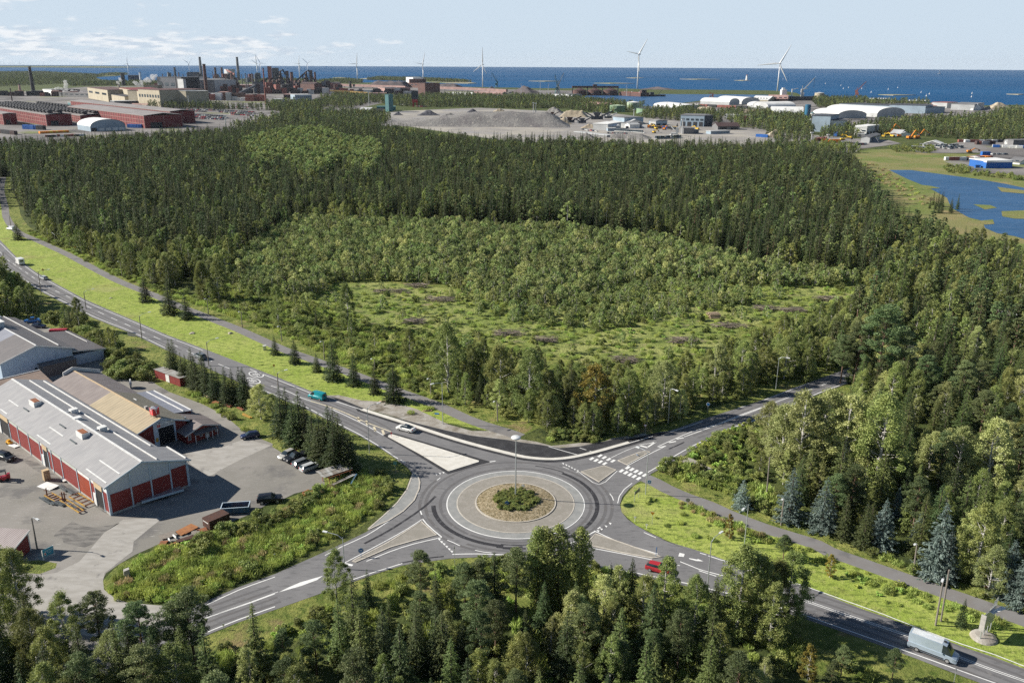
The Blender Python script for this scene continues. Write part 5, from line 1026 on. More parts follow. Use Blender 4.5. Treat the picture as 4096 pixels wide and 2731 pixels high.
def bld(name,zn,p,ang,label,cat='building',group=None):
    b=q(zn,*p)if not isinstance(p,Vector)else p;return empty(name,(b.x,b.y,0),ang,label,cat,group)
def loc_of(root):Mi=Matrix.Rotation(-root.rotation_euler[2],3,'Z');o=Vector(root.location);return lambda p:Mi@(Vector(p)-o)
def part(name,m,parent,fn,smooth=False):mb=MB();fn(mb);return mb.build(name,m,parent,smooth)
def boxp(name,m,parent,*b):mb=MB();mb.box(*b);return mb.build(name,m,parent)
def gable_walls(mb,prof,y0,y1):
    """prof: outline (x, z), walls between y0 and y1"""
    n=len(prof);v=[(x,y0,z)for x,z in prof]+[(x,y1,z)for x,z in prof]
    mb.add(v,[tuple(range(n)),tuple(range(n,2*n))[::-1]]+[(i,i+n,(i+1)%n+n,(i+1)%n)for i in range(n)])
def roof_slab(mb,a,b,y0,y1,th=.16):
    """slab between (x, z) a and b, along y"""
    (x0,z0),(x1,z1)=a,b;v=[(x0,y0,z0),(x1,y0,z1),(x1,y1,z1),(x0,y1,z0)]
    mb.add(v+[(x,y,z+th)for x,y,z in v],[(0,3,2,1),(4,5,6,7),(0,1,5,4),(1,2,6,5),(2,3,7,6),(3,0,4,7)])
A48=R(48.3)
# ---- long red and white workshop
w1=bld('workshop','B2',(775,1500),A48,'long workshop with red panels, white trim and light grey ribbed roof','workshop');LW=64.0;lc=loc_of(w1)
part('wall','wall_bluewhite',w1,lambda m:gable_walls(m,[(0,.3),(15.5,.3),(15.5,5.7),(6.7,8.5),(0,6.0)],0,8)or gable_walls(m,[(0,.3),(13.4,.3),(13.4,6.35),(6.7,8.5),(0,6.0)],8.0,LW))
part('plinth','concrete_base',w1,lambda m:(m.box(-.06,15.56,-.06,8.06,0,.45),m.box(-.06,13.46,8.06,LW+.06,0,.45)))
slope=(8.62-6.02)/7.2
part('roof','roof_grey',w1,lambda m:(roof_slab(m,(-.7,5.92),(6.7,8.62),-.5,LW+.5),roof_slab(m,(6.7,8.62),(16.2,5.62),-.5,8.3),roof_slab(m,(6.7,8.62),(14.0,6.31),8.3,LW+.5)))
part('ridge_cap','trim_white',w1,lambda m:m.box(6.5,6.9,-.55,LW+.5,8.74,8.86))
part('verge_trim','trim_blue',w1,lambda m:(roof_slab(m,(-.75,5.80),(6.7,8.50),-.58,-.5,.3),roof_slab(m,(6.7,8.50),(16.25,5.50),-.58,-.5,.3)))
for x,y0,y1 in((9.9,.2,LW-1),(12.9,9,LW-1),(15.6,.3,7.9)):
    z=8.78-(x-6.7)*(3.0/9.5);boxp('snow_guard','trim_white',w1,x-.09,x+.09,y0,y1,z+.02,z+.22)
for zn,a,b in(('C2',(620,335),(795,450)),('C2',(460,425),(638,542)),('C2',(1245,750),(1505,920)),('C2',(1080,852),(1335,1030)),('C2',(105,0),(240,78)),('C2',(0,100),(90,162))):
    pa=lc(q(zn,*a,7.2));x=max(.6,min(5.6,pa.x));z=5.92+(x+.7)*(2.7/7.4)+.18;pa=lc(q(zn,*a,z));pb=lc(q(zn,*b,z));x=(pa.x+pb.x)/2;z=5.92+(x+.7)*(2.7/7.4)+.17
    boxp('roof_light','strip_light',w1,x-.13,x+.13,min(pa.y,pb.y),max(pa.y,pb.y),z,z+.05)
for px,py in((470,50),(1075,440)):
    p=lc(q('C2',px,py,8.0));p.x=4.9
    v_=boxp('roof_vent','trim_white',w1,p.x-.8,p.x+.8,p.y-1.5,p.y+1.5,7.6,9.0);boxp('vent_cap','rust',v_,p.x-.6,p.x+.6,p.y-1.3,p.y+1.3,9.0,9.08)
    boxp('snow_guard','beam_steel',w1,p.x-2.2,p.x-2.0,p.y-1.4,p.y+1.4,7.35,7.62)
for px,py in((890,155),(1265,375),(940,260)):
    p=lc(q('C2',px,py,8.3));x=8.6 if px!=940 else 7.2;y=p.y
    v_=boxp('roof_vent','trim_white',w1,x-.75,x+.75,y-.7,y+.7,8.0,9.0);boxp('duct','sheet_metal',v_,6.9,x-.75,y-.25,y+.25,8.5,8.72)
    if px==940:boxp('snow_guard','beam_steel',w1,4.0,4.2,y-1.4,y+1.4,7.85,8.1)
ys=[lc(q('C2',*p)).y for p in((1390,1440),(1345,1395),(1245,1320),(1195,1275),(1030,1150),(860,990),(705,905),(668,868),(585,830),(545,800),(410,690),(265,590),(135,510),(20,420))]
cells=[(0,ys[1],'p'),(ys[1],ys[2],'d'),(ys[2],ys[3],'p'),(ys[3],ys[4],'p'),(ys[4],ys[5],'p'),(ys[5],ys[6],'p'),(ys[6],ys[7],'p'),(ys[7],ys[8],'d'),(ys[8],ys[9],'p'),(ys[9],ys[10],'p'),(ys[10],ys[11],'p'),(ys[11],ys[12],'p'),(ys[12],ys[13],'d'),(ys[13],ys[13]+7,'p'),(ys[13]+7,ys[13]+14,'p')]
for i,(a,b,t)in enumerate(cells):
    if t=='p':
        boxp('wall_panel','red_door' if i==3 else 'wall_red',w1,-.07,0,a+.13,b-.13,.5,4.35);boxp('window_band','poly_band' if i in(4,5,6,9,10,11)else 'trim_white',w1,-.05,.0,a+.15,b-.15,4.5,5.5)
    else:
        d=boxp('doorway_shade','dark_inside',w1,-.06,.0,a+.1,b-.1,.05,4.1);boxp('door_leaf','trim_white',d,-.22,-.08,b-.1,b+1.0,.1,2.6);boxp('awning','timber',d,-.25,-.05,a,b,4.15,5.2)  # near-black slab paints the unlit interior; the wall behind stays closed
    boxp('post','trim_blue',w1,-.16,-.01,a-.12,a+.12,.1,5.85)
for i,(a,b)in enumerate(((.35,4.15),(4.35,8.0),(8.2,11.9),(12.1,15.2))):boxp('wall_panel','wall_red',w1,a,b,-.07,0,.5,[4.15,4.15,4.15,4.9][i])
for x,h in((.1,6.0),(4.25,7.4),(8.1,7.8),(12.0,6.7),(15.4,5.7)):boxp('post','trim_blue',w1,x-.13,x+.13,-.16,-.01,.1,h-.2)
part('downpipe','trim_blue',w1,lambda m:m.tube([(15.9,-.2,5.6),(15.6,-.2,5.0),(15.6,-.2,.2)],.07,6))
# ---- hall with the tan roof, its office and lean-to
w2=empty('steel_hall',(-75.95,171.0,0),A48,'hall with half tan half brown roof and a red rooftop sign box','hall');lc2=loc_of(w2)
part('wall','wall_red',w2,lambda m:gable_walls(m,[(-6.0,0),(5.0,0),(5.0,4.05),(-1.0,6.3),(-6.0,4.55)],0,44))
part('roof',['roof_tan','roof_brown','roof_dulltan'],w2,lambda m:(setattr(m,'k',0),roof_slab(m,(-6.6,4.42),(-1.0,6.35),-.6,23),setattr(m,'k',1),roof_slab(m,(-6.6,4.42),(-1.0,6.35),23,44.5),roof_slab(m,(-1.0,6.35),(5.5,3.95),23,44.5),setattr(m,'k',2),roof_slab(m,(-1.0,6.35),(5.5,3.95),-.6,23)))  # front part: tan left slope, darker brown right slope
part('ridge_cap','timber',w2,lambda m:m.box(-1.18,-.82,-.62,44.5,6.47,6.58))
part('parapet','trim_white',w2,lambda m:(roof_slab(m,(-3.5,5.6),(-1.0,6.5),44.5,44.7,.9),roof_slab(m,(-1,6.5),(5.5,4.1),44.5,44.7,.9)))
part('front_cladding','wall_bluewhite',w2,lambda m:gable_walls(m,[(-2.6,0),(-1.55,0),(-1.55,4.1),(2.0,4.1),(2.0,0),(2.4,0),(2.4,4.95),(-1.0,6.2),(-2.6,5.65)][::1],-.08,-.01))
d=boxp('doorway_shade','dark_inside',w2,-1.5,1.95,-.05,-.01,.05,4.05);boxp('door_frame','trim_blue',d,1.95,2.1,-.12,-.02,0,4.1)  # doorway shade painted as a near-black slab on the closed front
boxp('notice_board','sign_yellow',w2,-2.3,-1.75,-.12,-.085,1.2,2.1)
part('verge_trim','trim_blue',w2,lambda m:(roof_slab(m,(-6.65,4.3),(-1.0,6.23),-.68,-.6,.28),roof_slab(m,(-1.0,6.23),(5.55,3.83),-.68,-.6,.28)))
sb=boxp('sign_board','sign_white',w2,-1.9,2.0,-.16,-.09,4.25,5.25)
def letters(body,size,m,parent,x,y,z,ax='XZ',name='lettering',sy=1.0,ext=.0):
    tv,tf=text_mesh(body,size,ext);mb=MB()
    if ax=='XZ':mb.add([(x+a*1.0,y-c,z+b*sy)for a,b,c in tv],tf)
    elif ax=='-YZ':mb.add([(x-c,y-a,z+b*sy)for a,b,c in tv],tf)
    return mb.build(name,m,parent)
lg=boxp('logo','sign_red',sb,-1.75,-1.05,-.175,-.165,4.4,5.05);letters('T',.55,'sign_white',lg,-1.4,-.185,4.72)
letters('TERÄSTUOTE',.50,'letter_dark',sb,.48,-.175,4.55);letters('Raahen',.28,'letter_dark',sb,-.3,-.175,5.02)
for x in(-1.2,1.3):part('floodlight','galv',w2,lambda m:(m.bar((x,-.1,5.2),(x,-.7,5.5),.05),m.box(x-.18,x+.18,-.85,-.6,5.35,5.6)))
tb=boxp('sign_box','sign_red',w2,-1.75,-.25,1.0,2.5,6.9,8.4);part('box_cap','sheet_metal',tb,lambda m:m.rev([(1.15,8.4),(.02,8.75)],(-1.0,1.75),4))
letters('T',1.35,'sign_white',tb,-1.0,.985,7.65,name='logo');letters('T',1.35,'sign_white',tb,-1.765,1.75,7.65,ax='-YZ',name='logo')
part('sign_stand','beam_steel',tb,lambda m:[m.bar((x,y,6.2),(x,y,6.95),.08)for x in(-1.6,-.4)for y in(1.1,2.4)])
boxp('chimney','concrete_base',w2,-.75,-.15,6.6,7.3,6.0,7.1);part('chimney','galv',w2,lambda m:(m.tube([(4.3,.2,4.1),(4.3,.2,5.2)],.09,8),m.tube([(4.8,-.1,4.0),(4.8,-.1,4.9)],.22,10)))
p=lc2(q('C3',380,422,5.6));boxp('roof_light','strip_light',w2,1.2,1.45,p.y-.7,p.y+.7,5.62,5.72)
an=part('annex_wall','wall_red',w2,lambda m:m.box(5.0,9.0,5.4,23.2,0,3.5));part('annex_roof','roof_bluegrey',an,lambda m:roof_slab(m,(4.2,4.30),(9.4,3.55),5.0,23.6,.14))
for x in(7.2,9.0):boxp('snow_guard','trim_white',an,x-.07,x+.07,5.4,23.2,4.45-(x-4.2)*.144,4.62-(x-4.2)*.144)
of=part('office_wall','wall_red',w2,lambda m:(gable_walls(m,[(2.8,0),(10.4,0),(10.4,2.35),(6.5,3.55),(2.8,2.3)],-3.7,-.01),m.box(5.01,10.4,-.01,5.4,0,2.35)))
part('office_roof',['roof_brown'],of,lambda m:(roof_slab(m,(2.3,2.15),(6.5,3.62),-4.2,-.1),roof_slab(m,(6.5,3.62),(10.9,2.22),-4.2,-.1),roof_slab(m,(5.4,3.98),(10.9,2.25),-.1,5.1)))
part('verge_trim','trim_white',of,lambda m:(roof_slab(m,(2.25,2.05),(6.5,3.52),-4.27,-4.2,.22),roof_slab(m,(6.5,3.52),(10.95,2.12),-4.27,-4.2,.22)))
part('porch_roof','roof_slate',of,lambda m:m.add([(4.2,-3.72,2.55),(9.6,-3.72,2.55)]+[(4.2+5.4*i/8,-5.0-.25*math.sin(math.pi*i/8),2.1)for i in range(9)]+[(4.2+5.4*i/8,-5.0-.25*math.sin(math.pi*i/8),1.98)for i in range(9)],[tuple([0]+list(range(2,11))+[1])]+[(2+i,11+i,12+i,3+i)for i in range(8)]))
for x in(4.3,7.0,8.3,9.5):part('porch_post','trim_white',of,lambda m:m.bar((x,-4.9,0),(x,-4.9,2.05),.12))
for x in(3.5,6.2,9.9):f=boxp('window','trim_white',of,x-.32,x+.32,-3.76,-3.7,.8,2.0);boxp('pane','pane',f,x-.22,x+.22,-3.78,-3.76,.9,1.9)
dd=boxp('door','trim_white',of,7.2,8.1,-3.77,-3.7,.1,2.1);boxp('pane','pane',dd,7.35,7.95,-3.79,-3.77,1.0,1.95)
# ---- blue-grey warehouse at the upper left with its lean-tos
w3=bld('warehouse','C1',(1170,960),A48,'blue grey clad warehouse with a dark roof at the left edge','warehouse')
part('wall','wall_lap',w3,lambda m:gable_walls(m,[(-17.9,0),(0,0),(0,5.4),(-8.9,8.2),(-17.9,5.5)],0,42))
part('roof',['roof_slate','roof_bluegrey'],w3,lambda m:(roof_slab(m,(-18.4,5.35),(-8.9,8.25),-.5,14),roof_slab(m,(-8.9,8.25),(.5,5.27),-.5,42.4),setattr(m,'k',1),roof_slab(m,(-18.4,5.35),(-8.9,8.25),14,42.4)))
part('ridge_cap','trim_white',w3,lambda m:m.box(-9.05,-8.75,-.5,42.4,8.36,8.46))
part('verge_trim','trim_white',w3,lambda m:(roof_slab(m,(-18.45,5.2),(-8.9,8.1),-.6,-.5,.3),roof_slab(m,(-8.9,8.1),(.55,5.12),-.6,-.5,.3)))
for x in(-17.85,-13.2,-8.9,-4.3,-.1):boxp('wall_seam','trim_blue',w3,x-.07,x+.07,-.06,-.01,.1,5.3+max(0,2.7-abs(x+8.9)*.31))
boxp('snow_guard','trim_white',w3,-3.1,-2.95,.5,41,6.75,6.95);d=boxp('door','trim_white',w3,-1.75,-.55,-.1,-.02,.3,3.4);boxp('pane','dark_inside',d,-1.6,-.7,-.12,-.1,.5,3.25);boxp('vent_grille','pane',w3,-10.0,-9.4,-.06,-.02,1.6,2.2)
part('lean_to','roof_slate',w3,lambda m:(roof_slab(m,(-9.3,3.1),(-.4,3.1),-3.8,-.02,.14),m.box(-9.0,-.6,-3.6,-.05,0,3.0)))
l2=boxp('side_wing','wall_lap',w3,.02,8.4,.4,24,0,2.9);part('wing_roof','roof_slate',l2,lambda m:roof_slab(m,(.02,4.3),(8.9,2.95),-.1,24.4,.14));part('verge_trim','trim_white',l2,lambda m:roof_slab(m,(.02,4.2),(8.9,2.82),-.18,-.1,.2))
boxp('snow_guard','trim_white',l2,7.6,7.72,9,24,3.25,3.4)
pt=boxp('roof_plant','wall_bluewhite',w3,-12.5,-8.2,24,28,7.0,9.6);boxp('plant_cap','trim_white',pt,-12.7,-8.0,23.8,28.2,9.6,9.8);boxp('chimney','galv',w3,-8.0,-7.2,28.5,29.3,7.6,10.2)
# brown-roofed shed squeezed between the two workshops
a=q('C1',600,1030,5.0);w4=empty('linking_shed',(a.x,a.y,0),A48,'low shed with a rusty brown ribbed roof between warehouse and workshop','shed')
part('wall','wall_lap',w4,lambda m:m.box(-16,0,-7.5,0,0,3.6));part('roof','roof_rust',w4,lambda m:(m.add([(-16.5,-8,3.6),(.4,-8,3.6),(.4,0,5.0),(-16.5,0,5.0),(-16.5,-8,3.72),(.4,-8,3.72),(.4,0,5.12),(-16.5,0,5.12)],[(0,3,2,1),(4,5,6,7),(0,1,5,4),(1,2,6,5),(2,3,7,6),(3,0,4,7)])))
part('verge_trim','trim_white',w4,lambda m:m.box(-16.5,.45,-.1,.1,5.12,5.25))
# ---- red shed at the lower left with its single-pitch roof
a=q('C7',240,740);b=q('C7',445,570);an_=math.atan2(b.y-a.y,b.x-a.x);wd_=(b-a).length
sh=empty('red_shed',(a.x,a.y,0),an_,'small red shed with a striped single pitch roof at the lower left','shed')
h0=hat(a,'C7',545);h1=hat(b,'C7',300)
part('wall','wall_red',sh,lambda m:gable_walls(m,[(0,0),(wd_,0),(wd_,h1),(0,h0)],0,9))
part('roof','roof_shed',sh,lambda m:roof_slab(m,(-.4,h0-.02),(wd_+.3,h1+.03),-.25,9.3,.12));part('verge_trim','trim_white',sh,lambda m:roof_slab(m,(-.42,h0-.12),(wd_+.32,h1-.07),-.33,-.25,.22))
for x,h in((.1,h0),(wd_-.1,h1)):boxp('corner_post','trim_white',sh,x-.12,x+.12,-.08,-.01,0,h-.1)
# ---- long red container shed and the ruined shelter
a=q('C3',950,262);b=q('C3',590,130);d_=(b-a);an_=math.atan2(d_.y,d_.x)
cs=empty('container_shed',(a.x,a.y,0),an_,'long faded red storage shed with a patched weathered roof','shed');Lc=d_.length+1
part('wall','wall_red',cs,lambda m:m.box(0,Lc,-2.6,0,0,2.2));part('roof','roof_weathered',cs,lambda m:m.add([(-.2,-2.8,2.2),(Lc+.2,-2.8,2.2),(Lc+.2,.2,2.35),(-.2,.2,2.35),(-.2,-2.8,2.3),(Lc+.2,-2.8,2.3),(Lc+.2,.2,2.45),(-.2,.2,2.45)],[(0,3,2,1),(4,5,6,7),(0,1,5,4),(1,2,6,5),(2,3,7,6),(3,0,4,7)]))
boxp('door','trim_white',cs,Lc*.42,Lc*.56,.01,.07,.1,2.1)
a=q('C6',765,560);b=q('C6',1000,480);d_=b-a;an_=math.atan2(d_.y,d_.x);sl=empty('shelter',(a.x,a.y,0),an_,'collapsing open shelter with white sheet roof and rusty frame','shelter')
for x in(.3,2.6,5.0):
    for y in(.2,3.0):part('post','rust',sl,lambda m:m.bar((x,y,0),(x,y,1.9+.25*(y>1)),.13))
for k,(y0,y1,z0,z1)in enumerate(((1.9,3.6,2.15,2.3),(.6,1.8,2.0,2.12))):part('roof_sheet','roof_weathered',sl,lambda m:m.add([(-.5,y0,z0),(6.0-k*.2,y0,z0),(5.8,y1,z1),(-.9,y1,z1),(-.5,y0,z0+.06),(6.0-k*.2,y0,z0+.06),(5.8,y1,z1+.06),(-.9,y1,z1+.06)],[(0,3,2,1),(4,5,6,7),(0,1,5,4),(1,2,6,5),(2,3,7,6),(3,0,4,7)]))
part('fallen_sheet','roof_weathered',sl,lambda m:m.bar((.2,-1.1,.9),(5.6,-.6,1.3),.7,.05));part('fallen_sheet','skip_blue',sl,lambda m:m.bar((2.6,-3.2,.3),(5.8,-.9,1.4),.3,.06));part('rail','rust',sl,lambda m:(m.bar((0,.2,1.9),(5.6,.2,1.95),.1),m.bar((0,3.0,2.1),(5.6,3.0,2.15),.1)))
# ================================================================ things in the yard
def at_px(zn,x,y,rz=0,z=.03):p=q(zn,x,y);return(p.x,p.y,z),rz
def heading(zn,a,b):p=q(zn,*a);r=q(zn,*b);return math.atan2(r.y-p.y,r.x-p.x),(r-p).length,p
an_,L_,p=heading('C5',(620,415),(830,325));st=empty('plate_stack',(p.x,p.y,.03),an_,'tall stack of dark rusty steel frames beside the blue skip','steel stack')
for i in range(7):part('layer','rust_dark',st,lambda m:(m.box(.03*(i%2),L_,0,2.4,i*.25,i*.25+.19),))
part('strap','trim_white',st,lambda m:m.box(-.05,0,.3,2.1,1.15,1.27))
an_,L_,p=heading('C5',(735,260),(1025,240));sk=empty('skip',(p.x,p.y,.03),an_,'long blue open skip lined with rust in the yard','skip')
part('shell','skip_blue',sk,lambda m:(m.box(0,L_,0,.08,.2,1.3),m.box(0,L_,2.2,2.28,.2,1.3),m.box(0,.08,.08,2.2,.2,1.3),m.box(L_-.08,L_,.08,2.2,.2,1.3)));part('floor','rust',sk,lambda m:m.box(.1,L_-.1,.1,2.18,.2,.35));part('rim','trim_blue',sk,lambda m:(m.box(-.05,L_+.05,-.06,.1,1.3,1.38),m.box(-.05,L_+.05,2.18,2.34,1.3,1.38),m.box(-.05,.1,.1,2.18,1.3,1.38),m.box(L_-.1,L_+.05,.1,2.18,1.3,1.38)))
part('skid','rust_dark',sk,lambda m:(m.box(.2,L_-.2,.4,.6,0,.2),m.box(.2,L_-.2,1.7,1.9,0,.2)))
for(a,b,w,mt_,lab)in[((325,478),(500,388),2.0,'rust_orange','bright orange rusty steel plate lying at the yard edge'),((500,450),(600,420),1.2,'rust','red brown steel offcut below the dark stack'),((430,480),(530,462),1.6,'timber_grey','grey brown steel plate below the orange one'),((285,550),(470,490),.9,'rust_dark','long dark steel strips lying in the weeds'),((125,520),(290,465),1.7,'timber_grey','brown grey plate with a white beam on it'),((90,580),(170,575),1.4,'rust','faded rusty plate at the end of the scrap row'),((200,600),(290,565),.9,'rust_orange','small orange plates half under the weeds'),((700,405),(790,372),1.0,'rust','rusty plate half under the bushes by the dark stack')]:
    an_,L_,p=heading('C5',a,b);o=empty('steel_plate',(p.x,p.y,.05),an_,lab,'steel plate','scrap steel along the yard edge');part('plate',mt_,o,lambda m:(m.box(0,L_,0,w,.12,.2),m.box(L_*.2,L_*.95,-.3,w*.7,.21,.28)));part('bearer','rust_dark',o,lambda m:(m.box(L_*.15,L_*.15+.15,-.2,w+.2,0,.12),m.box(L_*.8,L_*.8+.15,-.2,w+.2,0,.12)))
for(zn,a,b,lab)in[('C5',(240,485),(272,512),'short white beam on the brown plate'),('C5',(192,522),(208,540),'white stub of beam by the scrap')]:
    an_,L_,p=heading(zn,a,b);o=empty('beam',(p.x,p.y,.35),an_,lab,'beam');part('web','sign_white',o,lambda m:(m.box(0,L_,-.1,.1,0,.04),m.box(0,L_,-.02,.02,.04,.2),m.box(0,L_,-.1,.1,.2,.24)))
# flatbed trailer at the gable wall
a=q('B3',1075,235);b=q('B3',1390,140);d_=b-a;tr_=empty('flatbed_trailer',(a.x,a.y,.03),math.atan2(d_.y,d_.x),'long grey flatbed trailer parked along the red gable wall','trailer');L_=d_.length
part('deck','sheet_metal',tr_,lambda m:m.box(0,L_,0,2.1,.75,.9));part('side_rail','trim_blue',tr_,lambda m:(m.box(-.02,L_+.02,-.06,0,.6,1.05),m.box(-.02,L_+.02,2.1,2.16,.6,1.05)))
for x in(L_*.5,L_*.6):
    for y in(.15,1.85):part('wheel','tyre',tr_,lambda m:m.tube([(x,y,.36),(x,y+.22,.36)],.36,14))
part('drawbar','galv',tr_,lambda m:(m.bar((0,.5,.7),(-1.6,1.05,.55),.1),m.bar((0,1.6,.7),(-1.6,1.05,.55),.1)))
# timber, pallets and racks by the long wall
p=q('C2',590,1000);pl=empty('pallet_stack',(p.x,p.y,.03),A48,'tall stack of wooden pallets by the second doorway','pallet stack')
for i in range(14):part('pallet','timber',pl,lambda m:(m.box(-.6,.6,-.5,.5,i*.16+.09,i*.16+.14),m.box(-.6,.6,-.45,-.3,i*.16,i*.16+.09),m.box(-.6,.6,.3,.45,i*.16,i*.16+.09)))
p=q('C2',610,1085);o=empty('sheet_pile',(p.x,p.y,.03),R(-25),'pile of bright white sheets on the yard','sheet pile')
for i in range(5):part('white_sheet','sign_white',o,lambda m:m.box(-2.0+i*.1,1.7+i*.1,-1.1+i*.15,.5+i*.1,.05+i*.06,.09+i*.06))
for(zn,a,b,mt_,lab,w)in[('C2',(560,1215),(690,1290),'beam_yellow','yellow trestle frame, left of the beam racks',1.4),('C2',(755,1275),(995,1430),'beam_yellow','long yellow beam lying furthest out in the yard',.9),('C2',(870,1230),(1070,1350),'beam_yellow','yellow welded frame nearest the corner doorway',1.8)]:
    an_,L_,p=heading(zn,a,b);o=empty('trestle_frame',(p.x,p.y,.05),an_,lab,'steel frame','steel racks beside the workshop');part('rail',mt_,o,lambda m:(m.bar((0,0,.3),(L_,0,.3),.18),m.bar((0,w,.3),(L_,w,.3),.18)))
    for k in range(5):part('crossbar','rust',o,lambda m:m.bar((L_*k/4,0,.35),(L_*k/4,w,.35),.12))
for(zn,x,y,rz,lab)in[('C2',770,1120,-40,'bundle of grey steel tubes, nearest the long wall'),('C2',870,1165,-38,'bundle of grey steel tubes on the grass strip'),('C2',560,1270,-35,'grey steel offcuts by the yellow trestle'),('C2',730,1320,-30,'flat grey steel offcuts in the yard'),('C2',930,1350,-35,'dark steel offcuts inside the yellow frame'),('C2',620,1300,-30,'steel pieces under the yellow trestle')]:
    p=q(zn,x,y);o=empty('steel_bundle',(p.x,p.y,.05),R(rz),lab,'steel bundle','steel stock beside the workshop')
    for k in range(7):part('bar','beam_steel',o,lambda m:m.bar((-1.6+rng.uniform(-.5,.5),(k%4)*.28,.12+.2*(k//4)),(1.6+rng.uniform(-.5,.5),(k%4)*.28+rng.uniform(-.15,.15),.12+.2*(k//4)),.13))
for x in(595,790,820):p=q('C2',x,1215 if x<700 else 1265);o=empty('rack_post',(p.x,p.y,.03),0,'rusty upright of the beam rack','rack post','rack posts in the yard');part('upright','rust',o,lambda m:m.bar((0,0,0),(0,0,1.9),.16));part('arm','rust',o,lambda m:m.bar((-.5,0,1.4),(.5,0,1.4),.1))
p=q('C2',820,1010);o=empty('sheet_pile',(p.x,p.y,.03),R(-40),'small heap of pale sheets against the red wall','sheet pile');part('white_sheet','trim_white',o,lambda m:(m.box(-.9,.7,-.6,.6,.2,.26),m.box(-.7,.9,-.5,.7,.32,.38)));part('bearer','rust',o,lambda m:(m.box(-.7,-.55,-.6,.7,0,.2),m.box(.4,.55,-.6,.7,0,.2)))
p=q('C2',170,580);o=empty('sheet_pile',(p.x,p.y,.03),R(-30),'white sheet lying by the yellow machine','sheet pile');part('white_sheet','sign_white',o,lambda m:(m.box(-1.3,1.3,-.5,.5,.1,.14),m.box(-1.1,1.3,-.4,.6,.16,.2)))
p=q('C2',120,550);o=empty('yellow_compactor',(p.x,p.y,.03),R(-30),'small yellow machine by the red wall at the left','machine');part('body','sign_yellow',o,lambda m:(m.box(-.7,.7,-.4,.4,.2,.6),m.box(-.5,.2,-.3,.3,.6,.95)));part('wheel','tyre',o,lambda m:m.tube([(-.4,-.45,.2),(-.4,.45,.2)],.2,10))
for zn,x0,y0,x1,y1,mt_,lab,n_ in[('C3',1910,705,2035,765,'beam_yellow','yellow beams lying in the grass below the spruces',3),('C3',1300,385,1430,455,'timber','pale timber beam under the spruces',2),('C3',1640,560,1720,590,'rust','rusty bars in the weeds under the spruces',3),('C3',1840,600,1910,650,'rust','rusty channel lying in the grass',3),('C3',1440,520,1530,540,'rust_orange','heap of orange scrap under the spruces',5),('C6',475,665,560,625,'rust_orange','orange box half hidden by the bush near the shelter',4)]:
    an_,L_,p=heading(zn,(x0,y0),(x1,y1));o=empty('beam_pile',(p.x,p.y,.05),an_,lab,'scrap pile')
    for k in range(n_):part('bar',mt_,o,lambda m:m.bar((rng.uniform(-.3,.3),k*.3,.15+.1*(k%2)),(L_+rng.uniform(-.3,.3),k*.3+rng.uniform(-.3,.3),.2),.22))
p=q('C3',175,280);o=empty('round_tank_end',(p.x,p.y,.03),R(20),'white round tank end standing behind the tan roofed hall','tank end');part('disc','trim_white',o,lambda m:m.tube([(-.15,0,1.2),(.15,0,1.2)],1.2,20));part('hub','sheet_metal',o,lambda m:m.tube([(-.3,0,1.2),(.3,0,1.2)],.35,12))
# stone block in the weeds
p=q('B3',962,770);o=empty('concrete_block',(p.x,p.y,0),R(30),'grey concrete block among the weeds at the driveway','block');part('block','concrete_base',o,lambda m:m.add([(-.5,-.4,0),(.5,-.4,0),(.5,.4,0),(-.5,.4,0),(-.42,-.32,1.4),(.42,-.32,1.55),(.42,.32,1.6),(-.42,.32,1.45)],[(3,2,1,0),(4,5,6,7),(0,1,5,4),(1,2,6,5),(2,3,7,6),(3,0,4,7)]))
# ================================================================ signs, posts and lamps
def base(zn,x,y):p=q(zn,x,y);return Vector((p.x,p.y,0))
def sign(zn,x,yb,yt,shape,face,label,name='road_sign',cat='road sign',face_ang=None,size=.34,border=None,mark=None,group=None,pole='galv',back='sign_back'):
    p=base(zn,x,yb);h=hat(p,zn,yt);o=empty(name,p,0,label,cat,group)
    part('post',pole,o,lambda m:m.tube([(0,0,0),(0,0,h)],.04,6))
    a=math.atan2(-p.y,-p.x)if face_ang is None else R(face_ang);n=Vector((math.cos(a),math.sin(a),0));s_=Vector((-n.y,n.x,0));c=Vector((0,0,h-size))+n*.06
    def disc(m,r,d,k):
        pts={'round':[(math.cos(t*math.pi/10)*r,math.sin(t*math.pi/10)*r)for t in range(20)],'tri':[(-r,-.6*r),(r,-.6*r),(0,1.1*r)],'yield':[(-r,.6*r),(0,-1.1*r),(r,.6*r)],'square':[(-r,-r),(r,-r),(r,r),(-r,r)],'diamond':[(0,-1.3*r),(1.3*r,0),(0,1.3*r),(-1.3*r,0)],'wide':[(-2.6*r,-r),(2.6*r,-r),(2.6*r,r),(-2.6*r,r)]}[shape]
        N_=len(pts);v=[c+n*(d+e)+s_*u+Vector((0,0,w))for e in(-.015,.0)for u,w in pts];m.add(v,[tuple(range(N_))[::-1],tuple(range(N_,2*N_))]+[(i,(i+1)%N_,(i+1)%N_+N_,i+N_)for i in range(N_)],k)
    part('sign_face',[back,border or face,face,mark or face],o,lambda m:(disc(m,size,0,0),disc(m,size,.02,1),disc(m,size*.82,.03,2)))
    if mark:part('arrow',mark,o,lambda m:m.add([c+n*.045+s_*u+Vector((0,0,w))for u,w in((-size*.5,-size*.12),(size*.1,-size*.12),(size*.1,-size*.35),(size*.55,0),(size*.1,size*.35),(size*.1,size*.12),(-size*.5,size*.12))],[(0,1,2,3,4,5,6)]))
    return o
GS='blue roundabout arrow signs on the mound'
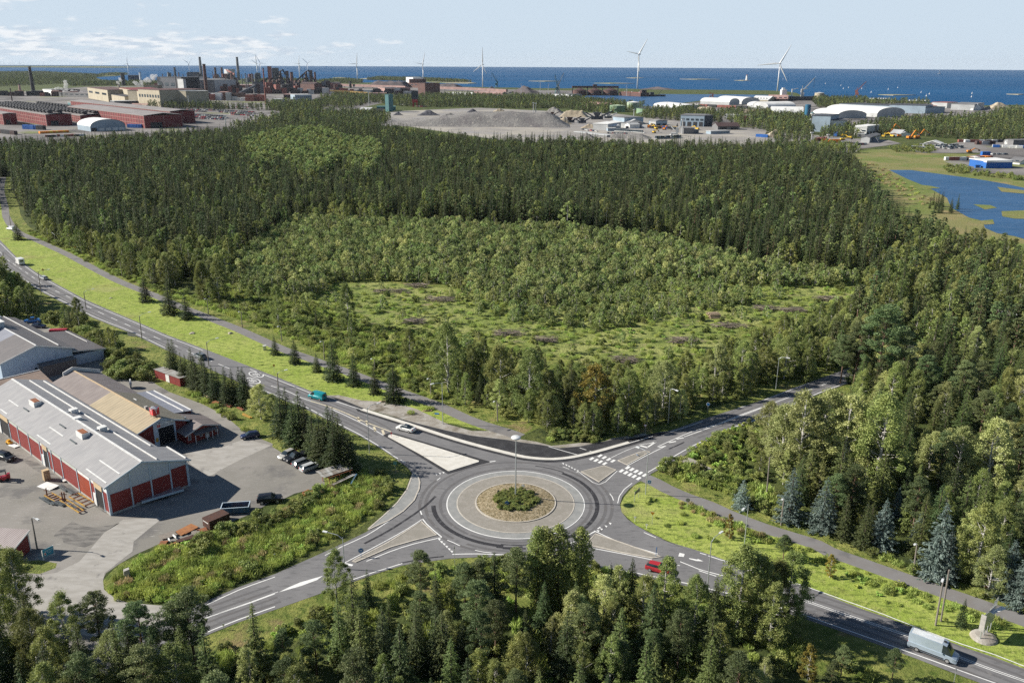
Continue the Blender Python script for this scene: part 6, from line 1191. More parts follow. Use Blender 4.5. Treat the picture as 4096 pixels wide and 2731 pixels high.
sign('B5',1317,602,547,'round','sign_blue','blue arrow sign at the front edge of the planted circle',mark='sign_white',size=.42,group=GS);sign('B5',1492,542,515,'round','sign_blue','blue arrow sign at the right edge of the planted circle',mark='sign_white',size=.42,face_ang=-60,group=GS)
sign('B5',1254,508,468,'round','sign_back','dark back of a round sign at the left of the planted circle',face_ang=150);sign('B5',1434,467,426,'round','sign_white','white back of a round sign behind the planted circle',back='sign_white',face_ang=-100)
sign('B5',262,957,885,'round','sign_blue','round blue sign at the tip of the lower left traffic island',mark='sign_white',size=.5,pole='sign_blue',border='sign_white');sign('B8',1333,482,402,'round','sign_blue','round blue sign at the tip of the right traffic island',mark='sign_white',size=.45,pole='sign_blue',face_ang=-20)
sign('B4',1210,955,915,'round','sign_red','short red marker post on the nose of the pale traffic island',pole='sign_red',size=.2,name='marker_post',cat='marker post')
sign('B6',352,655,576,'yield','sign_white','triangular sign at the gravel corner before the birches',size=.42,border='sign_red');sign('B6',843,490,410,'round','sign_blue','round blue green sign at the shaded edge of the side road',size=.45,border='sign_white')
sign('B6',383,1102,1016,'square','sign_blue','blue crossing sign beside the striped crossing',mark='sign_white',size=.38,border='sign_white');sign('B6',684,1242,1158,'round','sign_back','dark round sign pair between grass and cycle path',size=.4);sign('B6',408,1362,1262,'yield','sign_yellow','yellow triangle over a blue disc on the grass corner',size=.4,border='sign_red')
sign('B5',510,358,262,'square','green_metal','green backed sign in the weeds left of the roundabout',size=.35);sign('B5',940,1012,878,'wide','sign_back','thin sign post seen edge on below the road ring',size=.16,face_ang=180);sign('B1',680,705,640,'diamond','sign_yellow','small orange diamond sign by the cycle path',size=.3)
sign('B1',392,900,840,'diamond','sign_yellow','orange diamond sign between main road and grass strip',size=.4);sign('B4',210,420,335,'round','sign_yellow','orange round sign on the grass above the speed marking',size=.3);sign('B7',1770,910,832,'round','rust_orange','orange topped post by the right hand blue spruces',size=.25)
sign('B7',1537,1570,1460,'wide','sign_back','dark narrow sign at the lower verge below the van',size=.12,face_ang=160);sign('B3',1690,1165,1118,'square','sign_white','tiny white reflector sign on the lower road verge',size=.15);sign('B4',2117,760,735,'round','sign_blue','small blue cycle sign on the path side post',size=.25)
sign('C5',1290,700,655,'wide','trim_white','white reflector post in the weeds by the road',size=.07)
for zn,x,yb,yt,lb in(('B8',1153,185,140,'white reflector post, left one on the grass corner'),('B8',1253,240,203,'white reflector post, right one on the grass corner')):sign(zn,x,yb,yt,'wide','sign_white',lb,size=.09,name='reflector_post',cat='reflector post',pole='sign_white')
# direction boards
def board(zn,a,b,yt,hgt,face,label,name='direction_board',cat='road sign',lines=()):
    pa=base(zn,*a);pb=base(zn,*b);h=hat(pa,zn,yt);d=pb-pa;an=math.atan2(d.y,d.x);o=empty(name,pa,an,label,cat)
    for x in(0,d.length):part('post','galv',o,lambda m:m.tube([(x,0,0),(x,0,h)],.05,6))
    f=boxp('board',face,o,-.15,d.length+.15,-.09,-.05,h-hgt,h);return o,d.length,h,f
board('B6',(270,1188),(303,1158),1108,.7,'sign_back','dark backed direction board on the grass corner');board('B1',(1150,1440),(1215,1450),1410,1.1,'sign_back','green backed direction board beside the main road')
# firm's board by the driveway
a=base('C7',625,715);b=base('C7',780,640);d_=b-a;o=empty('company_board',a,math.atan2(d_.y,d_.x),'teal company board with white lettering by the red shed','sign board');h=hat(a,'C7',575);hb=h*.72
for x in(0,d_.length):part('post','trim_white',o,lambda m:m.bar((x,0,0),(x,0,h),.12))
f=boxp('board','sign_teal',o,.05,d_.length-.05,-.06,.0,h-hb,h-.04)
W_=d_.length;letters('TERÄSTUOTE',W_*.115,'sign_white',f,W_*.56,-.07,h-hb*.32);letters('HITSAUS',W_*.10,'sign_white',f,W_*.62,-.07,h-hb*.55);letters('TYÖT',W_*.10,'sign_white',f,W_*.62,-.07,h-hb*.72);lg=boxp('logo','sign_white',f,W_*.12,W_*.30,-.075,-.065,h-hb*.85,h-hb*.45);boxp('logo_mark','sign_red',lg,W_*.16,W_*.26,-.085,-.077,h-hb*.78,h-hb*.55)
# advertising frame at the lower right on its gravel mound
pc=base('C8',385,690);mb=MB();mb.rev([(1.9,0),(1.7,.3),(1.2,.5),(.01,.6)],(0,0),20);gm=mb.build('gravel_mound','m_gravel',None,loc=pc);tag(gm,'round gravel mound under the welcome board at the lower right','gravel mound')
a=base('C8',318,745);b=base('C8',480,600);d_=b-a;an_=math.atan2(d_.y,d_.x);o=empty('advert_frame',a,an_,'tall grey panelled board on four posts at the lower right','sign board');L_=d_.length;h=hat(a,'C8',270)*.92
for k in range(4):part('post','galv',o,lambda m:m.tube([(L_*k/3,0,0),(L_*k/3,0,h*.8)],.07,8))
part('panel','sheet_metal',o,lambda m:m.box(-.2,L_+.3,-.12,-.05,h*.42,h));part('side_panel','concrete_base',o,lambda m:m.box(-.45,-.25,-.4,.3,h*.42,h));part('crest','trim_white',o,lambda m:(m.add([(L_*.3,-.05,h),(L_*.5,-.05,h+.5),(L_*.62,-.05,h+.2),(L_*.8,-.05,h+1.1),(L_+.6,-.05,h+1.4),(L_+.5,-.05,h)],[(0,1,2,3,4,5),(5,4,3,2,1,0)]),m.bar((L_*.5,-.2,h*.92),(L_+1.0,-.9,h*.95),.7,.06)))
# lamps
def lamp(zn,xb,yb,xt,yt,arm,label,kind='wood',group=None,head=.75,name='street_lamp'):
    p=base(zn,xb,yb);h=hat(p,zn,yt);o=empty(name,p,0,label,'street lamp',group);top=Vector((0,0,h));wood_=kind=='wood'
    pt=q(zn,xt,yt,h);lean=Vector((pt.x-p.x,pt.y-p.y,0))*.6 if wood_ else Vector()
    part('pole','timber_grey' if wood_ else 'galv',o,lambda m:m.tube([(0,0,0),(lean.x*.5,lean.y*.5,h*.5),(lean.x,lean.y,h)],[.15 if wood_ else .10,.13 if wood_ else .085,.11 if wood_ else .06],8))
    if arm:
        ax,ay=arm;ph=q(zn,ax,ay,h+.4);e=Vector((ph.x-p.x,ph.y-p.y,h+.4));s0=Vector((lean.x,lean.y,h))
        if(e-s0).length>4:e=s0+(e-s0).normalized()*3
        part('arm','galv',o,lambda m:m.tube([s0-Vector((0,0,.3)),s0*.7+e*.3+Vector((0,0,.15)),e],.045,6));d=(e-s0);d.z=0;d=d.normalized()if d.length>.05 else Vector((1,0,0))
        part('lamp_head','lamp_head',o,lambda m:m.bar(e-d*.1,e+d*head,.32,.16))
    return o
GN='dark lamp posts along the main road';GB='low lamp posts along the cycle path'
for a in[('B1',38,800,32,690,(95,657),'lamp post by the motorhome at the left edge'),('B1',370,1068,345,865,(425,848),'lamp post standing just past the silver car'),('B1',772,1200,752,1048,(825,1022),'lamp post behind the spiky young birch'),('B1',1272,1468,1250,1258,(1330,1230),'lamp post near the direction board'),('B2',1455,458,1440,292,(1505,267),'lamp post right of the half hidden dark car'),('B4',240,525,235,410,(298,385),'lamp post just after the painted speed limits')]:lamp(*a[:6],a[6],group=GN)
for a in[('B1',97,462,85,365,None,'wooden post at the bend of the cycle path'),('B1',500,628,490,535,(470,520),'path lamp opposite the wide lawn, far left one'),('B1',1095,912,1080,782,(1060,775),'path lamp before the dense wood edge'),('B1',1330,955,1328,895,(1310,893),'small path lamp behind the stout spruce'),('B1',1868,1245,1858,1112,(1838,1110),'path lamp beside the birch with two white stems'),('B1',2172,1368,2162,1228,(2142,1225),'path lamp among pale scrub'),
          ('B4',272,140,262,10,(240,12),'path lamp behind the small spruce by the cabinet'),('B4',636,292,630,142,(605,142),'path lamp between two dark spruces'),('B4',1068,400,1062,288,(1040,288),'path lamp rising behind the thin spruce'),('B4',1549,618,1540,458,(1522,458),'path lamp above the broad dark spruce'),('B4',2118,822,2110,652,(2090,652),'path lamp with a blue sign before the birch band'),
          ('B6',1305,1142,1326,842,None,'bare wooden pole at the edge of the birch stand'),('B6',1418,1372,1440,1168,(1432,1166),'path lamp in front of the large blue spruce'),('B7',1232,738,1255,520,(1248,518),'path lamp in front of the narrow blue spruce')]:lamp(*a[:6],a[6],group=GB,head=.4,name='path_lamp')
lamp('B3',281,556,240,322,(275,328),'old wooden yard lamp pole beside the red shed',name='yard_lamp')
lp=lamp('B7',1400,1132,1458,775,(1455,785),'wooden twin pole with a white lamp on the lower verge');part('brace_pole','timber_grey',lp,lambda m:m.tube([(1.3,1.0,0),(.9,.5,4.5),(.6,.2,9.5)],.13,8))
for a in[('B4',1022,1098,1003,705,(1090,668),'curved silver lamp left of the pale traffic island'),('B4',1650,847,1643,497,(1570,500),'silver lamp with its arm over the new asphalt'),('B6',357,1132,373,802,(308,765),'silver lamp by the crossing, arm to the left'),('B6',533,577,540,305,(596,313),'silver lamp at the foot of the birch band'),('B6',1378,307,1400,60,(1466,60),'silver lamp at the shaded bend of the side road'),
          ('B5',142,1042,112,812,(12,772),'silver lamp over the lower left arm'),('B8',1770,792,1818,345,(1882,280),'tall curved silver lamp before the lower wood'),('B6',1130,1545,1147,1208,(1128,1240),'silver lamp on the long verge with its head hanging left')]:lamp(*a[:6],a[6],kind='metal',group='silver street lamps around the junction')
# central mast with its ring of lights
p=Vector((RC.x,RC.y+1.2,0));o=empty('lamp_mast',p,0,'tall silver mast with a disc head in the centre of the roundabout','street lamp');h=hat(p,'B5',88)
part('pole','galv',o,lambda m:m.tube([(0,0,0),(0,0,1.2),(0,0,h)],[.18,.15,.08],12));part('lamp_head','lamp_head',o,lambda m:m.rev([(.15,h-.25),(.85,h-.18),(.95,h),(.8,h+.14),(.3,h+.2),(.01,h+.26)],(0,0),24),smooth=True)
# utility cabinet, stones on the lawn, log and brush piles
p=base('B4',127,213);o=empty('utility_cabinet',p,R(20),'grey utility cabinet standing on the lawn','cabinet');part('box','sheet_metal',o,lambda m:m.box(-.45,.45,-.3,.3,.1,1.3));part('lid','trim_white',o,lambda m:m.box(-.5,.5,-.35,.35,1.3,1.38))
mat('stone',(.42,.37,.30),.9,col2=(.30,.27,.23),scale=2)
def rock(zn,x,y,s,label):
    p=base(zn,x,y);bm=bmesh.new();bmesh.ops.create_icosphere(bm,subdivisions=2,radius=s)
    for v in bm.verts:v.co*=rng.uniform(.75,1.15);v.co.z=max(v.co.z*.6,-.1)
    me=bpy.data.meshes.new('boulder');bm.to_mesh(me);bm.free();me.materials.append(MATS['stone']);r=bpy.data.objects.new('boulder',me);COL.objects.link(r);r.location=p;tag(r,label,'boulder')
rock('B1',1725,1420,.9,'pale boulder on the lawn, left one');rock('B1',2062,1420,.8,'pale boulder on the lawn, right one');rock('B1',995,1105,.6,'low stone heap in the middle of the lawn')
mat('brushwood',(.24,.195,.16),.95,col2=(.34,.28,.23),scale=2);mat('log_end',(.50,.38,.26),.85,col2=(.36,.27,.19),scale=3)
def brush(x,y,L_,label,n=70):
    p=base('D',x,y);o=MB()
    for k in range(n):a=rng.gauss(.1,.45);c=Vector((rng.uniform(-L_,L_)*.5,rng.uniform(-1.6,1.6),rng.uniform(.1,1.5)));d=Vector((math.cos(a),math.sin(a),rng.uniform(-.1,.1)))*rng.uniform(.8,2.2);o.bar(c-d,c+d,rng.uniform(.06,.16))
    b_=o.build('brush_pile','brushwood',None,loc=p);tag(b_,label,'brush pile','brush piles in the clearing')
for x,y,L_,lb in[(900,672,12,'long brown brush pile at the left end of the clearing'),(1010,692,9,'brush pile at the tip of the left meadow'),(1170,770,8,'brush pile beside the leafy band'),(1250,785,6,'small brush pile behind the leafy band'),(1570,786,8,'low brush pile right of the clearing centre'),(1675,752,10,'wide brush pile near the right meadow'),(1755,712,7,'brush pile in the upper right meadow'),(1820,716,7,'brush pile next to the right hand birches'),(1435,832,7,'grey brush pile just behind the golden birch'),(1900,690,8,'brush pile furthest right in the meadow'),(950,742,6,'brush pile left of the meadow birches'),(960,660,7,'thin brush pile along the upper meadow edge')]:brush(x,y,L_,lb)
def logs(zn,x,y,rz,n,label):
    p=base(zn,x,y);o=MB()
    for k in range(n):z=.2+.3*(k//6);o.tube([(-1.8+rng.uniform(-.5,.5),(k%6)*.4-1+.2*(k//6),z),(1.8+rng.uniform(-.5,.5),(k%6)*.4-1+.2*(k//6)+rng.uniform(-.3,.3),z)],.16,6)
    b_=o.build('log_pile','log_end',None,loc=p);b_.rotation_euler=(0,0,R(rz));tag(b_,label,'log pile')
logs('B6',1860,815,-50,20,'pile of cut logs in a gap of the birch stand');logs('D',1640,730,10,30,'large pale log pile in the clearing')
for zn,x,y,rz,lb in(('B4',1515,735,5,'pale board lying on the grass by the cycle path'),('B4',1140,655,10,'pale board lying beside the broad dark spruce'),('B4',1597,760,0,'small blue board on the grass by the cycle path')):
    p=base(zn,x,y);o=empty('board',(p.x,p.y,.03),R(rz),lb,'board');part('plank','sign_blue' if 'blue' in lb else 'timber',o,lambda m:(m.box(-1.1,1.1,-.35,.35,.06,.12),m.box(-.9,1.2,-.2,.45,.13,.18))if 'blue' not in lb else m.box(-.5,.5,-.3,.3,.05,.1));part('bearer','timber_grey',o,lambda m:m.box(-.1,.1,-.3,.3,0,.06))
p=q('B6',295,832);o=empty('fallen_sign',(p.x,p.y,.14),R(20),'blue sign lying flattened on the upper traffic island','road sign');part('sign_face','sign_blue',o,lambda m:m.tube([(0,0,.1),(.05,0,.16)],.35,16));part('post','galv',o,lambda m:m.tube([(0,0,.1),(1.4,.7,.25)],.04,6))
# ================================================================ works, harbour and yards on the coast
def fm(n,c,c2=None,r=.75):return mat(n,c,r,col2=c2 or tuple(v*.78 for v in c),scale=.08,detail=5)
for n_,c,c2 in(('f_cream',(.42,.37,.275),(.34,.295,.21)),('f_red',(.20,.03,.032),(.15,.024,.026)),('f_brown',(.12,.055,.045),(.08,.04,.035)),('f_darkbrown',(.07,.04,.038),None),('f_dark',(.035,.036,.042),None),('f_grey',(.17,.17,.175),None),('f_roof',(.20,.18,.175),(.27,.25,.24)),('f_white',(.72,.72,.70),(.60,.60,.58)),('f_lightgrey',(.46,.47,.47),None),('f_steel',(.06,.068,.085),None),('f_bluesteel',(.12,.14,.17),None),('f_teal',(.06,.17,.18),None),('f_blue',(.015,.12,.42),None),('f_silo',(.01,.12,.22),None),('f_green',(.20,.31,.19),(.16,.26,.15)),('f_palegreen',(.38,.47,.33),None),('f_rustred',(.28,.10,.08),(.20,.07,.055)),('f_pink',(.42,.27,.24),(.30,.18,.16)),('f_orange',(.75,.25,.02),None),('f_yellow',(.70,.45,.03),None),('f_sand',(.50,.43,.32),(.38,.32,.24)),('f_tube',(.55,.36,.12),None),('f_bluegrey',(.30,.38,.45),None),('f_conveyor',(.30,.19,.17),(.20,.12,.11))):fm(n_,c,c2)
mat('turbine_white',(.80,.80,.80),.4)
def blk(zn,l,r,yt,dep,wall,roof,label,cat='building',name='industrial_building',kind='flat',win=0,doors=0,group=None,h=None,trim='f_white',vents=0,flip=False):
    a=q(zn,*l);b=q(zn,*r);d_=b-a;L_=d_.length;h=h if h else hat(a,zn,yt);o=empty(name,(a.x,a.y,0),math.atan2(d_.y,d_.x),label,cat,group)
    if kind=='flat':
        part('wall',wall,o,lambda m:m.box(0,L_,0,dep,0,h));part('roof',roof,o,lambda m:m.box(-.4,L_+.4,-.4,dep+.4,h+.01,h+.7))
    elif kind in('gable','gablex'):  # ridge along the front; gablex: ridge runs away from the front
        if kind=='gable':
            rise=dep*.16;part('wall',wall,o,lambda m:m.add([(x,y,z)for x in(0,L_)for y,z in((0,0),(dep,0),(dep,h-rise),(dep/2,h),(0,h-rise))],[(0,4,3,2,1),(5,6,7,8,9),(0,5,9,4),(1,2,7,6),(0,1,6,5)]))
            part('roof',roof,o,lambda m:[m.add([(-.5,y0,z0),(L_+.5,y0,z0),(L_+.5,y1,z1),(-.5,y1,z1),(-.5,y0,z0+.5),(L_+.5,y0,z0+.5),(L_+.5,y1,z1+.5),(-.5,y1,z1+.5)],[(0,3,2,1),(4,5,6,7),(0,1,5,4),(1,2,6,5),(2,3,7,6),(3,0,4,7)])for y0,z0,y1,z1 in((-.6,h-rise-.1,dep/2,h),(dep/2,h,dep+.6,h-rise-.1))])
        else:
            rise=L_*.16;part('wall',wall,o,lambda m:gable_walls(m,[(0,0),(L_,0),(L_,h-rise),(L_/2,h),(0,h-rise)],0,dep));part('roof',roof,o,lambda m:(roof_slab(m,(-.6,h-rise-.1),(L_/2,h),-.5,dep+.5,.5),roof_slab(m,(L_/2,h),(L_+.6,h-rise-.1),-.5,dep+.5,.5)))
    elif kind=='arch':  # vaulted hall, vault along the front
        n=12;pr=[(dep/2-dep/2*math.cos(math.pi*i/n),h*(.42+.58*math.sin(math.pi*i/n)))for i in range(n+1)]
        part('wall',wall,o,lambda m:m.add([(x,y,z)for x in(0,L_)for y,z in[(0,0)]+pr+[(dep,0)]],[tuple(range(n+3))[::-1],tuple(range(n+3,2*n+6))]+[(i,i+1,i+n+4,i+n+3)for i in range(n+2)]))
        part('roof',roof,o,lambda m:m.add([(x,y,z+.3)for x in(-.5,L_+.5)for y,z in pr],[(i,i+1,i+n+2,i+n+1)for i in range(n)][::1]));part('side_wall',wall,o,lambda m:m.box(0,L_,-.2,.1,0,h*.42+.3))
    elif kind=='archx':  # vault runs away from the front
        n=12;pr=[(L_/2-L_/2*math.cos(math.pi*i/n),h*(.42+.58*math.sin(math.pi*i/n)))for i in range(n+1)]
        part('wall',wall,o,lambda m:gable_walls(m,[(0,0),(L_,0)]+pr[::-1],0,dep));part('roof',roof,o,lambda m:m.add([(x,y,z+.35)for y in(-.8,dep+.8)for x,z in pr],[(i,i+1,i+n+2,i+n+1)for i in range(n)]))
    for k in range(win):w=L_/win;part('window','pane',o,lambda m:m.box(w*(k+.2),w*(k+.8),-.25,-.02,h*.55,h*.72))
    for k in range(doors):w=L_/doors;dd_=part('door','f_dark' if not flip else trim,o,lambda m:m.box(w*(k+.2),w*(k+.8),-.3,-.02,.1,h*.42))
    for k in range(vents):part('roof_vent','f_lightgrey',o,lambda m:m.box(L_*(k+.4)/vents,L_*(k+.4)/vents+2.5,dep*.3,dep*.3+2.5,h+.6,h+2.6))
    return o,L_,h
# -- the red rolling halls
VD=Vector((math.cos(R(133)),math.sin(R(133)),0))
def rhall(p1,p2,L_,yt,label,rows=0,grid=True,zn='A1'):
    a=q(zn,*p1);b=q(zn,*p2);ud=Vector((VD.y,-VD.x,0));w=abs((b-a).dot(ud));w=max(w,14);h=hat(a,zn,yt);o=empty('rolling_hall',(a.x,a.y,0),R(43),label,'factory hall','red halls of the steel works')
    # local x across (43 deg), y along (133 deg)
    part('wall','f_red',o,lambda m:m.box(0,w,0,L_,0,h));part('roof','f_roof',o,lambda m:(roof_slab(m,(-.5,h),(w/2,h+w*.05),-.5,L_+.5,.5),roof_slab(m,(w/2,h+w*.05),(w+.5,h),-.5,L_+.5,.5)))
    part('cladding_seam','f_pink',o,lambda m:([m.box(-.35,-.01,0,L_,z,z+.35)for z in(h*.33,h*.66,h-.5)],[m.box(-.33,-.005,y,y+.45,0,h)for y in np.arange(0,L_,9.0)],[m.box(x,x+.4,-.33,-.005,0,h)for x in(0,w/2,w-.4)]))
    part('door','f_dark',o,lambda m:m.box(w*.15,w*.45,-.3,-.01,.1,h*.45))
    for r_ in range(rows):
        for k in range(int(L_/16)):
            x=w*(.15+.75*r_/max(1,rows-.0));part('roof_monitor','f_dark',o,lambda m:(m.box(x,x+5.5,k*16+4,k*16+13,h+1.0,h+5.6),m.box(x-1.2,x,k*16+5,k*16+12,h+3.6,h+4.6)))
    return o,w,h
rhall((435,700),(665,690),420,597,'nearest red hall at the left with rows of dark roof monitors',2);rhall((745,668),(972,652),420,606,'second red hall behind the nearest one',2);rhall((1015,645),(1112,640),380,592,'narrow red hall in the middle of the group',1);rhall((1335,722),(1575,692),300,607,'long red hall behind the white arched tent hall',0);rhall((1575,680),(1745,664),420,568,'rightmost red hall with a low gable',0)
rhall((40,690),(60,665),120,590,'red hall cut off at the left edge',0)
blk('A1',(60,650),(150,648),605,30,'f_cream','f_grey','small pale building left of the red halls',doors=1)
o,L_,h=blk('A1',(835,752),(1157,737),645,46,'f_bluegrey','f_white','white roofed tent hall in front of the red halls',kind='archx',name='tent_hall',cat='hall');[boxp('door','f_white',o,L_*(k+.22)/5.2+L_*.0,L_*(k+1.0)/5.2,-.3,-.02,.3,3.6)for k in range(1,5)];boxp('door','f_dark',o,L_*.02,L_*.17,-.3,-.02,.2,4.2)
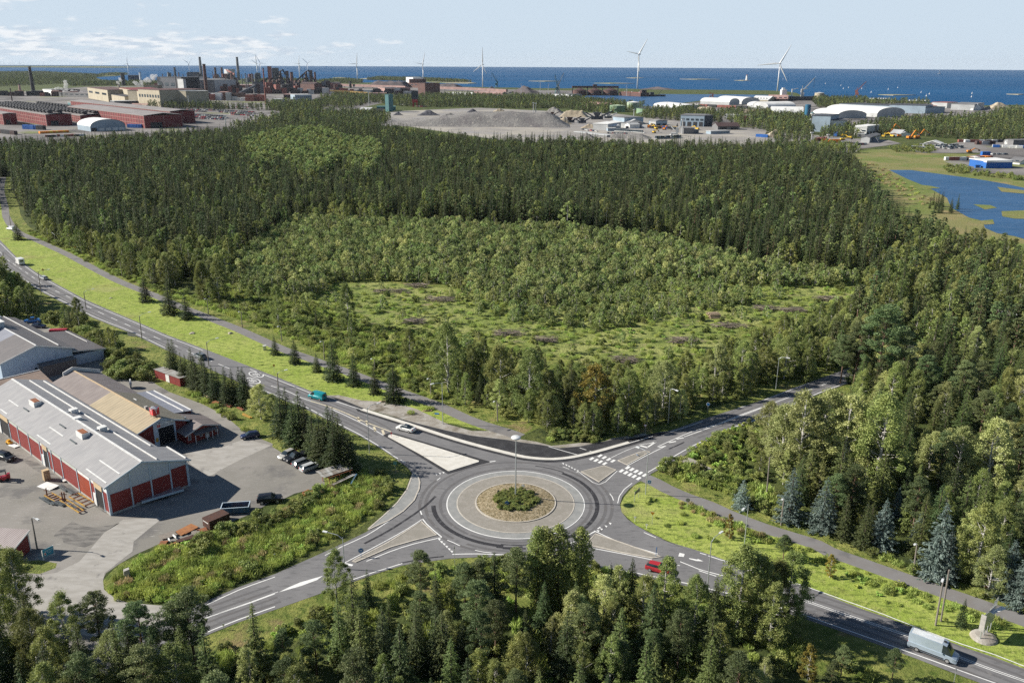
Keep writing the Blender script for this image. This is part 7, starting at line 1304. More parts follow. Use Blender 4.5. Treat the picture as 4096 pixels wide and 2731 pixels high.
# -- cream melt shop and dark stacks behind it
LST=[
 ('A1',(970,468),(1155,505),400,60,'f_cream','f_dark','cream building with a blue panel beside it','flat',0,0),('A1',(815,445),(1000,480),345,50,'f_cream','f_brown','weathered cream hall left of the melt shop','flat',3,0),
 ('A1',(1110,470),(1285,512),350,60,'f_cream','f_red','sunlit cream end of the melt shop','flat',0,0),('A1',(1285,512),(1480,528),362,90,'f_cream','f_brown','broad shaded cream front of the melt shop','flat',8,0),('A1',(1500,515),(1660,505),378,80,'f_cream','f_brown','cream wing right of the melt shop','flat',0,0),
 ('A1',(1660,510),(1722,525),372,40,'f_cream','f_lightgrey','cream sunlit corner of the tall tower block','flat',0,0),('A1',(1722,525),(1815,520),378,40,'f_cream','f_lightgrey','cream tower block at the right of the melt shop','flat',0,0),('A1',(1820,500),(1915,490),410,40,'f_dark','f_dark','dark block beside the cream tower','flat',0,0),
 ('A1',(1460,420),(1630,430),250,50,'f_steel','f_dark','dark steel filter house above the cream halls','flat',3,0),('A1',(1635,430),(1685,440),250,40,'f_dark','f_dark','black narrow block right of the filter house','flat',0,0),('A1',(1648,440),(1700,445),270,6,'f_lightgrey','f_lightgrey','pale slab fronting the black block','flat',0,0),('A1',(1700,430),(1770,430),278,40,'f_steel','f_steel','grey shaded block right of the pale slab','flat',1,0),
 ('A1',(1330,430),(1460,430),330,40,'f_cream','f_darkbrown','pipe covered cream building behind the melt shop','flat',0,0),('A1',(1915,390),(1980,395),275,60,'f_lightgrey','f_grey','grey block painted sunlit pale, right of the tall red chimney','flat',0,0),('A1',(1980,395),(2110,375),278,60,'f_grey','f_grey','grey block painted darker as shaded in the middle of the works','flat',0,0),  # lit and shaded faces of one block painted in two greys
 ('A1',(1760,330),(1890,330),250,60,'f_lightgrey','f_steel','pale block under the far platform tower','flat',2,0),('A1',(1725,270),(1840,270),205,40,'f_steel','f_steel','latticed platform tower far in the works','flat',4,0),('A1',(2065,270),(2105,275),178,30,'f_lightgrey','f_grey','slim pale tower with an inclined conveyor','flat',0,0),
 ('A1',(395,400),(480,410),362,30,'f_white','f_lightgrey','white building beside the steam at the left','flat',0,0),('A1',(480,410),(545,415),365,50,'f_darkbrown','f_dark','dark red block by the steam','flat',0,0),('A1',(545,430),(830,440),390,60,'f_grey','f_roof','long grey hall behind the red halls','flat',6,0),('A1',(660,515),(870,510),488,30,'f_teal','f_lightgrey','low green and white building among the red halls','flat',5,0),('A1',(1055,515),(1270,510),475,30,'f_steel','f_lightgrey','row of white pipes in front of the cream hall','flat',6,0),
 ('A1',(1180,285),(1280,285),235,60,'f_steel','f_steel','round dark gas holder by the far turbine','flat',0,0),('A1',(2000,425),(2080,425),392,50,'f_rustred','f_pink','low rust red building in the works','flat',0,0),('A1',(2150,350),(2352,350),325,60,'f_rustred','f_pink','long pale red roof in the middle of the works','flat',0,0),
 ('A2',(118,345),(150,345),153,30,'f_rustred','f_darkbrown','tall narrow red tower of the blast furnace','flat',0,0),('A2',(155,300),(215,300),168,40,'f_steel','f_steel','grey green boxed tower top beside the red tower','flat',0,0),('A2',(278,330),(305,330),197,30,'f_darkbrown','f_dark','brown tower between the two furnaces','flat',0,0),('A2',(495,330),(525,330),190,30,'f_darkbrown','f_dark','brown tower of the right furnace','flat',0,0),
 ('A2',(490,390),(540,400),340,60,'f_pink','f_darkbrown','sunlit brown gable of the sinter house','gable',0,0),('A2',(540,402),(610,400),300,60,'f_brown','f_darkbrown','brown sinter house right of the furnaces','gablex',0,0),('A2',(665,370),(690,375),298,30,'f_pink','f_grey','pale brown block with a dark side','flat',0,0),('A2',(690,375),(720,372),300,30,'f_darkbrown','f_dark','dark side block by the pale brown one','flat',0,0),  # sinter house gable painted paler than the rest, as if sunlit
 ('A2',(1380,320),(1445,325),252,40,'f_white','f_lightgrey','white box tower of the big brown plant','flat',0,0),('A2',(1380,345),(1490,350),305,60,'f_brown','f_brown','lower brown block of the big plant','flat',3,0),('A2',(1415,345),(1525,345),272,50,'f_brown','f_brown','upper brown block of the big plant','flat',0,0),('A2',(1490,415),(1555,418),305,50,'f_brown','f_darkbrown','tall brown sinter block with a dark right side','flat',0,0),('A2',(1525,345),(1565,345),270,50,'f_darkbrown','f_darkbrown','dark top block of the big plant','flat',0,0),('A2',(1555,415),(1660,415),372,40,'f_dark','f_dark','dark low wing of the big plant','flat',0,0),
 ('A2',(1120,380),(1185,385),345,40,'f_pink','f_grey','pale brown cube left of the big plant','flat',0,0),('A2',(1185,410),(1300,410),362,40,'f_dark','f_darkbrown','dark shed left of the big plant','flat',0,0),('A2',(1300,410),(1420,410),350,40,'f_pink','f_brown','striped brown shed before the big plant','flat',4,0),('A2',(950,425),(1050,425),392,30,'f_lightgrey','f_grey','grey shed under the yellow pipe bridge','flat',0,0),('A2',(1050,430),(1200,430),400,30,'f_pink','f_pink','pale brown shed right of the yellow pipe bridge','flat',0,0),
 ('A2',(255,445),(360,445),412,40,'f_darkbrown','f_pink','brown office block before the furnaces','flat',4,0),('A2',(360,470),(515,468),415,50,'f_bluegrey','f_lightgrey','long grey blue office block before the furnaces','flat',8,0),('A2',(150,480),(250,480),455,30,'f_white','f_lightgrey','low white building before the furnaces','flat',4,0),
 ('A2',(1190,568),(1222,570),412,10,'f_teal','f_teal','slim green tower rising from the trees','flat',0,0),('A2',(1110,560),(1280,560),525,25,'f_teal','f_teal','low green shed at the foot of the green tower','flat',0,0),('A2',(950,580),(1050,582),532,20,'f_darkbrown','f_lightgrey','small dark red shed left of the green tower','gable',0,1),('A2',(1050,578),(1190,575),545,25,'f_steel','f_dark','low dark shed left of the green tower','gable',0,0),
 ('A2',(1752,420),(1950,425),392,60,'f_white','f_white','long white roof behind the trees right of the big plant','gable',0,0),('A2',(1980,420),(2270,425),385,40,'f_white','f_pink','white storage hall along the coast','gable',0,0),
 ('A3',(345,570),(515,575),525,50,'f_lightgrey','f_white','white roofed shed at the quay','gable',0,2),('A3',(525,572),(640,572),527,40,'f_bluegrey','f_steel','blue grey shed at the quay','flat',0,0),('A3',(605,622),(835,645),590,40,'f_pink','f_pink','long pinkish roof by the harbour trees','gable',0,0),('A3',(835,650),(925,640),603,40,'f_bluegrey','f_pink','blue gable of the pinkish roofed hall','gablex',0,0),
 ('A3',(1298,640),(1525,668),595,55,'f_lightgrey','f_white','white vaulted hall by the harbour basin','arch',0,0),('A3',(1730,612),(1995,622),555,45,'f_lightgrey','f_white','left white vaulted hall on the quay','arch',0,0),('A3',(1880,598),(2110,615),538,45,'f_lightgrey','f_white','second white vaulted hall on the quay','arch',0,0),('A3',(2160,640),(2352,650),590,45,'f_lightgrey','f_white','white vaulted hall right of the quay pair','arch',0,0),
 ('A3',(2195,585),(2352,590),540,50,'f_cream','f_white','pale hall with zigzag front on the quay','gable',6,0),('A3',(875,790),(1030,805),745,40,'f_lightgrey','f_lightgrey','grey hall with a shallow roof in the contractor yard','gable',0,0),('A3',(1030,800),(1205,795),740,30,'f_bluegrey','f_grey','grey blue end of the contractor hall','flat',0,0),('A3',(805,850),(878,855),800,25,'f_lightgrey','f_white','small white roofed shed in the contractor yard','gablex',0,0),('A3',(878,855),(1000,835),800,20,'f_lightgrey','f_white','white roofed long shed in the contractor yard','flat',0,0),
 ('A3',(1035,832),(1080,838),785,15,'f_white','f_lightgrey','white gabled garage in the contractor yard','gablex',0,1),('A3',(1080,835),(1200,825),790,15,'f_lightgrey','f_grey','grey garage with a flat roof in the contractor yard','flat',4,0),('A3',(880,862),(955,862),838,10,'f_bluegrey','f_lightgrey','blue grey cabin in the contractor yard','flat',4,0),('A3',(570,890),(870,925),870,10,'f_grey','f_lightgrey','long low pale wall building before the wood','flat',0,0),
 ('A3',(1268,810),(1320,812),768,15,'f_white','f_lightgrey','white grey shed with tall doors','flat',0,1),('A3',(1320,812),(1425,808),770,15,'f_bluegrey','f_steel','dark shed next to the white grey one','flat',0,2),('A3',(1545,815),(1760,822),715,35,'f_bluegrey','f_grey','large grey workshop with a band of windows','flat',5,4),('A3',(1765,820),(1840,815),722,35,'f_steel','f_grey','shaded side of the large grey workshop','flat',0,0),('A3',(1575,888),(1670,888),838,20,'f_grey','f_grey','square grey block before the wood','flat',0,0),('A3',(1670,888),(1715,880),858,15,'f_steel','f_grey','low grey annex of the square block','flat',0,0),  # large workshop's right side carries its shade as a darker wall colour
 ('A3',(1890,850),(2090,850),790,25,'f_grey','f_darkbrown','brown roofed hall partly behind trees','gable',0,2),('A3',(1945,745),(2200,755),712,30,'f_lightgrey','f_white','white roof peeping over the trees','flat',0,0),('A3',(1825,890),(2000,885),865,10,'f_bluegrey','f_lightgrey','row of low blue grey sheds behind the wood','flat',4,0),
 ('A4',(0,585),(180,588),532,50,'f_darkbrown','f_pink','dark walled hall with a pinkish roof at the shore','gable',4,0),('A4',(0,665),(250,660),597,45,'f_lightgrey','f_white','white ribbed vault right of the quay halls','arch',0,0),('A4',(30,735),(320,740),640,40,'f_lightgrey','f_white','white hall with vaulted roof left of the blue silo','arch',0,4),('A4',(410,720),(640,745),650,50,'f_lightgrey','f_white','white vaulted hall right of the blue silo','arch',0,0),('A4',(525,700),(1000,735),618,60,'f_lightgrey','f_white','longest white vaulted hall by the shore','arch',0,0),
 ('A4',(650,660),(1440,702),610,60,'f_bluegrey','f_steel','very long blue green hall with a dark roof','flat',0,0),('A4',(1440,702),(1505,690),630,60,'f_bluegrey','f_steel','right end of the very long blue green hall','flat',0,0),('A4',(410,800),(560,870),705,20,'f_white','f_steel','white sunlit concrete plant block','flat',0,0),('A4',(560,872),(638,850),725,22,'f_bluegrey','f_steel','shaded side of the concrete plant block','flat',0,0),  # concrete plant: lit face painted white, shaded side painted blue-grey
 ('A4',(1705,665),(1885,672),610,40,'f_white','f_lightgrey','white hall with a brown band at the shore','gable',0,0),('A4',(1890,672),(1980,655),618,40,'f_lightgrey','f_grey','shaded gable end of the white shore hall','flat',0,0),('A4',(1500,645),(1640,648),605,30,'f_lightgrey','f_pink','low white warehouse with a pink roof at the shore','gable',0,0),('A4',(1640,650),(1735,645),602,30,'f_lightgrey','f_rustred','low hall with a rusty roof at the shore','flat',0,0),  # white shore hall's gable end painted greyer to show shade
 ('A4',(790,900),(900,905),828,15,'f_white','f_white','white workshop with tall windows in the scrapyard','flat',2,1),('A4',(900,905),(1010,890),820,14,'f_lightgrey','f_white','long side of the white workshop with rusty doors','flat',0,4),('A4',(820,915),(885,918),890,8,'f_grey','f_lightgrey','small grey cabin before the white workshop','flat',0,0),('A4',(1152,895),(1215,910),858,12,'f_white','f_lightgrey','white gabled shed behind the orange excavators','gable',0,1),('A4',(1215,910),(1275,900),858,12,'f_bluegrey','f_lightgrey','blue green gable of the shed by the excavators','gablex',0,1),
 ('A4',(862,950),(930,972),912,10,'f_lightgrey','f_grey','grey roofed house gable in the scrapyard','gablex',1,0),('A4',(930,972),(1025,940),910,9,'f_lightgrey','f_grey','grey roofed house with windows in the scrapyard','gable',3,0),('A4',(1435,990),(1580,998),950,14,'f_grey','f_white','white roofed open shed by the boat storage','gablex',0,1),('A4',(2170,980),(2250,985),948,8,'f_white','f_lightgrey','white container office at the right edge yard','flat',1,0),('A4',(2250,990),(2352,990),948,10,'f_grey','f_grey','grey shed at the right edge yard','flat',0,0),
 ('A4',(1895,1185),(2000,1205),1130,22,'f_blue','f_white','sunlit end of the bright blue depot','flat',0,0),('A4',(2000,1205),(2240,1200),1140,20,'f_blue','f_white','bright blue depot with a white roof by the pond','flat',0,0),('A4',(1905,1200),(1945,1200),1180,2,'f_blue','f_blue','blue container before the blue depot','flat',0,0),('A4',(2205,1160),(2310,1170),1105,20,'f_white','f_grey','white building with a dark roof right of the blue depot','gable',2,0),
 ('D',(1002,333),(1068,334),320,14,'f_white','f_lightgrey','white row house roof in a clearing of the dense wood','flat',3,0),('D',(2270,735),(2330,740),716,6,'f_grey','f_lightgrey','grey roof among the trees at the right edge','gable',0,0),
]
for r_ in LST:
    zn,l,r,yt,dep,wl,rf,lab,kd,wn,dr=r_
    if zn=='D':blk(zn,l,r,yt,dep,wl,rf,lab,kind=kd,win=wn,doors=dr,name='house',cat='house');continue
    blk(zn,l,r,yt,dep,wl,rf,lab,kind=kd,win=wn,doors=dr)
# -- chimneys
def chimney(zn,x,yb,yt,r0,r1,m,label,bands=0):
    p=q(zn,x,yb);h=hat(p,zn,yt);o=empty('chimney',(p.x,p.y,0),0,label,'chimney','chimneys of the steel works')
    part('shaft',m,o,lambda mb:mb.rev([(r0,0),(r1,h)],(0,0),16),smooth=False);part('rim','f_dark',o,lambda mb:mb.rev([(r1*1.12,h-1.5),(r1*1.12,h+.5)],(0,0),16))
    for k in range(bands):part('gallery','f_steel',o,lambda mb:mb.rev([(r1*1.5,h*(.5+.2*k)),(r1*1.5,h*(.5+.2*k)+1)],(0,0),12))
for a in[('A1',312,415,155,5.0,3.2,'f_dark','thick black chimney far left'),('A1',190,405,315,3.2,2.4,'f_pink','short brown chimney left of the thick black one'),('A1',112,470,352,1.2,1.0,'f_darkbrown','thin dark mast chimney above the left halls'),('A1',1905,450,132,4.5,3.2,'f_brown','tallest red brown chimney right of the melt shop'),('A1',1855,280,66,7,5,'f_grey','grey chimney behind the melt shop'),('A1',2195,280,67,7,5,'f_grey','grey chimney right of the red brown one'),
          ('A1',1618,300,162,5,4,'f_steel','slim dark chimney above the filter house'),('A1',1988,300,162,5,4,'f_darkbrown','dark chimney behind the pale grey block'),('A1',2048,300,162,5,4,'f_darkbrown','dark chimney next to the slim pale tower'),('A1',2138,345,210,4.5,3.8,'f_brown','brown chimney below the inclined conveyor'),('A1',1137,330,215,7,6.5,'f_dark','stubby black stack beside the steam'),('A1',1295,290,205,5,4,'f_white','white stack with scaffolding at its top'),('A1',1098,375,318,3,3,'f_cream','short cream stack on the melt shop'),
          ('A1',1552,280,205,5,4,'f_lightgrey','pair stack, left one beyond the filter house'),('A1',1572,280,212,5,4,'f_lightgrey','pair stack, right one beyond the filter house'),('A1',1958,265,200,2,1.5,'f_steel','very thin mast in the works'),('A2',335,350,205,6.5,5,'f_brown','thick brown chimney between the furnaces'),('A2',549,345,205,4.2,3.2,'f_brown','slim red brown chimney right of the furnaces'),('A2',868,350,290,4.5,4,'f_dark','short black stack with a wide foot')]:chimney(*a)
chimney('A2',92,500,168,1.6,1.2,'f_rustred','red and white lattice mast before the furnaces',3)
for i in range(26):
    x=1500+i*33+rng.uniform(-12,12);zn_='A1' if x<2330 else 'A2'
    chimney(zn_,x if zn_=='A1' else x-2352,330+rng.uniform(0,60),250+rng.uniform(-45,40),1.6,1.2,rng.choice(['f_bluesteel','f_brown','f_steel','f_grey']),'thin stack among the crowded middle of the works')
# -- blast furnaces: shell, stoves, inclined skip bridge and downcomer
def furnace(zn,x,yb,yt,s,label):
    p=q(zn,x,yb);h=hat(p,zn,yt);o=empty('blast_furnace',(p.x,p.y,0),0,label,'blast furnace','blast furnaces')
    part('shell','f_darkbrown',o,lambda m:m.rev([(9*s,0),(9*s,h*.25),(7*s,h*.4),(5*s,h*.6),(3*s,h*.75),(2*s,h*.95)],(0,0),16))
    for k in range(3):part('stove','f_brown',o,lambda m:m.rev([(4.2*s,0),(4.2*s,h*.42),(3*s,h*.5),(.1,h*.53)],(-26*s+k*10*s,-14),14))
    part('skip_bridge','f_dark',o,lambda m:(m.bar((-44*s,4,h*.18),(2,4,h*.97),4*s,3*s),[m.bar((-44*s+46*s*t,4,0),(-44*s+46*s*t,4,h*(.18+.79*t)-2),1.6)for t in(.25,.5,.75)]))
    part('downcomer','f_steel',o,lambda m:(m.tube([(0,0,h*.92),(6*s,0,h*1.02),(20*s,0,h*.55),(22*s,0,h*.35)],2.0*s,8),));part('dust_catcher','f_brown',o,lambda m:m.rev([(1,h*.05),(6*s,h*.15),(6*s,h*.38),(1.5,h*.48)],(22*s,0),14))
    for k in range(4):part('platform','f_dark',o,lambda m:(m.box(-9*s,9*s,-9*s,9*s,h*(.3+.17*k),h*(.3+.17*k)+1),[m.bar((x_,y_,h*(.13+.17*k)),(x_,y_,h*(.3+.17*k)),.9)for x_ in(-8*s,8*s)for y_ in(-8*s,8*s)]))
furnace('A2',235,370,185,1.2,'left blast furnace with its dark inclined bridge');furnace('A2',470,375,190,1.15,'right blast furnace with pipes and towers')
# -- conveyors and pipe bridges
def bridge(zn,pts,m,label,w=3.0,name='conveyor',cat='conveyor',posts=True):
    P_=[]
    for x,y,yb in pts:b=q(zn,x,yb);z=hat(b,zn,y);P_.append(Vector((b.x,b.y,z)))
    c=Vector((P_[0].x,P_[0].y,0));o=empty(name,c,0,label,cat);part('gallery',m,o,lambda mb:[mb.bar(a-c,b-c,w,w)for a,b in zip(P_,P_[1:])])
    if posts:
        for a,b in zip(P_,P_[1:]):
            k=max(1,int((b-a).length/45))
            for i in range(k):s_=a.lerp(b,(i+.5)/k)-c;part('trestle','f_steel',o,lambda mb:(mb.bar((s_.x-1.5,s_.y,0),(s_.x-.5,s_.y,s_.z-w*.5),.8),mb.bar((s_.x+1.5,s_.y,0),(s_.x+.5,s_.y,s_.z-w*.5),.8)))
for a in[('A2',[(775,322,345),(1300,340,365),(1380,345,372)],'f_conveyor','long pinkish conveyor left of the big brown plant',7),('A2',[(1575,345,365),(1900,355,378),(2305,375,396)],'f_conveyor','long pinkish conveyor running to the harbour',7),('A2',[(685,375,430),(870,385,432),(1050,398,436)],'f_tube','yellow pipe bridge across the works',3.5),('A2',[(-20,330,360),(60,290,360),(120,260,360)],'f_steel','inclined conveyor rising to the red tower',5),('A1',[(2090,185,280),(2160,225,300)],'f_rustred','red conveyor falling from the slim pale tower',5),('A1',[(1770,345,430),(1900,395,450),(1960,410,455)],'f_steel','grey conveyor sloping right of the melt shop',5),('A1',[(2200,400,420),(2352,330,410)],'f_steel','grey conveyor climbing toward the furnaces',5),
          ('A1',[(930,478,490),(1060,495,505),(1380,500,520)],'f_pink','low pink pipe along the cream hall',2.5),('A1',[(530,505,520),(820,540,560),(1110,570,600)],'f_white','white pipe along the roof edge of the red halls',2.0),('A1',[(1930,420,440),(2100,430,445),(2352,435,455)],'f_conveyor','pipe rack in front of the furnaces',2.5),('A4',[(310,800,835),(390,755,835)],'f_lightgrey','pale conveyor feeding the concrete plant',2.2)]:bridge(*a[:4],w=a[4])
# -- tanks and silos
def tank(zn,xl,xr,yb,yt,m,top,label,name='tank',cat='tank',cone=.12,group=None):
    a=q(zn,xl,yb);b=q(zn,xr,yb);r_=(b-a).length/2;c=(a+b)/2;c.y+=r_*.3;p=(a+b)/2;h=hat(p,zn,yt);o=empty(name,(c.x,c.y,0),0,label,cat,group)
    part('shell',m,o,lambda mb:mb.rev([(r_,0),(r_,h*(1-cone))],(0,0),28));part('roof',top,o,lambda mb:mb.rev([(r_*1.02,h*(1-cone)),(.1,h)],(0,0),28));part('stair','f_steel',o,lambda mb:[mb.bar((r_*1.03*math.cos(R(200+i*14)),r_*1.03*math.sin(R(200+i*14)),h*(1-cone)*i/8),(r_*1.03*math.cos(R(214+i*14)),r_*1.03*math.sin(R(214+i*14)),h*(1-cone)*(i+1)/8),.5,1.0)for i in range(8)])
tank('A3',900,1040,685,618,'f_green','f_palegreen','left green oil tank',group='green oil tanks');tank('A3',1055,1170,665,587,'f_palegreen','f_white','tall pale green tank behind the two darker ones',group='green oil tanks');tank('A3',1148,1345,700,645,'f_green','f_steel','low wide dark green tank',group='green oil tanks')
for i,(a,b,lb)in enumerate(((558,685,'left brown domed silo under the gantry'),(697,825,'middle brown domed silo under the gantry'),(838,975,'right brown domed silo under the gantry'))):tank('A3',a,b,533,462,'f_brown','f_darkbrown',lb,'silo','silo',.36,'brown silos at the quay')
tank('A4',330,380,785,615,'f_silo','f_silo','tall dark blue cylindrical silo','silo','silo',.02);tank('A4',388,425,740,685,'f_lightgrey','f_teal','small grey hopper beside the blue silo','silo','silo',.2);tank('A4',432,512,572,503,'f_cream','f_lightgrey','round cream tank on the shore')
for i in range(8):tank('A4',934+i*24,934+i*24+22,572,556,'f_white','f_white','white dome in the left shore row','storage_dome','dome',.35,'left row of white domes on the shore')
for i in range(9):tank('A4',1232+i*29,1232+i*29+27,592,573,'f_white','f_white','white dome in the right shore row','storage_dome','dome',.35,'right row of white domes on the shore')
tank('A4',852,898,573,556,'f_white','f_white','single white dome left of the rows','storage_dome','dome',.35)
# gantry over the silos
p=q('A3',550,535);b_=q('A3',975,535);h=hat(p,'A3',447);Lg=(b_-p).length;o=empty('gantry',(p.x,p.y,0),math.atan2(b_.y-p.y,b_.x-p.x),'long brown gantry over the three silos','gantry')
part('beam','f_brown',o,lambda m:(m.box(0,Lg,-2,2,h-5,h),m.box(Lg*.45,Lg*.53,-2.5,2.5,h,h+4)));[part('leg','f_steel',o,lambda m:m.bar((x,0,0),(x,0,h-5),2))for x in(1,Lg*.33,Lg*.66,Lg-1)]
# quay machinery
blk('A3',(980,535),(1180,545),503,30,'f_brown','f_rustred','brown loading plant at the tip of the quay',vents=3);blk('A3',(1190,545),(1235,545),487,20,'f_darkbrown','f_dark','dark hopper tower at the tip of the quay')
# -- wind turbines
def turbine(zn,xb,yb,hx,hy,tips,label,group='wind turbines along the coast'):
    p=q(zn,xb,yb);h=hat(p,zn,hy);Rg=math.hypot(p.x,p.y);s_=Rg/FP*ZT[zn][2]/math.cos(PIT)*.98;o=empty('wind_turbine',(p.x,p.y,0),math.atan2(p.y,p.x)-math.pi/2,label,'wind turbine',group)
    # local x = image right, -y = towards the viewer
    k=h/100;part('tower','turbine_white',o,lambda m:m.rev([(2.6*k,0),(1.4*k,h-1.5)],(0,0),14),smooth=True);nx=(hx-xb)*s_
    part('nacelle','turbine_white',o,lambda m:m.box(-1.8,4.8*k+1,-2.2*k,2.6*k,h-1.6*k,h+1.8*k))
    hb=part('rotor_hub','turbine_white',o,lambda m:m.tube([(-1,-2.2*k,h),(-1,-5*k,h)],[2.2*k,.9*k],12))
    for tx,ty in tips:
        d=Vector(((tx-hx)*s_,0,-(ty-hy)*s_));L_=d.length;d.normalize();n_=Vector((d.z,0,-d.x));c=Vector((-1,-3.4*k,h));w0,w1=L_*.055,L_*.012
        part('blade','turbine_white',o,lambda m:m.add([c+n_*w0*.35+Vector((0,.3,0)),c+d*L_*.2+n_*w0,c+d*L_+n_*w1,c+d*L_-n_*w1,c+d*L_*.2-n_*w0*.5,c-n_*w0*.35,c+Vector((0,-1.0,0)),c+d*L_*.3+Vector((0,-.9,0)),c+d*L_+Vector((0,-.3,0))],[(0,1,7,6),(1,2,8,7),(6,7,4,5),(7,8,3,4),(5,4,1,0),(4,3,2,1)]))
for a in[('A4',85,497,106,240,[(183,97),(-65,255),(178,378)],'nearest large wind turbine at the right'),('A3',1152,470,1162,155,[(1228,35),(1062,133),(1173,297)],'large wind turbine above the brown silos'),('A2',2083,352,2079,135,[(2080,-2),(2003,195),(2117,215)],'wind turbine beside the blue harbour crane'),('A2',1537,320,1530,132,[(1552,38),(1468,122),(1536,215)],'wind turbine rising behind the big brown plant'),
          ('A2',933,300,926,130,[(936,42),(862,130),(935,215)],'wind turbine left of the wooded island'),('A2',405,300,400,127,[(409,62),(363,126),(420,190)],'wind turbine between the two furnaces'),('A2',480,240,483,122,[(440,82),(523,102),(468,180)],'wind turbine directly behind the right furnace'),('A2',48,240,40,122,[(12,62),(86,125),(20,180)],'wind turbine right one of the pair near the furnaces'),('A2',17,272,11,126,[(8,50),(-30,95),(30,190)],'wind turbine left one of the pair near the furnaces'),
          ('A1',1745,225,1740,124,[(1697,92),(1768,90),(1738,180)],'wind turbine behind the platform tower'),('A1',1186,260,1173,127,[(1178,70),(1206,180),(1140,140)],'wind turbine far left behind the steam')]:turbine(*a)
for x in(40,97,125,180,188,218,405,935):turbine('A1',x,146,x,122,[(x,106),(x-9,130),(x+9,130)],'tiny wind turbine on the left horizon','tiny wind turbines on the horizon')
# -- cranes
def crane(zn,xb,yb,tx,ty,m,label,base_h=.35,jib2=None):
    p=q(zn,xb,yb);Rg=math.hypot(p.x,p.y);s_=Rg/FP*ZT[zn][2]/.95;h=hat(p,zn,ty);o=empty('harbour_crane',(p.x,p.y,0),math.atan2(p.y,p.x)-math.pi/2,label,'crane','cranes at the harbour');dx=(tx-xb)*s_;hb=h*base_h
    part('portal',m,o,lambda mb:([mb.bar((x,y,0),(x*.5,y*.5,hb*.6),1.6)for x in(-5,5)for y in(-5,5)],mb.box(-4,4,-4,4,hb*.6,hb)));part('cab',m,o,lambda mb:mb.box(-5*(1 if dx>0 else-.3),5*(.3 if dx>0 else 1),-2.5,2.5,hb,hb+6))
    part('jib',m,o,lambda mb:(mb.bar((0,-1.2,hb+3),(dx,-.2,h),1.1),mb.bar((0,1.2,hb+3),(dx,.2,h),1.1),mb.bar((0,0,hb+6),(dx*.97,0,h*.98),.9)))
    part('mast',m,o,lambda mb:(mb.bar((0,0,hb+4),(-dx*.08,0,hb+(h-hb)*.45),1.4),));part('hoist_rope','f_dark',o,lambda mb:(mb.bar((-dx*.08,0,hb+(h-hb)*.45),(dx,0,h),.5),mb.bar((dx,0,h),(dx,0,h*.55),.5)))
for a in[('A2',2210,355,2170,210,'f_teal','blue harbour crane beside the wind turbine'),('A3',412,520,393,338,'f_teal','green blue crane, left of the crossing pair'),('A3',425,520,468,326,'f_lightgrey','grey crane, right of the crossing pair'),('A4',310,580,390,370,'f_lightgrey','grey crane on the ship berth at the right'),('A4',812,560,868,405,'f_rustred','thin red crane among the shore trees'),('A3',1832,552,1810,505,'f_rustred','small red crane behind the vaulted halls'),('A3',1490,905,1462,820,'f_lightgrey','white mobile crane in the machine yard'),('A3',2115,790,2110,710,'f_rustred','thin red crane mast by the white roof')]:crane(*a[:6],a[6]if len(a)>6 else '')
# moored ship and plant at the right berth
p=q('A4',245,580);o=empty('moored_ship',(p.x,p.y,.3),0,'grey cargo ship unloading at the right berth','ship');part('hull','f_steel',o,lambda m:m.add([(-34,-8,0),(34,-8,0),(44,0,0),(34,8,0),(-34,8,0),(-36,-9,9),(36,-9,9),(50,0,11),(36,9,9),(-36,9,9)],[(4,3,2,1,0),(5,6,7,8,9),(0,1,6,5),(1,2,7,6),(2,3,8,7),(3,4,9,8),(4,0,5,9)]));part('bridge_deck','f_white',o,lambda m:(m.box(-34,-22,-7,7,9,24),m.box(-32,-26,-4,4,24,28)));[part('deck_crane','f_white',o,lambda m:(m.bar((x,0,9),(x,0,26),2.2),m.bar((x,0,24),(x+14,0,27),1.4)))for x in(-8,14)]
p=q('A3',1330,542);o=empty('barge',(p.x,p.y,.3),0,'dark dredging barge at the quay tip','ship');part('hull','f_dark',o,lambda m:m.box(-26,22,-6,6,0,4));part('wheelhouse','f_steel',o,lambda m:(m.box(-18,-8,-4,4,4,10),m.bar((4,0,4),(14,0,16),1.0)))
# buoys, lighthouse
p=q('A3',2155,396);o=empty('lighthouse',(p.x,p.y,0),0,'small white lighthouse on a skerry','lighthouse');part('tower','f_white',o,lambda m:m.rev([(6,0),(4.5,24)],(0,0),10));part('lantern','f_rustred',o,lambda m:m.rev([(3.5,24),(3.5,28),(.1,31)],(0,0),10))
p=q('A4',1570,338);o=empty('sailing_boat',(p.x,p.y,-.4),0,'tiny white sailing boat near the right horizon','boat');part('hull','f_white',o,lambda m:m.add([(-14,0,0),(0,-4,0),(16,0,0),(0,4,0),(-16,0,5),(0,-6,5),(19,0,6),(0,6,5)],[(3,2,1,0),(4,5,6,7),(0,1,5,4),(1,2,6,5),(2,3,7,6),(3,0,4,7)]));part('sail','f_white',o,lambda m:m.add([(0,0,8),(14,2,8),(1,0,46),(0,.6,8),(14,2.6,8),(1,.6,46)],[(0,2,1),(3,4,5),(0,1,4,3),(1,2,5,4),(2,0,3,5)]))
bm_=MB();bm_.rev([(1.6,0),(1.6,2),(.4,3),(.3,6)],(0,0),8);b0=bm_.build('buoy','f_white',None);first=True
for x,y in((440,365),(527,427),(670,443),(692,474),(740,463),(898,415),(862,474),(948,507),(1105,480),(1192,464),(1407,507),(1482,523),(1455,540),(1875,517),(1870,548),(675,552),(825,343),(138,385)):
    p=q('A4',x,y);o=b0 if first else b0.copy()
    if not first:COL.objects.link(o)
    first=False;o.location=(p.x,p.y,-.5);tag(o,'tiny pale buoy floating off the shore','buoy','buoys on the sea')
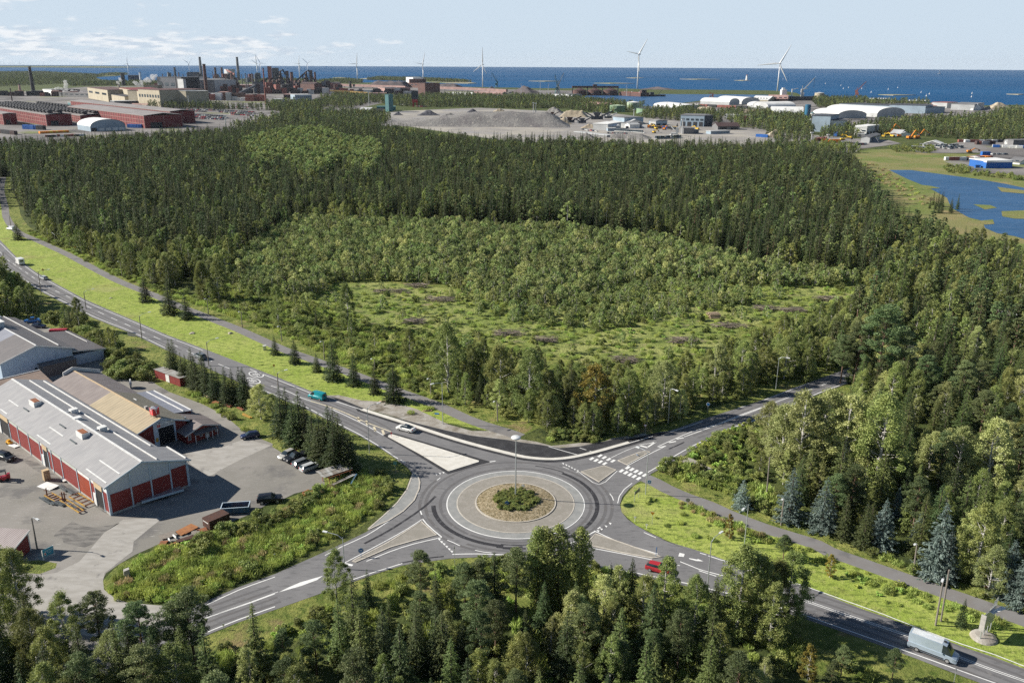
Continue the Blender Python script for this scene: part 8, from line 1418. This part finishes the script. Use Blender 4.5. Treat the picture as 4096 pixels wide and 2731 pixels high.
# -- heaps
def heap(pts,zn,yt,m,label,seed=0,peak=(.5,.5),name='spoil_heap',cat='heap',flat=.0,dep=None):
    """a mound between two foot points, crest at image height yt"""
    a=q(zn,*pts[0]);b=q(zn,*pts[1]);L_=(b-a).length;W_=dep or L_*.5;c=(a+b)/2;h=hat(c,zn,yt);g=np.random.default_rng(seed);n,k=30,16;vs=[]
    ph=g.uniform(0,6,6)
    for j in range(k+1):
        for i in range(n+1):
            u,v=i/n,j/k;e=min(u/peak[0],(1-u)/(1-peak[0]));f=min(v/peak[1],(1-v)/(1-peak[1]));w=max(0,min(1,min(e,f)*(1+flat*2.2)));w=w*w*(3-2*w)*.35+w*.65
            z=h*w*(1+.10*math.sin(u*9+ph[0])*math.sin(v*7+ph[1])+.05*math.sin(u*31+ph[2])+.04*math.sin(v*27+u*17+ph[3]));vs.append((u*L_,v*W_,z))
    mb=MB();mb.add(vs,[(j*(n+1)+i,j*(n+1)+i+1,(j+1)*(n+1)+i+1,(j+1)*(n+1)+i)for j in range(k)for i in range(n)]);o=mb.build(name,m,None,True,(a.x,a.y,.1));o.rotation_euler=(0,0,math.atan2(b.y-a.y,b.x-a.x));return tag(o,label,cat)
layered('m_heap',[((.17,.163,.158),0,0,0,0,0),((.25,.24,.225),.03,.42,.6,7,0),((.15,.14,.14),.07,.52,.62,7,(1,.3,1,.4)),((.38,.35,.31),.25,.58,.7,5,0)],bump=.9,bscale=.3,bdist=1.2)
layered('m_slag',[((.085,.085,.10),0,0,0,0,0),((.13,.13,.145),.05,.42,.6,7,0)],bump=.8,bscale=.3,bdist=1.0)
layered('m_sandheap',[((.42,.36,.27),0,0,0,0,0),((.30,.25,.18),.06,.45,.6,6,0)],bump=.7,bscale=.3,bdist=.8)
heap([(1050,700),(2888,716)],'A2',584,'m_heap','broad grey waste heap rising to the right behind the wood',3,(.84,.42),flat=.13,dep=115)
heap([(1860,632),(2130,632)],'A2',548,'m_slag','dark slag pile on top of the waste heap',7);heap([(1480,605),(1690,605)],'A2',555,'m_slag','dark blue grey slag bank in the quarry',8);heap([(1680,618),(1870,618)],'A2',583,'m_heap','grey gravel pile right of the slag bank',9);heap([(1255,602),(1350,602)],'A2',570,'m_slag','small dark pile in the quarry',10);heap([(2170,575),(2310,575)],'A2',540,'m_sandheap','pale sandy heap at the wood edge',11);heap([(2140,625),(2352,630)],'A2',575,'m_heap','grey bank behind the dark slag pile',12)
heap([(280,695),(460,700)],'A3',640,'m_heap','pale crushed stone heap',13);heap([(400,800),(560,800)],'A3',735,'m_sandheap','sand heap beside the crusher',14);heap([(430,730),(690,735)],'A3',680,'m_sandheap','long brown sand bank under the trees',15,flat=.5);heap([(640,835),(800,835)],'A3',795,'m_sandheap','low sand heap in the contractor yard',16);heap([(570,925),(760,930)],'A3',880,'m_heap','grey rubble heap at the wood edge',17);heap([(820,925),(1270,935)],'A3',900,'m_heap','long rubble bank at the wood edge',18,flat=.6);heap([(1650,700),(1900,705)],'A3',645,'m_sandheap','brown earth bank by the tree belt',19,flat=.4);heap([(2040,710),(2352,715)],'A3',668,'m_sandheap','brown earth bank right of the tree belt',20,flat=.4);heap([(1160,478),(1470,484)],'A3',456,'m_coal','dark ore pile on the spit',21);heap([(1270,478),(1400,480)],'A3',460,'m_coal','second dark ore pile on the spit',22);heap([(-40,510),(180,518)],'A3',448,'m_coal','black coal pile at the harbour',23)
heap([(-20,920),(190,920)],'A4',848,'m_sandheap','brown sand heap left of the dark spruces',24);heap([(2040,660),(2270,660)],'A4',598,'m_sandheap','pale sand heap at the right shore',25);heap([(1000,345),(1390,350)],'A2',295,'m_coal','long dark ore field by the sea',26,flat=.8);heap([(1600,350),(1860,355)],'A2',315,'m_coal','dark heap by the sea right of the big plant',27,flat=.4);heap([(2240,425),(2330,425)],'A2',385,'m_coal','dark pointed ore heap in front of the white hall',28);heap([(2010,420),(2070,420)],'A2',385,'m_coal','dark heap before the white storage hall',29);heap([(2130,360),(2210,360)],'A2',336,'m_heap','pale heap under the blue crane',30);heap([(1660,425),(1740,425)],'A2',388,'m_coal','dark heap right of the big plant',31)
# crushers and screens in the quarry
def crusher(zn,x,y,m,label,s=1.0,rz=0):
    p=q(zn,x,y);o=empty('stone_crusher',(p.x,p.y,.1),rz,label,'crusher','crushers in the quarry');part('hopper',m,o,lambda b:b.add([(-4*s,-3*s,7*s),(4*s,-3*s,7*s),(4*s,3*s,7*s),(-4*s,3*s,7*s),(-2*s,-1.5*s,3*s),(2*s,-1.5*s,3*s),(2*s,1.5*s,3*s),(-2*s,1.5*s,3*s)],[(0,1,2,3),(7,6,5,4),(0,4,5,1),(1,5,6,2),(2,6,7,3),(3,7,4,0)]));part('conveyor_arm',m,o,lambda b:(b.bar((2*s,0,2*s),(15*s,0,8*s),1.4*s),b.bar((-2*s,0,2*s),(-12*s,0,7*s),1.2*s)));part('chassis','f_steel',o,lambda b:b.box(-6*s,6*s,-2*s,2*s,.4,3*s))
crusher('A3',780,755,'f_steel','tall crusher tower in the contractor quarry',1.5);crusher('A3',880,745,'f_lightgrey','pale screening conveyor in the quarry',1.0,.3);crusher('A3',530,785,'f_darkbrown','dark crusher beside the sand heap',1.1);crusher('A3',640,790,'f_steel','small crusher left of the tall one',1.0,.4);crusher('A3',370,720,'f_darkbrown','crusher on the slope of the waste heap',.8)
# -- machines
def excavator(zn,x,y,m,label,s=1.0,rz=0.0,up=1.0):
    p=q(zn,x,y);o=empty('excavator',(p.x,p.y,.1),rz,label,'excavator','excavators in the machine yards');part('track','f_dark',o,lambda b:(b.box(-2.5*s,2.5*s,-1.8*s,-1.0*s,0,1*s),b.box(-2.5*s,2.5*s,1.0*s,1.8*s,0,1*s)));part('body',m,o,lambda b:b.box(-2.6*s,1.6*s,-1.5*s,1.5*s,1.1*s,2.6*s));part('cab','f_steel',o,lambda b:b.box(.2*s,1.7*s,.3*s,1.5*s,2.6*s,3.6*s))
    k=Vector((5*s,-.3*s,(3.0+5.5*up)*s));e=Vector((10*s,-.3*s,(2.4+2.5*up)*s));part('boom',m,o,lambda b:b.bar((1*s,-.3*s,2*s),k,.75*s));part('arm',m,o,lambda b:b.bar(k,e,.6*s));part('bucket','f_dark',o,lambda b:b.box(e.x-.8*s,e.x+.8*s,e.y-.7*s,e.y+.7*s,e.z-1.4*s,e.z))
for a in[('A4',1110,893,'f_orange','orange excavator with its boom raised high',1.3,0,1.2),('A4',1300,935,'f_orange','orange red excavator, left of the long boom pair',1.3,.3,.8),('A4',1370,932,'f_orange','orange red excavator with the boom stretched right',1.3,0,.9),('A4',1060,920,'f_yellow','yellow digger at the foot of the raised boom',1.1,1,.2),('A4',1140,918,'f_yellow','yellow digger among parked machines',1.1,2,.2),('A4',1200,915,'f_orange','orange loader by the white gabled shed',1.0,3,.2),('A4',690,905,'f_yellow','yellow dumper with raised body in the scrapyard',1.0,.5,.3),('A4',745,930,'f_yellow','yellow loader in the scrapyard',1.0,2.5,.2),('A4',685,948,'f_yellow','yellow truck nearest in the scrapyard',1.0,0,.1),('A4',560,970,'f_orange','orange truck left of the yellow ones',1.0,1.2,.1),('A4',1850,1060,'f_orange','orange digger resting by the pond track',0.9,0,.3),('A3',1250,825,'f_yellow','yellow machine, left end of the machine yard',1.0,.4,.3),('A3',1320,845,'f_yellow','yellow machine in the middle of the machine yard',1.0,2,.4),('A3',1400,850,'f_orange','orange machine in the middle of the machine yard',1.0,1,.4),('A3',1520,835,'f_dark','dark machine by the large grey workshop',1.0,1.5,.5),('A3',1305,880,'f_yellow','yellow machine nearest the wood',0.9,.8,.2),('A3',1700,850,'f_yellow','yellow machine right of the grey workshop',1.0,2.2,.3)]:excavator(*a)
# -- parked rows: small vehicles, caravans, containers and stock, each on its own
def smallcar(m,L_=4.4,W_=1.8,H_=1.5):
    b=MB();x=L_/2;y=W_/2;b.add([(-x,-y,.3),(x,-y,.3),(x,y,.3),(-x,y,.3),(-x,-y,.9),(x,-y,.85),(x,y,.85),(-x,y,.9)],[(3,2,1,0),(0,1,5,4),(1,2,6,5),(2,3,7,6),(3,0,4,7),(4,5,6,7)],0)
    b.add([(-x*.8,-y*.9,.9),(x*.45,-y*.9,.87),(x*.45,y*.9,.87),(-x*.8,y*.9,.9),(-x*.6,-y*.75,H_),(x*.15,-y*.75,H_),(x*.15,y*.75,H_),(-x*.6,y*.75,H_)],[(0,1,5,4),(1,2,6,5),(2,3,7,6),(3,0,4,7)],1);b.add([(-x*.6,-y*.75,H_),(x*.15,-y*.75,H_),(x*.15,y*.75,H_),(-x*.6,y*.75,H_)],[(0,1,2,3)],0)
    o=b.build('parked_car',[m,'glass'],None);me=o.data;bpy.data.objects.remove(o);return me
CM=[smallcar(m)for m in('paint_white','paint_silver','paint_navy','paint_black','paint_red','paint_grey')]
VM=[smallcar('paint_white',6.5,2.2,2.7),smallcar('f_lightgrey',7,2.3,2.8)]
def contm(m,L_=6.1,W_=2.5,H_=2.6):
    b=MB();b.box(-L_/2,L_/2,-W_/2,W_/2,0,H_)
    for i in range(8):b.box(-L_/2+L_*(i+.2)/8,-L_/2+L_*(i+.6)/8,-W_/2-.06,-W_/2,.2,H_-.2)
    b.box(-L_/2+.1,L_/2-.1,-W_/2+.1,W_/2-.1,H_,H_+.08);o=b.build('container',m,None);me=o.data;bpy.data.objects.remove(o);return me
KM={m:contm(m)for m in('f_blue','f_rustred','f_white','f_orange','f_yellow','f_lightgrey','f_darkbrown','f_dark','f_teal','f_steel')}
def row(name,meshes,zn,a,b,n,label,cat,group,rz=0.0,jit=.3,s=1.0,z=.12,zr=(1,1)):
    A_=q(zn,*a);B_=q(zn,*b);an=math.atan2(B_.y-A_.y,B_.x-A_.x)
    for i in range(n):
        p=A_.lerp(B_,(i+.5)/n);o=bpy.data.objects.new(name,rng.choice(meshes));COL.objects.link(o);o.location=(p.x+rng.uniform(-jit,jit),p.y+rng.uniform(-jit,jit),z);o.rotation_euler=(0,0,an+rz+rng.uniform(-.06,.06));k_=rng.uniform(.6,1.3)if zr[1]>1 else 1;o.scale=(s*k_,s*rng.uniform(.8,1.5)if zr[1]>1 else s,s*rng.uniform(*zr));tag(o,label,cat,group)
for k,(a,b)in enumerate((((1515,545),(1700,552)),((1700,552),(1980,560)),((1560,560),(1900,572)),((1760,600),(2050,612)),((1760,615),(2100,630)),((1770,628),(2060,645)),((1990,560),(2340,575)),((2010,575),(2350,592)),((2120,595),(2350,610)),((2080,525),(2350,535)))):
    row('parked_car',CM,'A1',a,b,14,'small parked car in the works car park','car','cars in the works car park',1.57,.6,1.3)
for a,b in(((1275,485),(1400,490)),((1290,500),(1420,512)),((1480,520),(1560,525))):row('parked_car',CM,'A2',a,b,9,'pale car parked among the coastal trees','car','cars among the coastal trees',1.57,.6,1.3)
row('parked_car',CM,'D',(933,347),(998,345),10,'car beside the white roofed house in the wood','car','cars in the wood clearing',1.57,.3);row('parked_car',CM,'D',(1085,343),(1225,337),16,'car parked along the far edge of the dense wood','car','cars along the wood edge',1.57,.3)
row('parked_car',CM,'A4',(680,970),(850,990),9,'car parked before the grey roofed house','car','cars in the scrapyard',1.0,.8,1.3);row('parked_car',CM,'A4',(780,992),(900,985),7,'car in the front row of the scrapyard','car','cars in the scrapyard front row',1.0,.8,1.3);row('parked_car',CM,'A3',(880,885),(1060,890),10,'car parked in the contractor yard','car','cars in the contractor yard',1.57,.6,1.2);row('parked_car',CM,'A4',(2050,1078),(2190,1078),9,'white car parked on the depot road','car','cars on the depot road',1.57,.3,1.0)
row('parked_car',CM,'A3',(640,850),(780,868),6,'dark car in the lower contractor yard','car','cars in the lower contractor yard',0,1.5,1.2)
row('caravan',VM,'A4',(1310,1020),(1500,1035),12,'white caravan in the lower storage row','caravan','caravans in the lower row',1.57,.4);row('caravan',VM,'A4',(1400,1000),(1590,1015),10,'white caravan in the upper storage row','caravan','caravans in the upper row',1.57,.4);row('caravan',VM,'A4',(1600,1005),(1760,1000),10,'covered boat in the storage field','boat','covered boats in the storage field',.4,2.0);row('caravan',VM,'A4',(1620,1025),(1800,1015),9,'pale boat in the second storage row','boat','boats in the second storage row',.4,2.0)
row('caravan',VM,'A3',(960,865),(1200,880),14,'white cabin in the contractor row','cabin','white cabins in the contractor yard',0,.5,1.2);row('caravan',VM,'A3',(1330,935),(1560,925),9,'white trailer in front of the machine yard','trailer','white trailers by the wood',.5,1.2,1.3)
row('container',[KM['f_rustred'],KM['f_darkbrown']],'A4',(430,955),(530,945),5,'dark red container in the scrapyard','container','red containers in the scrapyard',.2,.8,1.3);row('container',[KM['f_blue']],'A4',(605,908),(640,903),1,'blue skip at the left of the scrapyard','container',None,.2,0,1.6);row('container',[KM['f_blue'],KM['f_orange'],KM['f_yellow']],'A4',(520,965),(640,968),5,'coloured container at the front of the scrapyard','container','coloured containers in the scrapyard',.2,.8,1.3)
row('container',[KM['f_rustred'],KM['f_darkbrown'],KM['f_lightgrey']],'A4',(1930,985),(2060,985),5,'rusty container in the right yard','container','rusty containers in the right yard',.1,1.0,1.4);row('container',[KM['f_white'],KM['f_lightgrey'],KM['f_dark'],KM['f_rustred']],'A4',(1760,962),(2160,965),14,'mixed container in the upper right yard','container','containers in the upper right yard',.1,2.5);row('container',[KM['f_white'],KM['f_lightgrey'],KM['f_blue']],'A4',(2080,1010),(2340,1020),10,'pale container in the lower right yard','container','containers in the lower right yard',.1,2.5)
row('container',[KM['f_white'],KM['f_orange'],KM['f_dark'],KM['f_rustred']],'A4',(1820,1130),(2040,1118),9,'truck box behind the blue depot','truck','trucks behind the blue depot',1.4,.4,1.1);row('container',[KM['f_blue']],'A4',(1980,1085),(2010,1085),1,'single blue container above the depot','container',None,0,0,1.3);row('container',[KM['f_white'],KM['f_rustred']],'A4',(1640,1130),(1800,1130),5,'faded trailer left of the depot trucks','trailer','faded trailers by the depot',0,.5,1.1)
row('container',list(KM.values()),'A3',(1210,830),(1600,850),22,'machine or container in the crowded machine yard','container','stock in the machine yard',.3,5,1.2);row('container',[KM['f_rustred'],KM['f_white'],KM['f_dark']],'A3',(1680,635),(2150,655),12,'container along the quay road','container','containers along the quay road',0,3,1.8);row('container',[KM['f_rustred'],KM['f_blue']],'A3',(2255,915),(2340,920),3,'container beyond the wood edge at the right','container','containers beyond the wood',0,2,1.2)
row('coil',[KM['f_yellow'],KM['f_orange']],'A1',(365,770),(630,758),16,'yellow painted steel coil carrier','coil carrier','yellow coil carriers in a row',1.57,.2,.9);row('container',[KM['f_blue'],KM['f_dark']],'A1',(235,728),(400,735),4,'blue railway wagon before the red hall','wagon','blue wagons before the red hall',0,.4,1.9);row('container',[KM['f_darkbrown'],KM['f_dark']],'A1',(0,765),(140,780),6,'brown wagon in the lower left works yard','wagon','brown wagons at the left edge',0,.4,1.6);row('container',[KM['f_dark'],KM['f_white'],KM['f_rustred']],'A1',(440,800),(760,790),22,'small stacked stock on the works yard','steel stock','steel stock on the works yard',0,4,.8);row('container',[KM['f_blue'],KM['f_lightgrey']],'A1',(1200,715),(1290,718),4,'pale blue container beside the long red hall','container','containers beside the long red hall',0,.5,1.6)
row('container',[KM['f_rustred'],KM['f_lightgrey'],KM['f_darkbrown'],KM['f_white']],'A1',(1930,460),(2352,470),26,'small plant building among the pipes','plant building','small plant buildings among the pipes',.2,20,2.6,zr=(.8,2.4));row('container',[KM['f_rustred'],KM['f_darkbrown'],KM['f_dark'],KM['f_lightgrey']],'A2',(0,400),(1450,415),46,'small brown plant building before the furnaces','plant building','small brown plant buildings',.2,30,2.6,zr=(.8,2.4));row('container',[KM['f_darkbrown'],KM['f_dark'],KM['f_rustred']],'A1',(0,420),(820,430),26,'low dark plant building behind the red halls','plant building','low plant buildings behind the red halls',.2,18,3.0,zr=(.8,1.6))
row('container',[KM['f_rustred'],KM['f_darkbrown'],KM['f_dark']],'A2',(60,385),(760,380),30,'dark plant building at the feet of the furnaces','plant building','dark plant buildings by the furnaces',.4,34,3.4,zr=(1,2.8))
KM['f_blueplant']=contm('f_bluesteel');KM['f_mid']=contm('f_grey');TW=[KM['f_steel'],KM['f_blueplant'],KM['f_darkbrown'],KM['f_mid'],KM['f_blueplant'],KM['f_rustred']]  # blue-grey steel box among the tower colours
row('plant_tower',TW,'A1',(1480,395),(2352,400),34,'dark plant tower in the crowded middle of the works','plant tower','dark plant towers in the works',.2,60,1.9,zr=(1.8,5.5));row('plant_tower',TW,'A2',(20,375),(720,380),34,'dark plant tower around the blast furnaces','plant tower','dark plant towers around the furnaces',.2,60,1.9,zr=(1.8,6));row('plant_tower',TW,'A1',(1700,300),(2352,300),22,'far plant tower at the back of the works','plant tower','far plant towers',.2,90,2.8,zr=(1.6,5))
row('plant_tower',TW,'A2',(720,390),(1480,400),24,'low dark plant block before the ore field','plant block','low plant blocks before the ore field',.2,40,2.2,zr=(.8,2))
# lamp masts in the distance
for zn,x,yb,yt,lb in[('A3',195,700,605,'left of two thin pale masts on the waste heap'),('A3',218,700,610,'right of two thin pale masts on the waste heap'),('A3',1118,740,668,'thin mast by the green tanks'),('A3',1562,888,760,'thin mast before the large grey workshop'),('A3',258,540,422,'thin quay mast, left one'),('A3',332,535,432,'thin quay mast, right one'),('A3',1052,540,445,'thin mast at the quay plant'),('A3',84,520,432,'thin mast by the coal pile'),('A1',1738,530,430,'white mast before the cream tower'),('A1',2085,800,610,'slim antenna mast rising from the dense wood'),('A4',395,975,880,'thin mast left of the scrapyard'),('A4',548,960,900,'lamp mast in the scrapyard'),('A2',1040,520,395,'thin pale mast above the coastal trees')]:
    p=q(zn,x,yb);h=hat(p,zn,yt);o=empty('lamp_mast',(p.x,p.y,0),0,lb,'mast');part('mast','f_lightgrey',o,lambda m:m.tube([(0,0,0),(0,0,h)],[.8,.45],6));part('lamp_head','f_white',o,lambda m:m.box(-1.6,1.6,-.8,.8,h,h+1.1))
# red-and-grey hose tower
p=q('A2',1463,525);h=hat(p,'A2',375);o=empty('water_tower',(p.x,p.y,0),0,'tower with grey top and bright red legs in the trees','tower');part('leg_frame','paint_red',o,lambda m:([m.bar((x,y,0),(x,y,h*.3),1.6)for x in(-3.5,3.5)for y in(-3.5,3.5)],m.box(-5,5,-5,5,h*.28,h*.48)));part('shaft','f_steel',o,lambda m:m.box(-6,6,-5,5,h*.48,h))
# -- steam
def steammat():
    m=bpy.data.materials.new('steam');m.use_nodes=True;t=m.node_tree;t.nodes.clear();v=N(t,'ShaderNodeVolumePrincipled');v.inputs['Color'].default_value=(1,1,1,1);v.inputs['Density'].default_value=.10;v.inputs['Anisotropy'].default_value=.2;o=N(t,'ShaderNodeOutputMaterial');Lk(t,v.outputs[0],o.inputs['Volume']);MATS['steam']=m
steammat()
def steam(zn,x,y,yb,puffs,label):
    p=q(zn,x,yb);s_=math.hypot(p.x,p.y)/FP*ZT[zn][2]/.95;h=hat(p,zn,y);bm=bmesh.new()
    for dx,dy,r_ in puffs:bmesh.ops.create_icosphere(bm,subdivisions=2,radius=r_*s_,matrix=Matrix.Translation((dx*s_,rng.uniform(-8,8),h-dy*s_)))
    me=bpy.data.meshes.new('steam_plume');bm.to_mesh(me);bm.free();me.materials.append(MATS['steam']);o=bpy.data.objects.new('steam_plume',me);COL.objects.link(o);o.location=(p.x,p.y,0);tag(o,label,'steam','steam over the steel works','stuff')
steam('A1',1260,310,420,[(0,0,18),(20,10,16),(-12,-8,14),(45,-12,16),(75,-22,18),(100,-30,20),(130,-50,22),(150,-38,18),(120,-20,16),(185,-30,16),(165,-58,14),(60,5,12)],'widest white steam drifting over the melt shop');steam('A1',1100,300,400,[(0,0,12),(8,-14,13),(20,-26,12),(-4,12,8)],'small steam puff by the stubby black stack');steam('A1',620,330,425,[(0,30,14),(0,10,16),(5,-8,18),(0,-28,15),(-15,40,14),(30,42,16),(60,45,14),(-35,50,12),(90,40,10)],'upright steam column at the left');steam('A1',530,355,430,[(0,0,10),(20,-2,12),(40,2,12),(-15,2,8)],'low steam left of the upright column');steam('A1',1270,440,500,[(0,0,10),(-12,-12,8),(10,14,9)],'faint steam in front of the melt shop')
# -- air between here and the horizon
m=bpy.data.materials.new('haze');m.use_nodes=True;t=m.node_tree;t.nodes.clear();v=N(t,'ShaderNodeVolumePrincipled');v.inputs['Color'].default_value=(.82,.90,1,1);v.inputs['Density'].default_value=1.5e-5;v.inputs['Anisotropy'].default_value=.1;o_=N(t,'ShaderNodeOutputMaterial');Lk(t,v.outputs[0],o_.inputs['Volume']);MATS['haze']=m
mb=MB();mb.box(-22000,22000,-2000,21500,-2.0,185);tag(mb.build('haze','haze',None),'pale air over land and sea','haze',kind='stuff')
sc.cycles.volume_bounces=0
